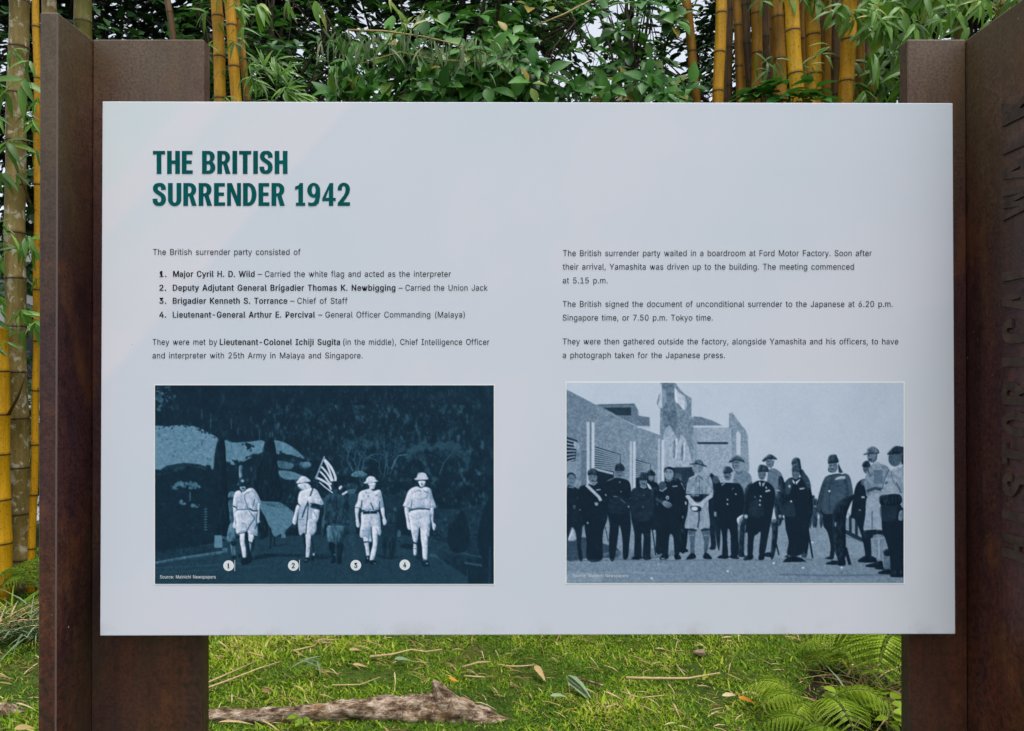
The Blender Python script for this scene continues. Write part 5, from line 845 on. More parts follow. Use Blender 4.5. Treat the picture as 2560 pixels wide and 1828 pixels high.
    P.line(R5, [(190, 1210), (240, 1405)], 36, .07, 1, False); P.poly(R5, [(150, 400), (230, 400), (270, 540), (270, 640), (210, 680), (150, 760), (100, 760), (200, 620)], .2, .9, True, .03); P.poly(R5, [(75, 770), (110, 730), (150, 740), (120, 780)], .5, .9)
    P.poly(R5, [(60, 760), (270, 620), (280, 650), (200, 860), (195, 1210), (185, 1330), (120, 1340), (60, 1200)], .085); P.ell(R5, 78, 950, 10, 26, .5); P.poly(R5, [(95, 425), (175, 410), (185, 440), (100, 445)], .68, .9)
    # 11 dark man half hidden
    P.poly(R5, [(280, 620), (320, 490), (400, 440), (470, 480), (480, 700), (470, 1000), (480, 1350), (400, 1350), (410, 1280), (370, 1080), (300, 900), (250, 860)], .08, 1, True, .02); P.ell(R5, 420, 310, 36, 70, .3); P.poly(R5, [(378, 300), (395, 250), (440, 235), (470, 280), (460, 310)], .13); P.ell(R5, 390, 480, 26, 34, .4, .8); P.line(R5, [(370, 645), (405, 645)], 16, .68); P.ell(R5, 350, 790, 14, 10, .4); P.ell(R5, 230, 840, 14, 22, .6)
    P.poly(R5, [(325, 1360), (420, 1300), (520, 1320), (550, 1370), (400, 1380)], .06)
    # 12 helmet and shorts
    P.poly(R5, [(400, 480), (450, 320), (520, 270), (620, 280), (680, 330), (640, 480), (600, 640), (440, 640), (420, 580)], .46, 1, True, .08); P.poly(R5, [(510, 340), (610, 340), (610, 490), (510, 500)], .34, .8, False); P.line(R5, [(430, 580), (520, 545), (600, 560)], 36, .22)
    P.ell(R5, 490, 195, 56, 66, 0.39); P.poly(R5, [(390, 165), (425, 140), (435, 100), (500, 74), (555, 105), (568, 150), (480, 152)], .36); P.line(R5, [(392, 168), (480, 155), (566, 152)], 12, .14); P.line(R5, [(440, 180), (460, 180)], 11, .15); P.ell(R5, 470, 225, 26, 14, .18); P.line(R5, [(545, 160), (535, 220), (500, 250)], 12, .18); P.poly(R5, [(490, 270), (570, 250), (590, 330), (500, 330)], .54, .8, True, .06); P.line(R5, [(400, 350), (440, 330), (470, 420)], 14, .2, .8)
    P.poly(R5, [(440, 640), (600, 630), (610, 1010), (500, 1015), (490, 900), (480, 1020), (395, 1015), (415, 850)], .58, 1, True, .06); P.line(R5, [(490, 800), (490, 1000)], 16, .34); P.poly(R5, [(400, 1020), (620, 1020), (600, 1110), (500, 1100), (420, 1120)], .09)
    P.poly(R5, [(500, 1080), (620, 1080), (610, 1250), (590, 1360), (545, 1360), (530, 1220)], .44, 1, True, .04); P.line(R5, [(565, 1110), (570, 1340)], 20, .62, .8); P.line(R5, [(505, 1110), (620, 1105)], 10, .56); P.poly(R5, [(415, 1410), (500, 1385), (600, 1360), (605, 1430), (440, 1430)], .06); P.poly(R5, [(515, 1445), (600, 1420), (650, 1440), (600, 1460)], .07)
    # 13 edge, pale shirt
    P.poly(R5, [(610, 1250), (690, 1240), (700, 1440), (620, 1440)], .34, .8); P.poly(R5, [(620, 1240), (690, 1230), (690, 1300), (630, 1300)], .13)
    P.poly(R5, [(570, 640), (700, 620), (870, 620), (870, 1540), (700, 1540), (690, 1300), (650, 1150), (600, 1000), (590, 760)], .085, 1, False, .02); P.poly(R5, [(590, 730), (760, 720), (750, 900), (600, 900)], .17, .6, True, .04)
    P.poly(R5, [(580, 620), (640, 440), (700, 340), (780, 280), (870, 270), (870, 740), (810, 730), (800, 620), (620, 630)], .56, 1, True, .10); P.line(R5, [(690, 330), (640, 420), (600, 560)], 10, .3); P.line(R5, [(700, 350), (720, 450), (760, 520)], 9, .34); P.line(R5, [(760, 480), (820, 600)], 18, .24, .8); P.line(R5, [(640, 500), (660, 470)], 20, .24)
    P.poly(R5, [(570, 650), (620, 620), (800, 615), (810, 720), (600, 735)], .1); P.ell(R5, 745, 210, 74, 92, .30); P.poly(R5, [(660, 165), (700, 110), (760, 70), (860, 90), (870, 150), (760, 150)], .17); P.line(R5, [(660, 165), (740, 155), (850, 160)], 12, .1); P.ell(R5, 700, 200, 16, 8, .18); P.line(R5, [(680, 245), (710, 250)], 8, .2); P.poly(R5, [(800, 170), (870, 160), (870, 290), (830, 280)], .2); P.poly(R5, [(690, 330), (760, 300), (860, 280), (800, 340), (720, 360)], .66, .9)
    P.poly(R5, [(800, 810), (840, 800), (840, 900), (790, 900)], .46, .9); P.poly(R5, [(550, 1500), (640, 1455), (720, 1470), (710, 1510)], .06); P.poly(R5, [(695, 1535), (740, 1470), (870, 1480), (870, 1540)], .05); P.ell(R5, 815, 1490, 14, 20, .3, .6)
    # ground contact shade as printed
    P.line(R2, [(0, 1425), (1000, 1420)], 16, .36, .6); P.line(R3, [(100, 1420), (900, 1432)], 14, .36, .5); P.line(R1, [(50, 1425), (900, 1415)], 14, .3, .5); P.line(R4, [(550, 1420), (640, 1425)], 20, .33, .7)
    P.specks(R1, (60, 520, 900, 1300), 40, 8, .2, .4); P.specks(R3, (120, 500, 950, 1300), 50, 7, .19, .4)
    a = P.a * (1 + (.24 - .19 * np.clip((P.a - .62) * 7, 0, 1)) * 1.3 * (P.noise(4.5, 4.5, 3) - .5)); a = blur(a, .6)
    g = blur(P.rng.normal(0, 1, a.shape), .9); a = a + (.012 + .026 * np.sqrt(np.clip(a, 0, 1) * np.clip(1.05 - a, 0, 1))) * g * 1.5 + .03 * (P.noise(30, 30, 2) - .5)
    return np.clip(a, 0, 1), [(0, (13, 26, 40)), (.1, (20, 35, 50)), (.2, (40, 60, 78)), (.35, (80, 100, 121)), (.5, (120, 138, 159)), (.65, (153, 166, 187)), (.8, (180, 190, 208)), (1, (206, 212, 226))]

# ---------------------------------------------------------------- ground
def grid_sheet(name, xs, ys, zf, m):
    X, Y = np.meshgrid(xs, ys); Z = zf(X, Y)
    nx, ny = len(xs), len(ys); i = np.arange((ny - 1) * nx).reshape(ny - 1, nx)[:, :-1].ravel()
    return mesh_obj(name, np.stack([X, Y, Z], -1).reshape(-1, 3), np.stack([i, i + 1, i + nx + 1, i + nx], 1), m, None, True)
def hump(x, y): return .018 * np.sin(x * 2.1 + 1) * np.sin(y * 2.7) + .012 * np.sin(x * 5.3 + y * 3.1)
def fall(x, y): return np.where((np.abs(x) < 6) & (y > 1) & (y < 6.3), 1, 0)
xs = np.concatenate([[-400, -120, -40, -15, -8], np.linspace(-6.2, 6.2, 90), [8, 15, 40, 120, 400]])
ys = np.concatenate([[-300, -60, -15, -3], np.linspace(.8, 6.4, 60), [7, 9, 14, 30, 90, 500]])
lawn = tag(grid_sheet("lawn", xs, ys, lambda x, y: hump(x, y) * fall(x, y), M_LAWN), kind='structure')
path = MB(); path.box((-60, 7.7, -.05), (60, 10.2, .03)); tag(path.build("path", M_PATH), kind='structure')

# ---------------------------------------------------------------- sign posts: L-shaped weathering-steel sections
POST_H = 2.195
def bevel_box(name, a, b, m, parent, r=.0022):
    q = MB(); q.box(a, b); o = q.build(name, m, parent)
    md = o.modifiers.new("bevel", 'BEVEL'); md.width = r; md.segments = 1; 
    if name == 'side_plate': o.data.materials.append(M_WORN); md.material = 1
    return o
WEB = 1.500
lp = empty("steel_post", (-.70, WEB, 0), "left weathered steel post with plain unlettered faces, holding the white panel", "post", "rusty steel posts of the sign")
bevel_box("face_plate", (-.8205, WEB, -.05), (-.603, WEB + .032, POST_H), M_CORTEN, lp)
bevel_box("side_plate", (-.854, WEB - .114, -.05), (-.8215, WEB + .032, POST_H), M_CORTEN, lp)
rp = empty("steel_post", (.84, WEB, 0), "right weathered steel post with raised capital letters down its side plate", "post", "rusty steel posts of the sign")
bevel_box("face_plate", (.774, WEB, -.05), (.8885, WEB + .032, POST_H), M_CORTEN, rp)
side = bevel_box("side_plate", (.8895, WEB - .228, -.05), (.922, WEB + .032, POST_H), M_CORTEN, rp)

# --- text helper: letter outlines kept in this script, filled once and cached
def fill2d(loops):
    cu = bpy.data.curves.new("g", 'CURVE'); cu.dimensions = '2D'; cu.fill_mode = 'FRONT'
    for lp_ in loops:
        s = cu.splines.new('POLY'); s.points.add(len(lp_) - 1); s.use_cyclic_u = True
        for p, (x, y) in zip(s.points, lp_): p.co = (x, y, 0, 1)
    o = bpy.data.objects.new("g", cu); sc.collection.objects.link(o); dg = bpy.context.evaluated_depsgraph_get()
    me = o.evaluated_get(dg).to_mesh(); V = [tuple(v.co) for v in me.vertices]; F = [tuple(p.vertices) for p in me.polygons]
    o.evaluated_get(dg).to_mesh_clear(); bpy.data.objects.remove(o); bpy.data.curves.remove(cu); return np.array(V), F
_glyph = {}
def glyph(k):
    if k not in _glyph:
        head_, *gr = GLYPHS[k].split('|'); VV, FF, n = [], [], 0
        for i, g_ in enumerate(gr):
            V, F = fill2d([np.array(list(map(int, q_.split(',')))).reshape(-1, 2) / 500 for q_ in g_.split(';')])
            V[:, 2] = i; VV.append(V); FF += [tuple(a_ + n for a_ in f) for f in F]; n += len(V)
        _glyph[k] = (int(head_) / 500, np.vstack(VV), FF)
    return _glyph[k]
def text_mesh(s, bold=False, style=None):
    VV, FF, n, x = [], [], 0, 0.0
    for ch in s:
        if ch == ' ': x += .30; continue
        k = (style or ('B' if bold else 'R')) + ch
        adv, V, F = glyph(k if k in GLYPHS else 'R' + ch)
        W_ = V.copy(); W_[:, 0] += x; VV.append(W_); FF += [tuple(i + n for i in f) for f in F]; n += len(V); x += adv + .012
    return np.vstack(VV), FF
CAP = float(np.ptp(text_mesh("T")[0][:, 1]))

# ---------------------------------------------------------------- information panel
PL = Vector((.0319, 1.4402, 1.5520)); PR = Matrix.Rotation(R(.329), 3, 'Z') @ Matrix.Rotation(R(-.236), 3, 'X')
panel = empty("information_panel", PL, "white printed history panel with two old photographs, fixed between the posts", "sign")
panel.rotation_euler = PR.to_euler()
PN = PR @ Vector((0, 1, 0)); PX = PR @ Vector((1, 0, 0)); PZ = PR @ Vector((0, 0, 1))
def uv(px, py):
    d = ray(px, py); p = EYE + d * ((PL - EYE).dot(PN) / d.dot(PN)); r = p - PL
    return r.dot(PX), r.dot(PZ)
def part(name, V, F, m, lift=0.0, parent=None, smooth=False, attrs=None):
    """V: local panel coords (x, z) on the face, lifted towards the viewer"""
    V = np.asarray(V, float)
    if m in (M_TEXT, M_CAPTION) and V.shape[1] == 3: V = np.stack([V[:, 0], -lift - .00004 * V[:, 2], V[:, 1]], 1)
    elif V.shape[1] == 3 and name == 'caption': V = np.stack([V[:, 0], -lift - .00004 * V[:, 2], V[:, 1]], 1)
    if V.shape[1] == 2: V = np.stack([V[:, 0], np.full(len(V), -lift), V[:, 1]], 1)
    me_o = mesh_obj(name, V, F, m, None, smooth, attrs); me_o.parent = parent or panel; return me_o
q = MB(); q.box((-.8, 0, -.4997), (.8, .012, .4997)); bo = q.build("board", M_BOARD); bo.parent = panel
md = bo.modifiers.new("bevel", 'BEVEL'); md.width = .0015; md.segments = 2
for x0, x1 in ((-.77, -.66), (.752, .785)):
    for zz in (-.3, .3):
        q = MB(); q.box((x0, .0125, zz - .03), (x1, .0545, zz + .03)); br = q.build("mounting_bracket", M_CORTEN); br.parent = panel

CAPPX = 14.6
def put_text(segs, base, cap=CAPPX, style=None):
    """segs: (string, x0, x1, bold) in board pixels -> local panel verts"""
    VV, FF, n = [], [], 0
    for s, x0, x1, bold in segs:
        V, F = text_mesh(s, bold, style)
        lo, hi = V[:, 0].min(), V[:, 0].max()
        ua, va = uv(x0, base); ub, vb = uv(x1, base); _, vt = uv((x0 + x1) / 2, base - cap)
        k = (V[:, 0] - lo) / (hi - lo); h = (vt - va) / CAP
        VV.append(np.stack([ua + k * (ub - ua), va + k * (vb - va) + V[:, 1] * h, V[:, 2]], 1))
        FF += [tuple(i + n for i in f) for f in F]; n += len(V)
    return np.vstack(VV), FF
def paragraph(name, lines, m=M_TEXT, lift=.0006, cap=CAPPX, parent=None, **kw):
    VV, FF, n = [], [], 0
    for segs, base in lines:
        V, F = put_text(segs, base, cap, **kw); VV.append(V); FF += [tuple(i + n for i in f) for f in F]; n += len(V)
    return part(name, np.vstack(VV), FF, m, lift, parent)
X1 = lambda x: 340 + x * .39560; X2 = lambda x: 1380 + x * .39560
RG, BD = False, True
def L(*s): return [(t, X1(a), X1(b), bo_) for t, a, b, bo_ in s]
def Rr(t, a, b): return [(t, X2(a), X2(b), RG)]
paragraph("paragraph", [(L(("The British surrender party consisted of", 108, 1040, RG)), 637.5)])
paragraph("numbered_list", [
    (L(("1.", 150, 193, BD), ("Major Cyril H. D. Wild", 235, 750, BD), ("\u2013", 769, 797, RG), ("Carried the white flag and acted as the interpreter", 815, 1990, RG)), 692.3),
    (L(("2.", 148, 192, BD), ("Deputy Adjutant General Brigadier Thomas K. Newbigging", 233, 1640, BD), ("\u2013", 1660, 1687, RG), ("Carried the Union Jack", 1703, 2222, RG)), 726.8),
    (L(("3.", 148, 192, BD), ("Brigadier Kenneth S. Torrance", 233, 957, BD), ("\u2013", 975, 1002, RG), ("Chief of Staff", 1020, 1337, RG)), 759.3),
    (L(("4.", 148, 192, BD), ("Lieutenant-General Arthur E. Percival", 233, 1132, BD), ("\u2013", 1152, 1178, RG), ("General Officer Commanding (Malaya)", 1197, 2078, RG)), 794.0)])
paragraph("paragraph", [
    (L(("They were met by", 105, 513, RG), ("Lieutenant-Colonel Ichiji Sugita", 530, 1290, BD), ("(in the middle), Chief Intelligence Officer", 1310, 2233, RG)), 862.3),
    (L(("and interpreter with 25th Army in Malaya and Singapore.", 105, 1432, RG)), 896)])
paragraph("paragraph", [
    (Rr("The British surrender party waited in a boardroom at Ford Motor Factory. Soon after", 70, 2020), 640.5),
    (Rr("their arrival, Yamashita was driven up to the building. The meeting commenced", 68, 1908), 674.3),
    (Rr("at 5.15 p.m.", 68, 352), 708.6)])
paragraph("paragraph", [
    (Rr("The British signed the document of unconditional surrender to the Japanese at 6.20 p.m.", 68, 2152), 767.5),
    (Rr("Singapore time, or 7.50 p.m. Tokyo time.", 68, 1015), 801.5)])
paragraph("paragraph", [
    (Rr("They were then gathered outside the factory, alongside Yamashita and his officers, to have", 68, 2188), 861),
    (Rr("a photograph taken for the Japanese press.", 68, 1092), 895.3)])

# --- heading: own condensed bold glyphs (units: cap height 1)
def arc(cx, cy, rx, ry, a0, a1, n=10):
    return [(cx + rx * math.cos(R(a0 + (a1 - a0) * i / n)), cy + ry * math.sin(R(a0 + (a1 - a0) * i / n))) for i in range(n + 1)]
S_ = .205; H_ = .155
def bowl(x0, x1, y0, y1, r): return [(x0, y0), (x0, y1)] + arc(x1 - r, y1 - r, r, r, 90, 0, 8) + arc(x1 - r, y0 + r, r, r, 0, -90, 8)
def ribbon(pts, w0, n=6):
    p = np.array(pts, float); out = []
    for i in range(len(p) - 1):
        a, b_, c, d = p[max(i - 1, 0)], p[i], p[i + 1], p[min(i + 2, len(p) - 1)]
        for k in range(n):
            t = k / n; out.append(.5 * (2 * b_ + (c - a) * t + (2 * a - 5 * b_ + 4 * c - d) * t * t + (3 * b_ - a - 3 * c + d) * t ** 3))
    out.append(p[-1]); p = np.array(out)
    d = np.gradient(p, axis=0); d /= np.linalg.norm(d, axis=1)[:, None]
    nn = np.stack([-d[:, 1], d[:, 0]], 1); hw = (.5 * np.where(np.abs(nn[:, 0]) > np.abs(nn[:, 1]), 1, 1) * (H_ + (S_ - H_) * np.abs(nn[:, 0]))) * w0
    return [tuple(x) for x in np.vstack([p + nn * hw[:, None], (p - nn * hw[:, None])[::-1]])]
GL = {
 'T': (.53, [[(0, 1), (.53, 1), (.53, 1 - H_), (.265 + S_ / 2, 1 - H_), (.265 + S_ / 2, 0), (.265 - S_ / 2, 0), (.265 - S_ / 2, 1 - H_), (0, 1 - H_)]]),
 'H': (.56, [[(0, 0), (0, 1), (S_, 1), (S_, .585), (.56 - S_, .585), (.56 - S_, 1), (.56, 1), (.56, 0), (.56 - S_, 0), (.56 - S_, .43), (S_, .43), (S_, 0)]]),
 'E': (.475, [[(0, 0), (0, 1), (.465, 1), (.465, 1 - H_), (S_, 1 - H_), (S_, .585), (.43, .585), (.43, .435), (S_, .435), (S_, H_), (.475, H_), (.475, 0)]]),
 'I': (S_, [[(0, 0), (0, 1), (S_, 1), (S_, 0)]]),
 'N': (.60, [[(0, 0), (0, 1), (.205, 1), (.43, .42), (.43, 1), (.60, 1), (.60, 0), (.41, 0), (.17, .62), (.17, 0)]]),
 'B': (.58, [[(0, 0), (0, 1), (.30, 1)] + arc(.30, .745, .255, .255, 90, -60, 10)[1:] + [(.49, .52)] + arc(.31, .275, .27, .275, 48, -90, 12) , [(S_, .14), (.29, .14)] + arc(.29, .28, .075, .14, -90, 90, 8)[1:] + [(S_, .42)], [(S_, .56), (.28, .56)] + arc(.28, .705, .07, .145, -90, 90, 8)[1:] + [(S_, .85)]]),
 'R': (.575, [[(0, 0), (0, 1), (.29, 1)] + arc(.29, .71, .265, .29, 90, -35, 10)[1:] + [(.43, .46), (.575, 0), (.365, 0), (.255, .41), (S_, .41), (S_, 0)], [(S_, .55), (.27, .55)] + arc(.27, .70, .08, .15, -90, 90, 8)[1:] + [(S_, .85)]]),
 'D': (.58, [[(0, 0), (0, 1), (.25, 1)] + arc(.25, .5, .33, .5, 90, -90, 16)[1:-1] + [(.25, 0)], [(S_, .15), (.24, .15)] + arc(.24, .5, .135, .35, -90, 90, 14)[1:] + [(S_, .85)]]),
 'U': (.575, [[(0, 1), (0, .30)] + arc(.2875, .285, .2875, .30, 180, 360, 16) + [(.575, 1), (.575 - S_, 1), (.575 - S_, .29)] + arc(.2875, .275, .2875 - S_, .14, 0, -180, 8) + [(S_, 1)]]),
 'S': (.56, [ribbon([(.455, .70), (.44, .83), (.36, .915), (.27, .925), (.165, .895), (.105, .80), (.115, .69), (.19, .605), (.30, .53), (.41, .44), (.455, .325), (.44, .19), (.37, .105), (.28, .075), (.175, .09), (.10, .18), (.085, .315)], 1.0)]),
 '1': (.47, [[(.07, .14), (.07, 0), (.47, 0), (.47, .14), (.375, .14), (.375, 1), (.235, 1), (.19, .91), (.03, .84), (.03, .70), (.175, .745), (.175, .14)]]),
 '4': (.58, [[(.32, 1), (.475, 1), (.475, .35), (.58, .35), (.58, .21), (.475, .21), (.475, 0), (.285, 0), (.285, .21), (0, .21), (0, .33)], [(.155, .35), (.285, .35), (.285, .72)]]),
 '2': (.53, [[(0, 0), (0, .12), (.26, .46), (.325, .60), (.335, .72)] + arc(.258, .765, .078, .1, 0, 180, 8) + [(.18, .675), (0, .675)] + [(0, .74)] + arc(.265, .73, .265, .285, 170, 0, 14) + [(.53, .69), (.495, .55), (.38, .36), (.25, .16), (.53, .16), (.53, 0)]]),
 'O': (.58, [arc(.29, .5, .29, .515, 0, 360, 28)[:-1], arc(.29, .5, .095, .36, 0, 360, 22)[:-1]]),
 'C': (.56, [ribbon([(.465, .66), (.45, .82), (.37, .92), (.28, .93), (.17, .88), (.105, .70), (.10, .50), (.105, .30), (.17, .12), (.28, .07), (.37, .08), (.45, .18), (.465, .34)], 1.0)]),
 'A': (.60, [[(0, 0), (.19, 1), (.41, 1), (.60, 0), (.40, 0), (.37, .19), (.23, .19), (.20, 0)], [(.25, .33), (.35, .33), (.30, .70)]]),
 'L': (.46, [[(0, 0), (0, 1), (S_, 1), (S_, .16), (.46, .16), (.46, 0)]]),
 'W': (.86, [[(0, 1), (.20, 1), (.265, .38), (.345, 1), (.515, 1), (.595, .38), (.66, 1), (.86, 1), (.70, 0), (.51, 0), (.43, .60), (.35, 0), (.16, 0)]]),
 'K': (.60, [[(0, 0), (0, 1), (S_, 1), (S_, .60), (.37, 1), (.59, 1), (.36, .55), (.60, 0), (.385, 0), (.25, .37), (S_, .28), (S_, 0)]]),
 '9': (.56, [arc(.28, .685, .28, .325, 0, 360, 28)[:-1], arc(.28, .69, .085, .19, 0, 360, 20)[:-1]]),
}
def heading(rows):
    q = MB()
    for s, x0, x1, top, base in rows:
        adv = 0; place = []
        for ch in s:
            if ch == ' ': adv += .32; continue
            place.append((ch, adv)); adv += GL[ch][0] + .085
        tot = adv - .085
        def loc(x, y):
            k = x / tot; px = x0 + k * (x1 - x0); py = base + (top - base) * y; return uv(px, py)
        for ch, a in place:
            shapes = [GL[ch][1]]
            if ch == '9': shapes.append([[(.56 - S_, .60), (.56, .70), (.56, .42), (.50, .13), (.36, 0), (.16, -.02), (.04, .02), (.04, .16), (.16, .13), (.27, .15), (.34, .27)]])
            for k, sh in enumerate(shapes):
                V, F = fill2d(sh); P = np.array([loc(v[0] + a, v[1]) for v in V])
                q.add(np.stack([P[:, 0], np.full(len(P), -.0006 - .0001 * k), P[:, 1]], 1), F)
    o = q.build("heading", M_HEAD); o.parent = panel; return o
heading([("THE BRITISH", 382.7, 719, 377.6, 435), ("SURRENDER 1942", 382.7, 875.2, 457.9, 514.9)])

# raised letters on the right post, reading upwards; each a part of the post
xw = .8895; step = .0545; z = at(2530, 1364, 1.37).z
for ch in "HISTORICAL WALK":
    if ch != ' ':
        wd, loops = GL[ch]; V, F = fill2d(loops); tw = {'I': .016, 'W': .058, 'L': .036, 'T': .040}.get(ch, .043)
        u = (V[:, 0] / wd - .5) * tw; v = V[:, 1] * .078
        n = len(V); front = np.stack([np.full(n, xw - .0045), (WEB - .113 - .078) + v, z + u], 1)
        back = front.copy(); back[:, 0] = xw + .001
        ed = {(a_, b_) for f in F for a_, b_ in zip(f, f[1:] + f[:1])}
        rim = [(a_, b_, b_ + n, a_ + n) for (a_, b_) in ed if (b_, a_) not in ed]
        q = MB(); q.add(np.vstack([front, back]), [tuple(f) for f in F] + rim); q.build("raised_letter", M_LETTER, rp)
    z += step if ch != ' ' else step * 1.2

# --- the two printed photographs: fine grids whose vertices carry the ink
def picture(name, label, painter, x0, y0, x1, y1):
    g, stops = painter()
    h2, w2 = g.shape[0] // 2 * 2, g.shape[1] // 2 * 2
    g = g[:h2, :w2].reshape(h2 // 2, 2, w2 // 2, 2).mean((1, 3))
    col = srgb(tone(g, stops) * 255) * 1.24
    ny, nx = g.shape
    px = np.linspace(x0, x1, nx); py = np.linspace(y0, y1, ny)
    ua, va = uv(x0, y0); ub, vb = uv(x1, y0); uc, vc = uv(x0, y1); ud, vd = uv(x1, y1)
    s, t = np.meshgrid(np.linspace(0, 1, nx), np.linspace(0, 1, ny))
    U_ = (ua * (1 - s) + ub * s) * (1 - t) + (uc * (1 - s) + ud * s) * t
    V_ = (va * (1 - s) + vb * s) * (1 - t) + (vc * (1 - s) + vd * s) * t
    i = np.arange((ny - 1) * nx).reshape(ny - 1, nx)[:, :-1].ravel()
    F = np.stack([i, i + nx, i + nx + 1, i + 1], 1)
    ink = np.concatenate([np.clip(col, 0, 1).reshape(-1, 3), np.ones((nx * ny, 1))], 1)
    o = part(name, np.stack([U_.ravel(), np.full(nx * ny, -.0008), V_.ravel()], 1), F, M_PRINT, attrs={"ink": ink})
    o['label'] = label
    b_ = 3.2
    c = [uv(x0 - b_, y0 - b_), uv(x1 + b_, y0 - b_), uv(x1 + b_, y1 + b_), uv(x0 - b_, y1 + b_)]
    part("white_border", c, [(0, 3, 2, 1)], M_BORDER, .0004, o)
    return o
march = picture("printed_photograph", "old blue-toned photograph of four men in helmets and shorts walking along a road with flags", paint_march, 388, 963.5, 1234.5, 1459.5)
group = picture("printed_photograph", "old blue-toned photograph of a row of uniformed men standing before a factory", paint_group, 1416.5, 957, 2258.5, 1457)
paragraph("caption", [([("Source: Mainichi Newspapers", 400.6, 540, False)], 1446)], M_CAPTION, .0012, 8.2, march)
paragraph("caption", [([("Source: Mainichi Newspapers", 1431.6, 1570, False)], 1443)], flat("faded_white_ink", (.68, .72, .78), .5, .1), .0012, 8.2, group)
for n_, cx, cy in (("1", 572, 1414), ("2", 733.8, 1413.6), ("3", 889.8, 1413), ("4", 1012.2, 1412)):
    P = [uv(cx + 13.3 * math.cos(a), cy + 13.3 * math.sin(a)) for a in np.linspace(0, 2 * math.pi, 28, endpoint=False)]
    bd = part("number_badge", P, [tuple(range(28))[::-1]], M_BADGE, .0011, march)
    wn = 2.4 if n_ == "1" else 3.8
    V, F = put_text([(n_, cx - wn, cx + wn, False)], cy + 6.2, 12.4, 'N'); part("numeral", V, F, M_TEXT, .0016, march)
    if n_ in "12":
        x = cx + 14.8; part("badge_tick", [uv(x, cy - 14), uv(x + 1.1, cy - 14), uv(x + 1.1, cy + 13), uv(x, cy + 13)], [(0, 3, 2, 1)], M_BADGE, .0011, march)
# small chips and water drops on the print

# ---------------------------------------------------------------- vegetation helpers
def unit(v): return v / (np.linalg.norm(v, axis=-1, keepdims=True) + 1e-9)
def template(us, ws, fold=.25, droop=.25, wave=0):
    """leaf along +u, half-widths ws, raised edges (fold), bent down (droop)"""
    V, idx = [], []
    for u, w_ in zip(us, ws):
        z = -droop * u * u
        if w_ == 0: idx.append((len(V),)); V.append((u, 0, z))
        else:
            i = len(V); idx.append((i, i + 1, i + 2)); V += [(u, -w_, z + fold * w_ + wave * math.sin(u * 9)), (u, 0, z), (u, w_, z + fold * w_ - wave * math.sin(u * 7))]
    F = []
    for a, b_ in zip(idx, idx[1:]):
        if len(a) == 1 and len(b_) == 3: F += [(a[0], b_[0], b_[1]), (a[0], b_[1], b_[2])]
        elif len(a) == 3 and len(b_) == 1: F += [(a[0], b_[0], a[1]), (a[1], b_[0], a[2])]
        else: F += [(a[0], b_[0], b_[1], a[1]), (a[1], b_[1], b_[2], a[2])]
    T = [f if len(f) == 3 else None for f in F]
    tri = []
    for f in F:
        if len(f) == 3: tri.append(f)
        else: tri += [(f[0], f[1], f[2]), (f[0], f[2], f[3])]
    return np.array(V, float), np.array(tri, int)
T_BROAD = template([0, .12, .22, .42, .62, .82, 1], [0, .012, .13, .235, .225, .12, 0], .35, .22, .006)
T_SMALL = template([0, .3, .65, 1], [0, .22, .20, 0], .3, .25)
T_BAM = template([0, .08, .3, .6, .85, 1], [0, .035, .075, .06, .025, 0], .5, .38)
T_BLADE = template([0, .45, 1], [.03, .028, 0], .4, .35)
T_STRAP = template([0, .2, .45, .7, .9, 1], [.014, .02, .022, .018, .009, 0], .5, .75)
def leaf_arrays(tmpl, pos, d, n, L, W, tint):
    """pos,d,n: (N,3); L,W,tint: (N,)"""
    V0, F0 = tmpl; d = unit(d); s = unit(np.cross(n, d)); nn = np.cross(d, s)
    L = np.asarray(L)[:, None, None]; W = np.asarray(W)[:, None, None]
    V = pos[:, None] + d[:, None] * V0[None, :, :1] * L + s[:, None] * V0[None, :, 1:2] * L * W + nn[:, None] * V0[None, :, 2:] * L
    F = F0[None] + (np.arange(len(pos)) * len(V0))[:, None, None]
    return V.reshape(-1, 3), F.reshape(-1, 3), np.repeat(tint, len(V0))
def leaves(name, tmpl, pos, d, n, L, W, tint, m, parent=None):
    V, F, t_ = leaf_arrays(tmpl, np.asarray(pos, float), np.asarray(d, float), np.asarray(n, float), L, W, np.clip(tint, 0, 1))
    return mesh_obj(name, V, F, m, parent, True, {"tint": t_})
def ball(N, c, r, hollow=.0):
    v = unit(rng.normal(size=(N, 3))); k = (hollow + (1 - hollow) * rng.random(N) ** .6)[:, None]
    return np.array(c) + v * k * np.array(r)

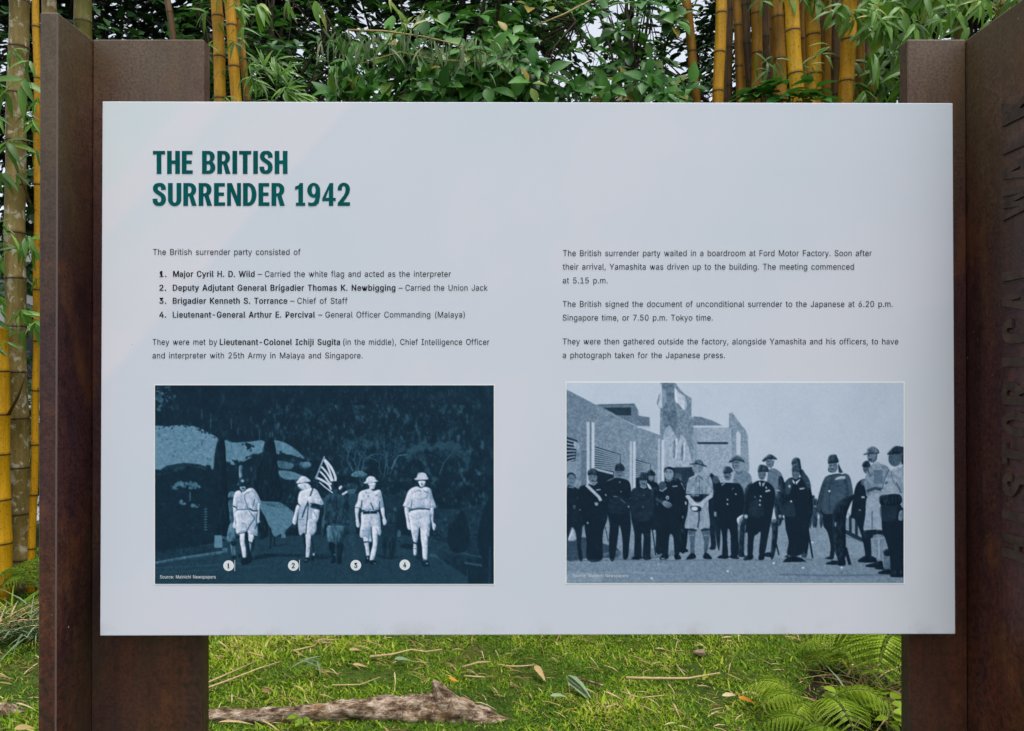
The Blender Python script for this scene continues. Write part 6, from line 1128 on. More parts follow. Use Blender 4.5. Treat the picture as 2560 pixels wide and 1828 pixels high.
# ---------------------------------------------------------------- bamboo
GR, GM, GL_ = "bamboo culms of the right clump", "bamboo culms left of the centre", "bamboo culms left of the sign"
def culm(label, x0, x1, Y, wpx, m, node_py=None, top=6.6, y1=250, cut=None, group="bamboo culms", z0=-.04, gap=.27, name="bamboo_culm", xb=None):
    a, b_ = at(x0, 0, Y), at(x1, y1, Y)
    k = (b_.x - a.x) / (b_.z - a.z)
    base_x = b_.x - k * b_.z * .6 if xb is None else at(xb[0], xb[1], Y).x
    zz = np.array([0, b_.z, a.z]); cf = np.polyfit(zz, [base_x, b_.x, a.x], 2)
    X = lambda z: np.polyval(cf, min(z, a.z + .2)) + k * max(0, z - a.z - .2) + .004 * math.sin(z * 7 + x0)
    r = wpx / FPX * Y / 2 * (1.06 if group == GR else 1.04)
    if cut is not None: top = at(x0, cut, Y).z
    ph = at(x0, node_py, Y).z % gap if node_py is not None else rng.uniform(0, gap)
    yb = rng.uniform(-.06, .06)
    P, rad, J = [], [], []
    def put(z, s, j):
        if z0 <= z <= top: P.append((X(z), Y + yb * (1 - z / 4), z)); rad.append(r * s * (1 - .045 * max(z - 1, 0) * .5)); J.append(j)
    put(z0, 1, 0); nz = ph - gap
    while nz < top + gap:
        n_ = nz + rng.uniform(-.012, .012)
        for dz, s, j in ((-.02, .985, 0), (-.007, 1.045, .25), (-.002, 1.03, 1), (.003, 1.03, 1), (.008, 1.05, .3), (.024, .99, 0), (gap * .45, .965, 0)): put(n_ + dz, s, j)
        nz += gap
    o_ = np.argsort([p[2] for p in P]); P = [P[i] for i in o_]; rad = [rad[i] for i in o_]; J = [J[i] for i in o_]
    root = empty(name, (base_x, Y, 0), label, "bamboo", group)
    q = MB(); q.tube(P, rad, 14, True, 0, joint=np.array(J)); q.build("stalk", m, root, True)
    return root
GR, GM, GL_ = "bamboo culms of the right clump", "bamboo culms left of the centre", "bamboo culms left of the sign"
c_left_cut = culm("bright yellow cut bamboo culm at the far left, ending halfway up", 5, 3, 5.25, 46, M_BB, 1033, y1=900, cut=818, group=GL_, gap=.29, xb=(16, 1500))
c_spot = culm("thick pale bamboo culm with white lichen spots beside the left post", 50, 39, 5.45, 47, M_BO, 585, y1=640, group=GL_, gap=.33, xb=(66, 1460))
c_thin = culm("slender orange-yellow bamboo culm close against the left post", 90, 89, 5.3, 17, M_BA if False else M_BY, 460, y1=640, group=GL_, gap=.36, xb=(66, 1490))
culm("tan bamboo culm rising just behind the left post's top corner", 124, 128, 6.0, 36, M_BO, group=GL_)
culm("mossy green bamboo culm behind the left post's face plate", 208, 211, 5.9, 44, M_BM, 60, group=GL_)
culm("thin dull brown bamboo culm leaning over the left post's face plate", 418, 455, 6.1, 17, M_BR, 30, group=GL_)
f1 = culm("left of three yellow culms beside the left post, straight and speckled", 541, 553, 5.0, 29, M_BY, 42, group=GM)
f2 = culm("middle of three yellow culms beside the left post, brightest of them", 572, 592, 4.9, 27, M_BY, 65, group=GM)
f3 = culm("right of three yellow culms beside the left post, thin, amber, leaning", 590, 620, 5.1, 17, M_BA, 50, group=GM)
g1 = culm("leaning amber culm at the clump's left end, under leaves", 1715, 1742, 5.2, 23, M_BA, 126, group=GR)
g2 = culm("clean yellow culm, second from the right clump's left end", 1803, 1796, 5.1, 28, M_BY, 133, group=GR)
culm("narrow dark culm right behind the clean yellow culm", 1826, 1824, 5.5, 15, M_BR, 27, group=GR)
culm("ridged amber and brown culm, fourth in the right clump", 1840, 1852, 5.3, 20, M_BA, 67, group=GR)
culm("grey-brown culm with rough joints in the right clump", 1863, 1876, 5.4, 20, M_BR, 115, group=GR)
culm("wide dull amber culm left of the clump's middle", 1892, 1890, 5.3, 27, M_BA, 135, group=GR)
culm("dark spotted culm leaning behind the clump's middle", 1912, 1921, 5.6, 20, M_BR, 95, group=GR)
culm("amber culm directly left of the clump's brightest culm", 1943, 1953, 5.1, 31, M_BA, 46, group=GR)
g9 = culm("brightest and thickest golden culm in the front of the right clump", 1978, 1993, 4.8, 36, M_BB, 82, group=GR, gap=.253)
culm("thin brown culm behind the brightest culm's right side", 2012, 2017, 5.6, 16, M_BR, 125, group=GR)
culm("broad amber culm right of the brightest culm", 2031, 2034, 5.15, 36, M_BY, 88, group=GR)
culm("slim amber culm with dark joints, right of the broad amber one", 2066, 2067, 5.25, 21, M_BA, 34, group=GR)
culm("nearly black-brown culm hidden between two yellow culms on the right", 2090, 2091, 5.6, 22, M_BR, 148, group=GR)
g15 = culm("thick yellow culm behind the drooping bamboo leaves", 2125, 2116, 5.0, 37, M_BY, 100, group=GR)
culm("yellow culm at the clump's right, mostly behind drooping leaves", 2150, 2147, 5.3, 23, M_BA, 60, group=GR)
g17 = culm("rightmost slim orange culm of the clump under the leaves", 2194, 2186, 5.2, 20, M_BY, 90, group=GR)
culm("brown culm filling the gap behind the clean yellow culm's right side", 1815, 1812, 5.7, 18, M_BR, 70, group=GR)
culm("dull amber culm behind the ridged amber and brown culm", 1856, 1862, 5.75, 20, M_BA, 110, group=GR)
culm("brown culm behind the wide dull amber culm's right edge", 1905, 1906, 5.75, 22, M_BR, 20, group=GR)
culm("dark amber culm in the shade left of the brightest culm", 1928, 1934, 5.7, 20, M_BA, 165, group=GR)
culm("dark amber culm in the shade right of the brightest culm", 2000, 2006, 5.45, 22, M_BA, 100, group=GR)
culm("brown culm between the broad amber and the slim amber culms", 2050, 2052, 5.7, 18, M_BR, 150, group=GR)
culm("amber culm behind the slim amber culm's right side", 2080, 2080, 5.75, 18, M_BA, 40, group=GR)
culm("brown culm just left of the thick yellow culm behind leaves", 2104, 2102, 5.8, 18, M_BR, 90, group=GR)
culm("dull brown culm between the last two yellow culms of the clump", 2172, 2168, 5.7, 18, M_BR, 60, group=GR)
h1 = culm("pale olive culm rising behind the right post's face plate", 2402, 2404, 5.6, 31, M_BM, 50, group="bamboo culms behind the right post")
h2 = culm("stout olive culm rising behind the right post's side plate", 2506, 2500, 5.5, 42, M_BO, 20, group="bamboo culms behind the right post")

def fans(name, specs, parent, m=M_BAMLEAF, tmpl=T_BAM):
    """specs: (px, py, Y, n, length_px, centre angle deg (0 right, 90 up), spread, tint); each spray is a part of its own"""
    for px, py, Y, n, lp_, ac, sp, ti in specs:
        P, D, N, L_, W_, T_ = [], [], [], [], [], []
        c = np.array(at(px, py, Y))
        for k in range(n):
            a = R(ac + sp * ((k + .5) / n - .5) + rng.normal(0, 7)); fy = rng.normal(-.25, .3)
            P.append(c + rng.normal(0, .006, 3)); D.append((math.cos(a), fy, math.sin(a)))
            N.append((rng.normal(0, .35), -.8 + rng.normal(0, .2), .75)); L_.append(lp_ / FPX * Y * rng.uniform(.7, 1.15)); W_.append(rng.uniform(.9, 1.3) * (1.45 if lp_ > 58 else 1)); T_.append(ti + rng.normal(0, .14))
        leaves(name, tmpl, P, D, N, np.array(L_), np.array(W_), np.array(T_), m, parent)
def scatter_fans(n, box, Y, lp_, ac, sp, ti, k=(3, 7), dY=.35):
    return [(rng.uniform(box[0], box[2]), rng.uniform(box[1], box[3]), Y + rng.uniform(-dY, dY), int(rng.integers(*k)), lp_ * rng.uniform(.75, 1.2), ac + rng.normal(0, 35), sp, ti + rng.normal(0, .1)) for _ in range(n)]
fans("leaf_spray", [(60, 203, 4.9, 6, 92, -95, 190, .72), (14, 228, 4.9, 4, 70, -120, 120, .6), (88, 300, 4.9, 5, 55, -110, 150, .6), (20, 358, 4.9, 6, 66, -60, 200, .66), (5, 430, 4.95, 5, 60, -90, 140, .5),
                    (90, 378, 4.95, 5, 48, -100, 120, .5), (70, 590, 5.0, 4, 60, -80, 70, .45), (10, 660, 5.0, 4, 60, -120, 90, .4)]
     + scatter_fans(34, (-80, 100, 100, 900), 5.0, 54, -95, 150, .5), c_spot)
q = MB(); q.tube([at(18, 370, 5.1), at(50, 440, 5.12), at(85, 530, 5.2)], [.006, .007, .008], 6, joint=0.0); q.tube([at(22, 1035, 5.2), at(46, 990, 5.15), at(66, 930, 5.1)], [.012, .009, .003], 6, joint=0.0)
q.build("side_branch", M_BR, c_spot, True)
fans("leaf_spray", scatter_fans(10, (500, -60, 620, 70), 4.8, 44, -80, 170, .5) + [(648, 12, 4.7, 6, 62, -60, 90, .75), (585, 18, 4.7, 5, 60, -35, 60, .7), (520, 30, 4.7, 6, 50, -150, 120, .5)], f2)
fans("leaf_spray", [(694, 196, 4.6, 8, 66, 85, 120, .62), (655, 172, 4.7, 5, 55, 95, 90, .55), (715, 228, 4.6, 6, 70, -20, 110, .66), (740, 236, 4.6, 5, 66, -40, 120, .6), (640, 205, 4.7, 6, 48, -60, 160, .5)]
     + scatter_fans(16, (600, 150, 760, 260), 4.9, 46, -50, 180, .45), f3)
fans("leaf_spray", scatter_fans(12, (500, 80, 640, 250), 4.75, 34, -80, 200, .45), f1)
fans("leaf_spray", [(2180, 130, 4.6, 7, 84, -75, 60, .55), (2165, 60, 4.7, 7, 62, -70, 150, .6), (2205, 70, 4.65, 6, 70, -60, 130, .62), (2235, 48, 4.6, 7, 72, -110, 120, .66), (2130, 30, 4.7, 6, 64, -60, 170, .6), (2105, 12, 4.7, 6, 60, -120, 160, .55), (2075, 115, 4.65, 3, 56, 185, 40, .6),
                    (2250, 20, 4.6, 7, 66, -80, 160, .66), (2285, 60, 4.6, 6, 70, -80, 120, .6), (2340, 40, 4.7, 6, 62, -95, 120, .62), (2320, 90, 4.7, 5, 60, -70, 100, .55)]
     + scatter_fans(44, (2040, -90, 2360, 60), 4.9, 68, -80, 170, .52), g15)
fans("leaf_spray", scatter_fans(40, (2130, 40, 2290, 250), 5.2, 66, -85, 130, .4), g17)
fans("leaf_spray", scatter_fans(34, (2260, -90, 2560, 70), 5.1, 68, -90, 170, .6), h1)
fans("leaf_spray", [(2460, 0, 4.9, 5, 60, -70, 140, .72), (2540, -10, 4.9, 5, 60, -110, 140, .7)] + scatter_fans(12, (2380, -100, 2560, 20), 5.1, 60, -90, 160, .5), h2)
fans("leaf_spray", scatter_fans(10, (1880, 120, 2100, 190), 4.75, 46, -50, 120, .35, (2, 4)) + scatter_fans(8, (1900, -60, 2080, 10), 4.8, 60, -80, 160, .5), g9)

# ---------------------------------------------------------------- broad-leaved trees behind the sign
def tree(label, cat, x, y, z_lo, z_hi, rx, ry, n_whorl, m, tmpl, leaf, tint, trunk_r, name="broadleaf_tree", group=None, per=(4, 8), extra=None, hollow=.25, wid=1.0, keep=None):
    root = empty(name, (x, y, 0), label, cat, group)
    cz = (z_lo + z_hi) / 2; rz = (z_hi - z_lo) / 2
    c = ball(n_whorl, (x, y, cz), (rx, ry, rz), hollow)
    # clumps: pull the whorls towards a few centres so that gaps open between them
    k = max(6, n_whorl // 22); cen = ball(k, (x, y, cz), (rx, ry, rz), .5)
    j = rng.integers(0, k, n_whorl); c = c * .55 + cen[j] * .45 + rng.normal(0, .07 * rx, (n_whorl, 3))
    if extra is not None: c = np.vstack([c, extra])
    if keep is not None: c = c[[keep(p) for p in c]]
    out = unit(c - np.array([x, y + ry * .3, cz - rz * .4]))
    P, D, N, L_, T_ = [], [], [], [], []
    q = MB()
    bend = rng.normal(0, .12, 2); tp = np.array([(x, y, -.05), (x + bend[0] * .4, y, z_lo * .5), (x + bend[0], y + bend[1] * .3, max(z_lo, .4)), (x + bend[0] * 1.3, y, cz), (x, y, z_hi * .92)])
    q.tube(tp, np.array([1.25, 1, .85, .5, .15]) * trunk_r, 10)
    lb = MB()
    for e in cen[:14]:
        s = tp[2] + (tp[3] - tp[2]) * rng.random(); mid = (s + e) / 2 + np.array([0, 0, .12 * rz]); lb.tube([s, mid, e], [trunk_r * .34, trunk_r * .22, .006], 6, False)
    for i, p in enumerate(c):
        n = int(rng.integers(*per)); o = out[i]; a0 = rng.uniform(0, 6.28)
        s1 = unit(np.cross(o, [0, 0, 1.]) + 1e-6); s2 = np.cross(s1, o); cl = rng.normal(0, .13)
        for kk in range(n):
            a = a0 + kk * 6.283 / n + rng.normal(0, .2); r = rng.uniform(.7, 1.3)
            D.append(o * rng.uniform(.25, .8) + (s1 * math.cos(a) + s2 * math.sin(a)) * r + np.array([0, 0, -.22]))
            P.append(p + rng.normal(0, .012, 3)); N.append(o * .75 + np.array([0, -.12, .65]) + rng.normal(0, .22, 3)); L_.append(leaf * rng.uniform(.55, 1.2)); T_.append(tint + cl + rng.normal(0, .13) + (.45 if rng.random() < .012 else 0))
        if i % 3 == 0 and n_whorl < 1200:
            e = cen[j[i]] if i < n_whorl else p - o * .25
            lb.tube([e, (e + p) / 2 + rng.normal(0, .03, 3), p], [.007, .005, .003], 4, False)
    q.build("trunk", M_TRUNK, root, True); lb.build("branches", M_TRUNK, root, True)
    leaves("crown", tmpl, P, D, N, np.array(L_), np.full(len(P), wid) * rng.uniform(.85, 1.15, len(P)), np.array(T_), m, root)
    return root
def spots(n, box, Y0, Y1):
    return np.array([at(rng.uniform(box[0], box[2]), rng.uniform(box[1], box[3]), rng.uniform(Y0, Y1)) for _ in range(n)])
GT = "leafy trees close behind the sign"
tree("glossy broad-leaved tree in the centre, its leaf whorls hanging over the panel's top edge", "tree", -.15, 5.5, 2.4, 4.9, 1.15, .8, 235, M_BROAD, T_BROAD, .155, .66, .05, group=GT,
     extra=np.vstack([spots(75, (830, 140, 1330, 262), 4.75, 5.2), spots(16, (960, 40, 1320, 150), 4.9, 5.3)]))
tree("broad-leaved tree between the centre and the right bamboo clump, sky showing through it", "tree", .85, 5.9, 2.5, 5.0, .9, .7, 75, M_BROAD, T_BROAD, .15, .6, .045, group=GT,
     extra=np.vstack([spots(22, (1330, 190, 1640, 262), 5.0, 5.5), spots(18, (1300, 0, 1560, 80), 5.2, 5.7), spots(16, (1600, -20, 1720, 60), 5.0, 5.5), spots(8, (1640, 215, 1720, 262), 4.9, 5.1)]))
tree("low broad-leaved sapling in front of the bamboo clump's foot", "sapling", 1.75, 4.75, 1.9, 3.25, .5, .2, 40, M_BROAD, T_BROAD, .15, .5, .03, name="sapling", group=GT, extra=spots(16, (1850, 215, 2080, 262), 4.5, 4.7))
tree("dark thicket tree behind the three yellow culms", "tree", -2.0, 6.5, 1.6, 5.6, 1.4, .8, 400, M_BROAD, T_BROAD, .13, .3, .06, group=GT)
GB = "dark trees at the back of the grove"
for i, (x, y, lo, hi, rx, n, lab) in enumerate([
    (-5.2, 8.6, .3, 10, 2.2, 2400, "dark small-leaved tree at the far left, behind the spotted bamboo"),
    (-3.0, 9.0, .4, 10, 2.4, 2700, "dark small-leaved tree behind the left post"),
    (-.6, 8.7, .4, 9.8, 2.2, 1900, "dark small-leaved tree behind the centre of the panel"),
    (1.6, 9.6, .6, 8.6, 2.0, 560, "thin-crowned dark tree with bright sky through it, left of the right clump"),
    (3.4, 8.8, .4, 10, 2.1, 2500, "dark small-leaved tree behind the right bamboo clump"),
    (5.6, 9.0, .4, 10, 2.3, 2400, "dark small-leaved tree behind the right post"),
    (-5.0, 2.2, .3, 6.0, 1.5, 800, "unseen dark small-leaved tree left of the sign, added to dim the side light"), (-5.6, 5.2, .3, 6.4, 1.5, 800, "unseen dark small-leaved tree left of the spotted bamboo, added to dim the side light"),  # out-of-view trees left and right, added to block low sky light from the sides
    (5.0, 2.4, .3, 6.0, 1.5, 800, "unseen dark small-leaved tree right of the sign, added to dim the side light"), (5.5, 5.4, .3, 6.4, 1.5, 800, "unseen dark small-leaved tree beyond the right post, added to dim the side light")]):
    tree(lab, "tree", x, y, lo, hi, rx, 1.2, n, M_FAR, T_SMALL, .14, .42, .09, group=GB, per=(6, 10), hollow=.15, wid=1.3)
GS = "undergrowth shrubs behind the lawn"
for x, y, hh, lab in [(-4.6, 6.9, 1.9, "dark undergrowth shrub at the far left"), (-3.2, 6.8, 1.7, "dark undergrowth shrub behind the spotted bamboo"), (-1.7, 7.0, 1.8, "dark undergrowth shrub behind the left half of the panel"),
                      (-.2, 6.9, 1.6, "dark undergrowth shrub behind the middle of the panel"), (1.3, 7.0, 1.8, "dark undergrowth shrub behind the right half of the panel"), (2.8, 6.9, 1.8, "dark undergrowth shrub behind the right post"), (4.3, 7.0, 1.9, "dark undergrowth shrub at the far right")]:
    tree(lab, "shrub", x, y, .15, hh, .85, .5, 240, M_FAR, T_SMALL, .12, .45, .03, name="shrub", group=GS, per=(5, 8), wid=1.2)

# withered spray draped over the centre tree
wr = empty("withered_branch", at(1020, 90, 4.8), "withered bamboo branch of limp pale thin leaves draped over the centre tree", "branch")
q = MB(); q.tube([at(870, 75, 4.85), at(960, 78, 4.78), at(1060, 92, 4.75), at(1180, 120, 4.8), at(1250, 150, 4.85)], [.006, .006, .005, .004, .003], 5, tint=.5)
q.tube([at(900, 160, 4.8), at(1000, 130, 4.75), at(1090, 150, 4.75)], [.004, .004, .003], 5, tint=.5); q.tube([at(1100, 150, 4.75), at(1220, 155, 4.8)], [.004, .003], 5, tint=.5)
q.build("twig", M_STRAW, wr, True)
P, D, N, L_, T_ = [], [], [], [], []
for k in range(170):
    px = rng.uniform(790, 1290); lo = 68 + max(0, px - 1000) * .12; py = lo + abs(rng.normal(0, 42))
    P.append(at(px, py, 4.72 + rng.normal(0, .06))); a = R(-92 + rng.normal(0, 26)); D.append((math.cos(a), rng.normal(0, .2), math.sin(a))); N.append((rng.normal(), -1, .2)); L_.append(rng.uniform(.05, .15)); T_.append(rng.uniform(.2, .9))
leaves("limp_leaves", T_BAM, P, D, N, np.array(L_), rng.uniform(.5, 1.0, len(P)), np.array(T_), M_WITHER, wr)
# bare bent stems and two odd leaves in the canopy
dv = empty("dead_stem", at(1340, 60, 4.9), "straight bare tan stem slanting through the centre tree's leaves", "stem")
q = MB(); q.tube([at(1335, 66, 4.9), at(1410, 36, 4.9), at(1480, 0, 4.92), at(1540, -40, 4.95)], [.004, .006, .006, .005], 6, tint=.6); q.build("stalk", M_STRAW, dv, True)
fans("dry_leaf", [(1300, 96, 4.9, 3, 40, -150, 30, .6)], dv, M_STRAW)
tv = empty("climbing_stem", at(1000, 30, 4.7), "bright green climbing stem with fresh leaves against the dark canopy", "climber")
q = MB(); q.tube([at(965, -20, 4.7), at(985, 20, 4.7), at(1010, 55, 4.7), at(1025, 78, 4.7), at(1050, 55, 4.7), at(1062, 30, 4.7)], [.006, .007, .007, .006, .005, .004], 6); q.build("stem", M_BM, tv, True)
fans("leaf", [(972, 0, 4.65, 3, 46, -75, 60, .9), (988, 24, 4.65, 2, 50, -65, 40, .85), (1004, 54, 4.65, 2, 42, -60, 50, .9), (1028, 70, 4.65, 2, 55, 40, 20, .95), (1055, 38, 4.65, 2, 32, 70, 60, .85), (1072, 42, 4.65, 2, 48, -20, 30, .8), (720, 5, 4.6, 4, 52, -90, 60, .8), (790, 5, 4.6, 4, 60, -70, 40, .8)], tv)

# ---------------------------------------------------------------- far things: house, wire fence
hs_ = empty("house", (-8, 16, 0), "pale grey house glimpsed between the bamboo at the far left", "house")
q = MB(); q.box((-11.5, 15, 0), (-4.0, 20, 3.4)); q.build("wall", M_WALL, hs_)
q = MB(); q.add([(-12, 14.6, 3.4), (-3.5, 14.6, 3.4), (-3.5, 20.4, 3.4), (-12, 20.4, 3.4), (-12, 17.5, 5.0), (-3.5, 17.5, 5.0)], [(0, 1, 5, 4), (2, 3, 4, 5), (0, 4, 3), (1, 2, 5), (0, 3, 2, 1)]); q.build("roof", M_ROOF, hs_)
for x in (-10.4, -8.2, -6.0):
    q = MB(); q.box((x, 14.97, 1.1), (x + 1.2, 14.996, 2.3)); q.build("window", M_PANE, hs_)
fe = empty("wire_fence", (0, 7.45, 0), "chain-link fence behind the bamboo and undergrowth", "fence")
for k, x in enumerate(np.arange(-7.5, 7.6, 2.5)):
    q = MB(); q.tube([(x, 7.45, 0), (x, 7.45, 1.65)], .024, 10); q.build("post", M_WIRE, fe, True)
q = MB(); Hf, cs = 1.55, .075
for s in (1, -1):
    for x in np.arange(-7.5 - Hf, 7.5 + Hf, cs):
        xa, xb_ = (x, x + Hf * .9) if s > 0 else (x + Hf * .9, x)
        za, zb = .04, .04 + Hf
        if min(xa, xb_) < -7.5 or max(xa, xb_) > 7.5: continue
        q.tube([(xa, 7.45 + s * .003, za), (xb_, 7.45 + s * .003, zb)], .0024, 3, False)
q.build("mesh", M_WIRE, fe)

# ---------------------------------------------------------------- lawn grass (nobody could count it)
def ground(x, y): return hump(x, y) * 1.0
def patchy(x, y, s, seed):
    r = np.random.default_rng(seed); g = r.random((64, 64)); u, v = (x * s) % 63, (y * s) % 63; i, j = u.astype(int), v.astype(int); a, b_ = u - i, v - j
    return (g[i, j] * (1 - a) + g[i + 1, j] * a) * (1 - b_) + (g[i, j + 1] * (1 - a) + g[i + 1, j + 1] * a) * b_
def grass(N, x0, x1, y0, y1, hmin, hmax):
    x = rng.uniform(x0, x1, N); y = y0 + (y1 - y0) * rng.random(N)
    pn = .6 * patchy(x, y, 2.3, 1) + .4 * patchy(x, y, 7.1, 2); bare = .6 * patchy(x, y, 3.1, 5) + .4 * patchy(x, y, 9.7, 6)
    ok = bare + rng.normal(0, .07, N) > .30; x, y, pn = x[ok], y[ok], pn[ok]; N = len(x)
    P = np.stack([x, y, ground(x, y) - .003], 1); az = rng.uniform(0, 6.283, N); ln = rng.uniform(.25, 1.5, N)
    D = np.stack([np.cos(az) * ln, np.sin(az) * ln, np.ones(N)], 1); Nn = np.stack([np.cos(az + 1.57) * .2 - np.cos(az), np.sin(az + 1.57) * .2 - np.sin(az), np.full(N, .5)], 1)
    T_ = .42 + 1.0 * (pn - .5) + rng.normal(0, .15, N) + np.where(rng.random(N) < .06, .4, 0)
    return P, D, Nn, rng.uniform(hmin, hmax, N) * (.55 + .8 * pn), rng.uniform(2.0, 4.2, N), T_
parts_ = [grass(190000, -2.3, 2.3, 2.9, 5.0, .010, .027), grass(30000, -3.6, -1.3, 3.0, 6.4, .016, .04), grass(40000, -5.5, 5.5, 1.2, 6.6, .03, .06)]
go = leaves("grass", T_BLADE, *[np.concatenate([p[k] for p in parts_]) for k in range(6)], M_GRASS); tag(go, "short trampled green and yellow grass over the lawn", "grass", kind='stuff')
# straw bits and clippings among the grass
N = 3200; x = rng.uniform(-3.4, 2.4, N); y = rng.uniform(2.9, 6.2, N); az = rng.normal(0, .9, N)
P = np.stack([x, y, ground(x, y) + rng.uniform(.012, .04, N)], 1)
st = leaves("straw_litter", T_BAM, P, np.stack([np.cos(az), np.sin(az), rng.normal(0, .12, N)], 1), np.stack([rng.normal(0, .3, N), rng.normal(-.3, .3, N), np.ones(N)], 1), rng.uniform(.02, .13, N), rng.uniform(.15, .5, N), rng.random(N), M_STRAW)
tag(st, "thin scattered straw and clippings lying in the grass", "litter", kind='stuff')

# ---------------------------------------------------------------- log and roots
def wood(name, label, cat, pts, seg=18, n=70, m=M_LOG, amp=.17):
    """pts: (px, py centre, radius px); lies where the picture shows it on the lawn"""
    W_ = []
    for px, py, r_ in pts:
        Y = pts_Y; p = at(px, py, Y); W_.append((*p, r_ / FPX * Y))
    W_ = np.array(W_); t = np.linspace(0, len(W_) - 1, n); i = np.minimum(t.astype(int), len(W_) - 2); f = (t - i); f = f * f * (3 - 2 * f)
    C = W_[i] * (1 - f)[:, None] + W_[i + 1] * f[:, None]
    ax = unit(np.gradient(C[:, :3], axis=0)); V = []
    ph = rng.uniform(0, 6, 5)
    for k in range(n):
        s = unit(np.cross(ax[k], [0, 0, 1.])); u = np.cross(s, ax[k])
        for j in range(seg):
            a = 6.283 * j / seg; rr = C[k, 3] * (1 + amp * (.5 * math.sin(3 * a + ph[0] + k * .13) + .4 * math.sin(5 * a + ph[1] - k * .21) + .35 * math.sin(k * .6 + ph[2] + 2 * a)) + rng.normal(0, .06))
            V.append(C[k, :3] + (s * math.cos(a) + u * math.sin(a)) * rr)
    F = [(a * seg + b_, a * seg + (b_ + 1) % seg, (a + 1) * seg + (b_ + 1) % seg, (a + 1) * seg + b_) for a in range(n - 1) for b_ in range(seg)] + [tuple(range(seg))[::-1], tuple(range((n - 1) * seg, n * seg))]
    root = empty(name, W_[len(W_) // 2][:3] * np.array([1, 1, 0]), label, cat)
    mesh_obj("bark", V, F, m, root, True); return root
pts_Y = 3.42
lg = wood("fallen_log", "long grey-brown weathered log lying across the grass below the panel", "log",
          [(440, 1796, 12), (530, 1792, 17), (650, 1790, 17), (740, 1785, 20), (830, 1782, 27), (920, 1778, 30), (1010, 1779, 32), (1080, 1776, 39), (1130, 1779, 42), (1180, 1793, 34), (1235, 1811, 27), (1300, 1824, 13)], n=110)
q = MB(); q.tube([at(1118, 1770, 3.42), at(1104, 1745, 3.415), at(1094, 1722, 3.41), at(1086, 1702, 3.40)], [.075, .05, .028, .009], 12, True, .16); q.build("branch_stub", M_LOG, lg, False)
pts_Y = 3.5
wood("exposed_root", "grey exposed root at the lower left corner beside the left post", "root", [(-140, 1800, 16), (-40, 1795, 22), (10, 1780, 24), (40, 1792, 20), (100, 1806, 15), (170, 1815, 10)], n=50)

# ---------------------------------------------------------------- ferns, weeds, tufts
def fern(label, px, py, n, size, lean, rise=(.9, 1.35), name="fern", tint=.55, group="ferns on the lawn"):
    b_ = on_ground(px, py); root = empty(name, b_, label, "fern", group); b_ = np.array(b_)
    for k in range(n):
        az = R(lean[0] + lean[1] * ((k + .5) / n - .5) + rng.normal(0, 8)); S = size * rng.uniform(.75, 1.15)
        hz = np.array([math.cos(az), math.sin(az), 0]); up = rng.uniform(*rise)
        def pt(t): return b_ + hz * S * (t * .85) + np.array([0, 0, S * (up * 1.5 * t - 1.25 * t * t * up)])
        ts = np.linspace(0, 1, 16); C = np.array([pt(t) for t in ts]); ax = unit(np.gradient(C, axis=0))
        q = MB(); q.tube(C, np.linspace(.0028, .0008, 16), 5, False); rc = q.build("frond", M_FERN_STEM, root, True)
        P, D, N, L_, W_, T_ = [], [], [], [], [], []
        tn = tint + rng.normal(0, .1)
        for i in range(3, 16):
            t = ts[i]; sd = unit(np.cross(ax[i], [0, 0, 1.])); nr = np.cross(sd, ax[i]); pl = S * .36 * math.sin(math.pi * (1 - t) ** .75 * .86 + .12) * rng.uniform(.9, 1.1)
            for sgn in (-1, 1):
                dv_ = unit(sd * sgn + ax[i] * .42 - nr * .12); m_ = 14
                P.append(C[i]); D.append(dv_); N.append(nr); L_.append(pl); W_.append(.10); T_.append(tn)
                for w_ in range(1, m_):
                    pp = C[i] + dv_ * pl * w_ / m_ - np.array([0, 0, pl * .12 * (w_ / m_) ** 2])
                    for s2 in (-1, 1):
                        P.append(pp); D.append(unit(ax[i] * s2 + dv_ * .5)); N.append(nr); L_.append(pl * .085 * (1.25 - w_ / m_)); W_.append(1.6); T_.append(tn + rng.normal(0, .07))
        leaves("leaflets", T_SMALL, P, D, N, np.array(L_), np.array(W_), np.array(T_), M_FERN, rc)
    return root
M_FERN_STEM = flat("fern_stem", (.10, .13, .03), .6, .3)
fern("large yellow-green fern fanning out beside the right post's foot", 2262, 1725, 5, .50, (215, 110), (1.1, 1.5), tint=.8)
fern("fine-leaved fern left of the right post, nearer the middle of the lawn", 2035, 1795, 6, .34, (255, 260), (.6, .95), tint=.65)
fern("small low fern under the panel's lower right part", 2120, 1680, 3, .34, (200, 160), (.7, 1.0), tint=.6)
fern("young fern at the bottom edge below the right ferns", 2075, 1860, 4, .34, (200, 220), (.7, 1.0), tint=.6)
fern("small fern at the foot of the thin orange bamboo, left of the left post", 40, 1470, 6, .36, (-60, 330), tint=.4)
fern("fern half hidden behind the left post", 112, 1500, 4, .36, (180, 160), tint=.42)
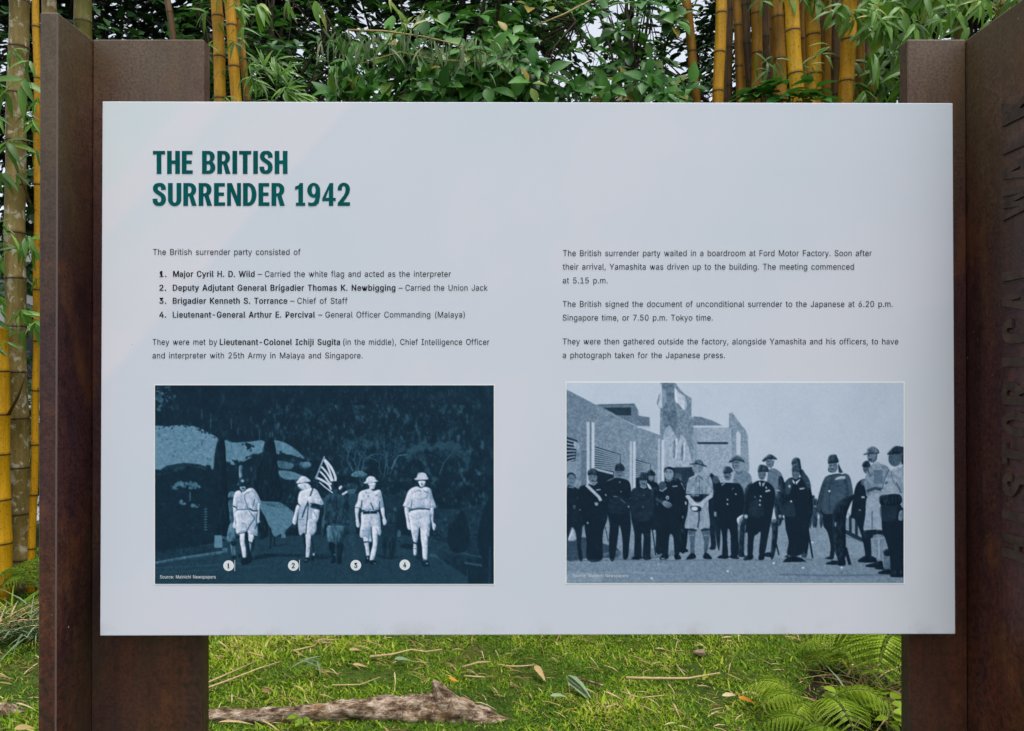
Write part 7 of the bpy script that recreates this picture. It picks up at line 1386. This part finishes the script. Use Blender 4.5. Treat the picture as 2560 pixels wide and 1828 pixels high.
def weed(label, px, py, n, size, tint, name="weed_plant"):
    b_ = np.array(on_ground(px, py)); root = empty(name, b_, label, "plant"); q = MB(); P, D, N, L_, T_ = [], [], [], [], []
    for k in range(n):
        az = rng.uniform(0, 6.28); h_ = size * rng.uniform(.5, 1.0); tip = b_ + np.array([math.cos(az) * h_ * .5, math.sin(az) * h_ * .5, h_ * .8]); q.tube([b_, (b_ + tip) / 2 + np.array([0, 0, .02]), tip], [.003, .0025, .0015], 5, False)
        for j in range(5):
            t = .4 + .15 * j; P.append(b_ + (tip - b_) * t); a = az + rng.normal(0, 1.0); D.append((math.cos(a), math.sin(a), rng.uniform(-.2, .4))); N.append((0, -.3, 1)); L_.append(size * rng.uniform(.3, .5)); T_.append(tint + rng.normal(0, .1))
    q.build("stem", M_FERN_STEM, root, True)
    for k in range(n):
        s_ = slice(5 * k, 5 * k + 5); leaves("leaf_cluster", T_BROAD, P[s_], D[s_], N[s_], np.array(L_[s_]), np.full(5, 1.2), np.array(T_[s_]), M_FERN, root)
    return root
weed("broad-leaved bright green weed at the foot of the right post", 2130, 1800, 6, .20, .5); weed("round-leaved weed against the right post's left edge", 2220, 1830, 5, .18, .55); weed("small low weed growing against the log", 760, 1822, 3, .10, .35)
def tuft(label, px, py, n, size, tint, m, name="grass_tuft", lean=0):
    b_ = np.array(on_ground(px, py)); root = empty(name, b_, label, "grass tuft", "long grass tufts"); az = rng.uniform(0, 6.283, n); ln = rng.uniform(.3, 1.3, n)
    P = b_ + np.stack([rng.normal(0, .05, n), rng.normal(0, .05, n), np.zeros(n)], 1); D = np.stack([np.cos(az) * ln + lean, np.sin(az) * ln, np.ones(n)], 1); Nn = np.stack([-np.cos(az), -np.sin(az), np.full(n, .6)], 1)
    leaves("blades", T_STRAP, P, D, Nn, rng.uniform(.5, 1, n) * size, rng.uniform(.5, 1.1, n), tint + rng.normal(0, .15, n), m, root); return root
tuft("grey-green long-bladed grass tuft at the left edge below the bamboo", 20, 1560, 110, .36, .25, M_FERN); tuft("drooping grass tuft beside the left post", 85, 1590, 90, .34, .35, M_WITHER); tuft("pale straw-coloured grass tuft at the far left", -30, 1600, 45, .40, .6, M_STRAW)
tuft("tangle of dry blades around the right ferns", 2165, 1740, 40, .30, .5, M_STRAW, lean=-.2); tuft("dry bent blades against the right post's foot", 2235, 1790, 40, .30, .4, M_STRAW, lean=-.3); tuft("grey-green blades rising between the right ferns", 2150, 1790, 16, .26, .7, M_WITHER)
# dark bare soil under the ferns
sp = []
for k in range(26):
    a = 6.283 * k / 26; sp.append((1.66 + .24 * math.cos(a) * rng.uniform(.8, 1.2), 3.55 + .42 * math.sin(a) * rng.uniform(.8, 1.2)))
so = mesh_obj("bare_soil", [(x, y, float(hump(np.array(x), np.array(y))) + .006) for x, y in sp], [tuple(range(26))], flat("dark_soil", (.022, .016, .011), .95, .1)); tag(so, kind='structure')

# ---------------------------------------------------------------- fallen sticks and leaves one can point at
GK, GD = "fallen sticks on the lawn", "fallen dry leaves on the lawn"
def stick(label, pts, r, m=M_STRAW, name="fallen_stick"):
    C = np.array([on_ground(px, py, .035) for px, py in pts]); C[:, 2] += rng.normal(0, .004, len(C)); root = empty(name, C[0] * np.array([1, 1, 0]), label, "stick", GK)
    q = MB(); q.tube(C, np.linspace(r, r * .6, len(C)), 7, True, .05, tint=.72); q.build("stalk", m, root, True); return root
def fallen(label, px, py, length, width, ang, m, tint, tmpl=T_BAM, n=1, spread=0, name="fallen_leaf", z=.045, cat="leaf"):
    c = np.array(on_ground(px, py, z)); length *= .82; root = empty(name, c * np.array([1, 1, 0]), label, cat, GD); P, D, N = [], [], []
    for k in range(n):
        a = R(ang + (spread * ((k + .5) / n - .5) + rng.normal(0, spread * .05) if n > 1 else 0)); P.append(c + np.array([0, 0, .012 * k])); D.append((math.cos(a), math.sin(a) * 1.6, .08 if n < 5 else .05 + .45 * math.sin(a))); N.append((rng.normal(0, .3), -.5, .9))
    leaves("blade", tmpl, P, D, N, np.full(n, length) * rng.uniform(.65 if n > 4 else .85, 1.1, n), np.full(n, width), np.full(n, tint) + rng.normal(0, .05, n), m, root); return root
stick("straw stalk slanting up from the left post's edge, upper of a pair", [(505, 1712), (560, 1690), (640, 1652)], .005); stick("straw stalk slanting up from the left post's edge, lower of a pair", [(505, 1724), (570, 1700), (650, 1668), (700, 1655)], .005)
stick("jointed tan stick with a bend lying near the panel's lower edge", [(925, 1645), (980, 1638), (1028, 1625), (1065, 1627), (1105, 1625)], .006); stick("thin twig pointing up to the panel's edge, left of the middle", [(735, 1630), (785, 1613), (810, 1592)], .005)
stick("long pale stick lying level right of the middle", [(1565, 1697), (1640, 1694), (1720, 1692), (1800, 1682)], .007); stick("short reddish brown stick below the panel's middle", [(1432, 1694), (1470, 1703), (1508, 1714)], .008, M_LOG)
stick("pale bent twig near the lawn's centre", [(1265, 1665), (1300, 1664), (1335, 1662)], .005); stick("pale straw right of the jointed stick", [(1155, 1662), (1195, 1660), (1225, 1656)], .006); stick("short straw stub under the pale straw", [(1160, 1688), (1185, 1692), (1212, 1694)], .005)
stick("two-ended forked straw right of the grey leaf", [(1555, 1732), (1600, 1743), (1660, 1742)], .004); stick("thin grey twig left of the curled grey leaf", [(830, 1714), (900, 1712), (950, 1694)], .004); stick("tan stick standing among the right ferns", [(2118, 1690), (2135, 1650), (2142, 1634)], .006)
stick("straight straw beside the short reddish stick, towards the right", [(1690, 1660), (1712, 1690)], .004); stick("small straw nearest the bottom edge right of the log", [(1515, 1772), (1545, 1760)], .004)
fallen("fan of grey-green dried bamboo leaves lying left of the middle", 800, 1690, .22, .30, 155, M_WITHER, .6, n=9, spread=100); fallen("curled brown leaf sheath lying close below the panel's edge", 872, 1625, .10, 2.0, 15, M_STRAW, .45, T_BAM)
fallen("broad tan leaf strip on the grass below the panel's middle", 880, 1661, .10, 1.3, -3, M_STRAW, .5); fallen("large curled grey-green leaf lying right of the log's end", 1418, 1700, .20, 1.3, -42, M_WITHER, .5, n=3, spread=22)
M_ORANGE = flat("orange_leaf", (.50, .21, .012), .6, .2)
def oleaf(label, px, py, length, ang): return fallen(label, px, py, length * .8, 1.9, ang, M_ORANGE, .5)
oleaf("small orange leaf above the log's hump", 1122, 1695, .08, -20); oleaf("orange leaf lying left of the right ferns", 1845, 1743, .12, -20); fallen("pale dry leaf touching the orange leaf by the right ferns", 1805, 1740, .12, 1.6, 15, M_STRAW, .8)
oleaf("brown-orange leaf among the right ferns", 2075, 1645, .13, -18); fallen("tan leaf hanging on edge right of the lawn's centre", 1337, 1664, .14, 1.8, -62, M_STRAW, .55)
fallen("dark shrivelled brown leaf left of the log", 655, 1730, .07, 3.5, 40, M_STRAW, .0); fallen("pale straw leaf lying along the log's left end", 545, 1806, .16, .6, 6, M_STRAW, .7, z=.06); fallen("thin straw leaf hanging from the log's left part", 655, 1802, .13, .5, -24, M_STRAW, .6, z=.06)
fallen("pale green blade of grass fallen near the bottom middle", 1375, 1740, .10, 1.5, 10, M_WITHER, .6); fallen("brown folded leaf in the bottom left grass", 35, 1822, .10, 3, 20, M_STRAW, .5); fallen("bluish grey leaf beside the jointed stick", 985, 1648, .12, 1.8, 8, M_WITHER, .3)
ro = on_ground(1750, 1632, .02); V = ball(1, (0, 0, 0), (1, 1, 1)); q = MB(); th = np.linspace(0, math.pi, 7); ring = []
for a in th:
    for b_ in np.linspace(0, 6.283, 10, endpoint=False): k = 1 + rng.normal(0, .18); ring.append((ro.x + .032 * math.sin(a) * math.cos(b_) * k, ro.y + .03 * math.sin(a) * math.sin(b_) * k, ro.z + .016 * math.cos(a) * k))
mo = mesh_obj("dried_clump", ring, [(i * 10 + j, i * 10 + (j + 1) % 10, (i + 1) * 10 + (j + 1) % 10, (i + 1) * 10 + j) for i in range(6) for j in range(10)], flat("tan_dry_matter", (.26, .20, .13), .9, .1), None, True)
tag(mo, "small tan dried clump in the grass towards the right ferns", "dried_clump")  # low tan lump standing for a clump of dried matter
# a far strip of woodland that reads as one mass
N = 16000; x = rng.uniform(-32, 32, N); y = rng.uniform(21, 25, N); hmax = 4.2 + 1.2 * np.sin(x * .7) + .7 * np.sin(x * 1.9 + 1); z = hmax * rng.random(N) ** .8
dw = leaves("distant_woodland", T_SMALL, np.stack([x, y, z], 1), rng.normal(size=(N, 3)) + [0, -.4, 0], np.stack([rng.normal(0, .5, N), np.full(N, -.7), np.full(N, .7)], 1), rng.uniform(.35, .8, N), np.full(N, 1.4), rng.normal(.45, .2, N), M_FAR)
tag(dw, "distant green woodland beyond the path and the fence", "woodland", kind='stuff')
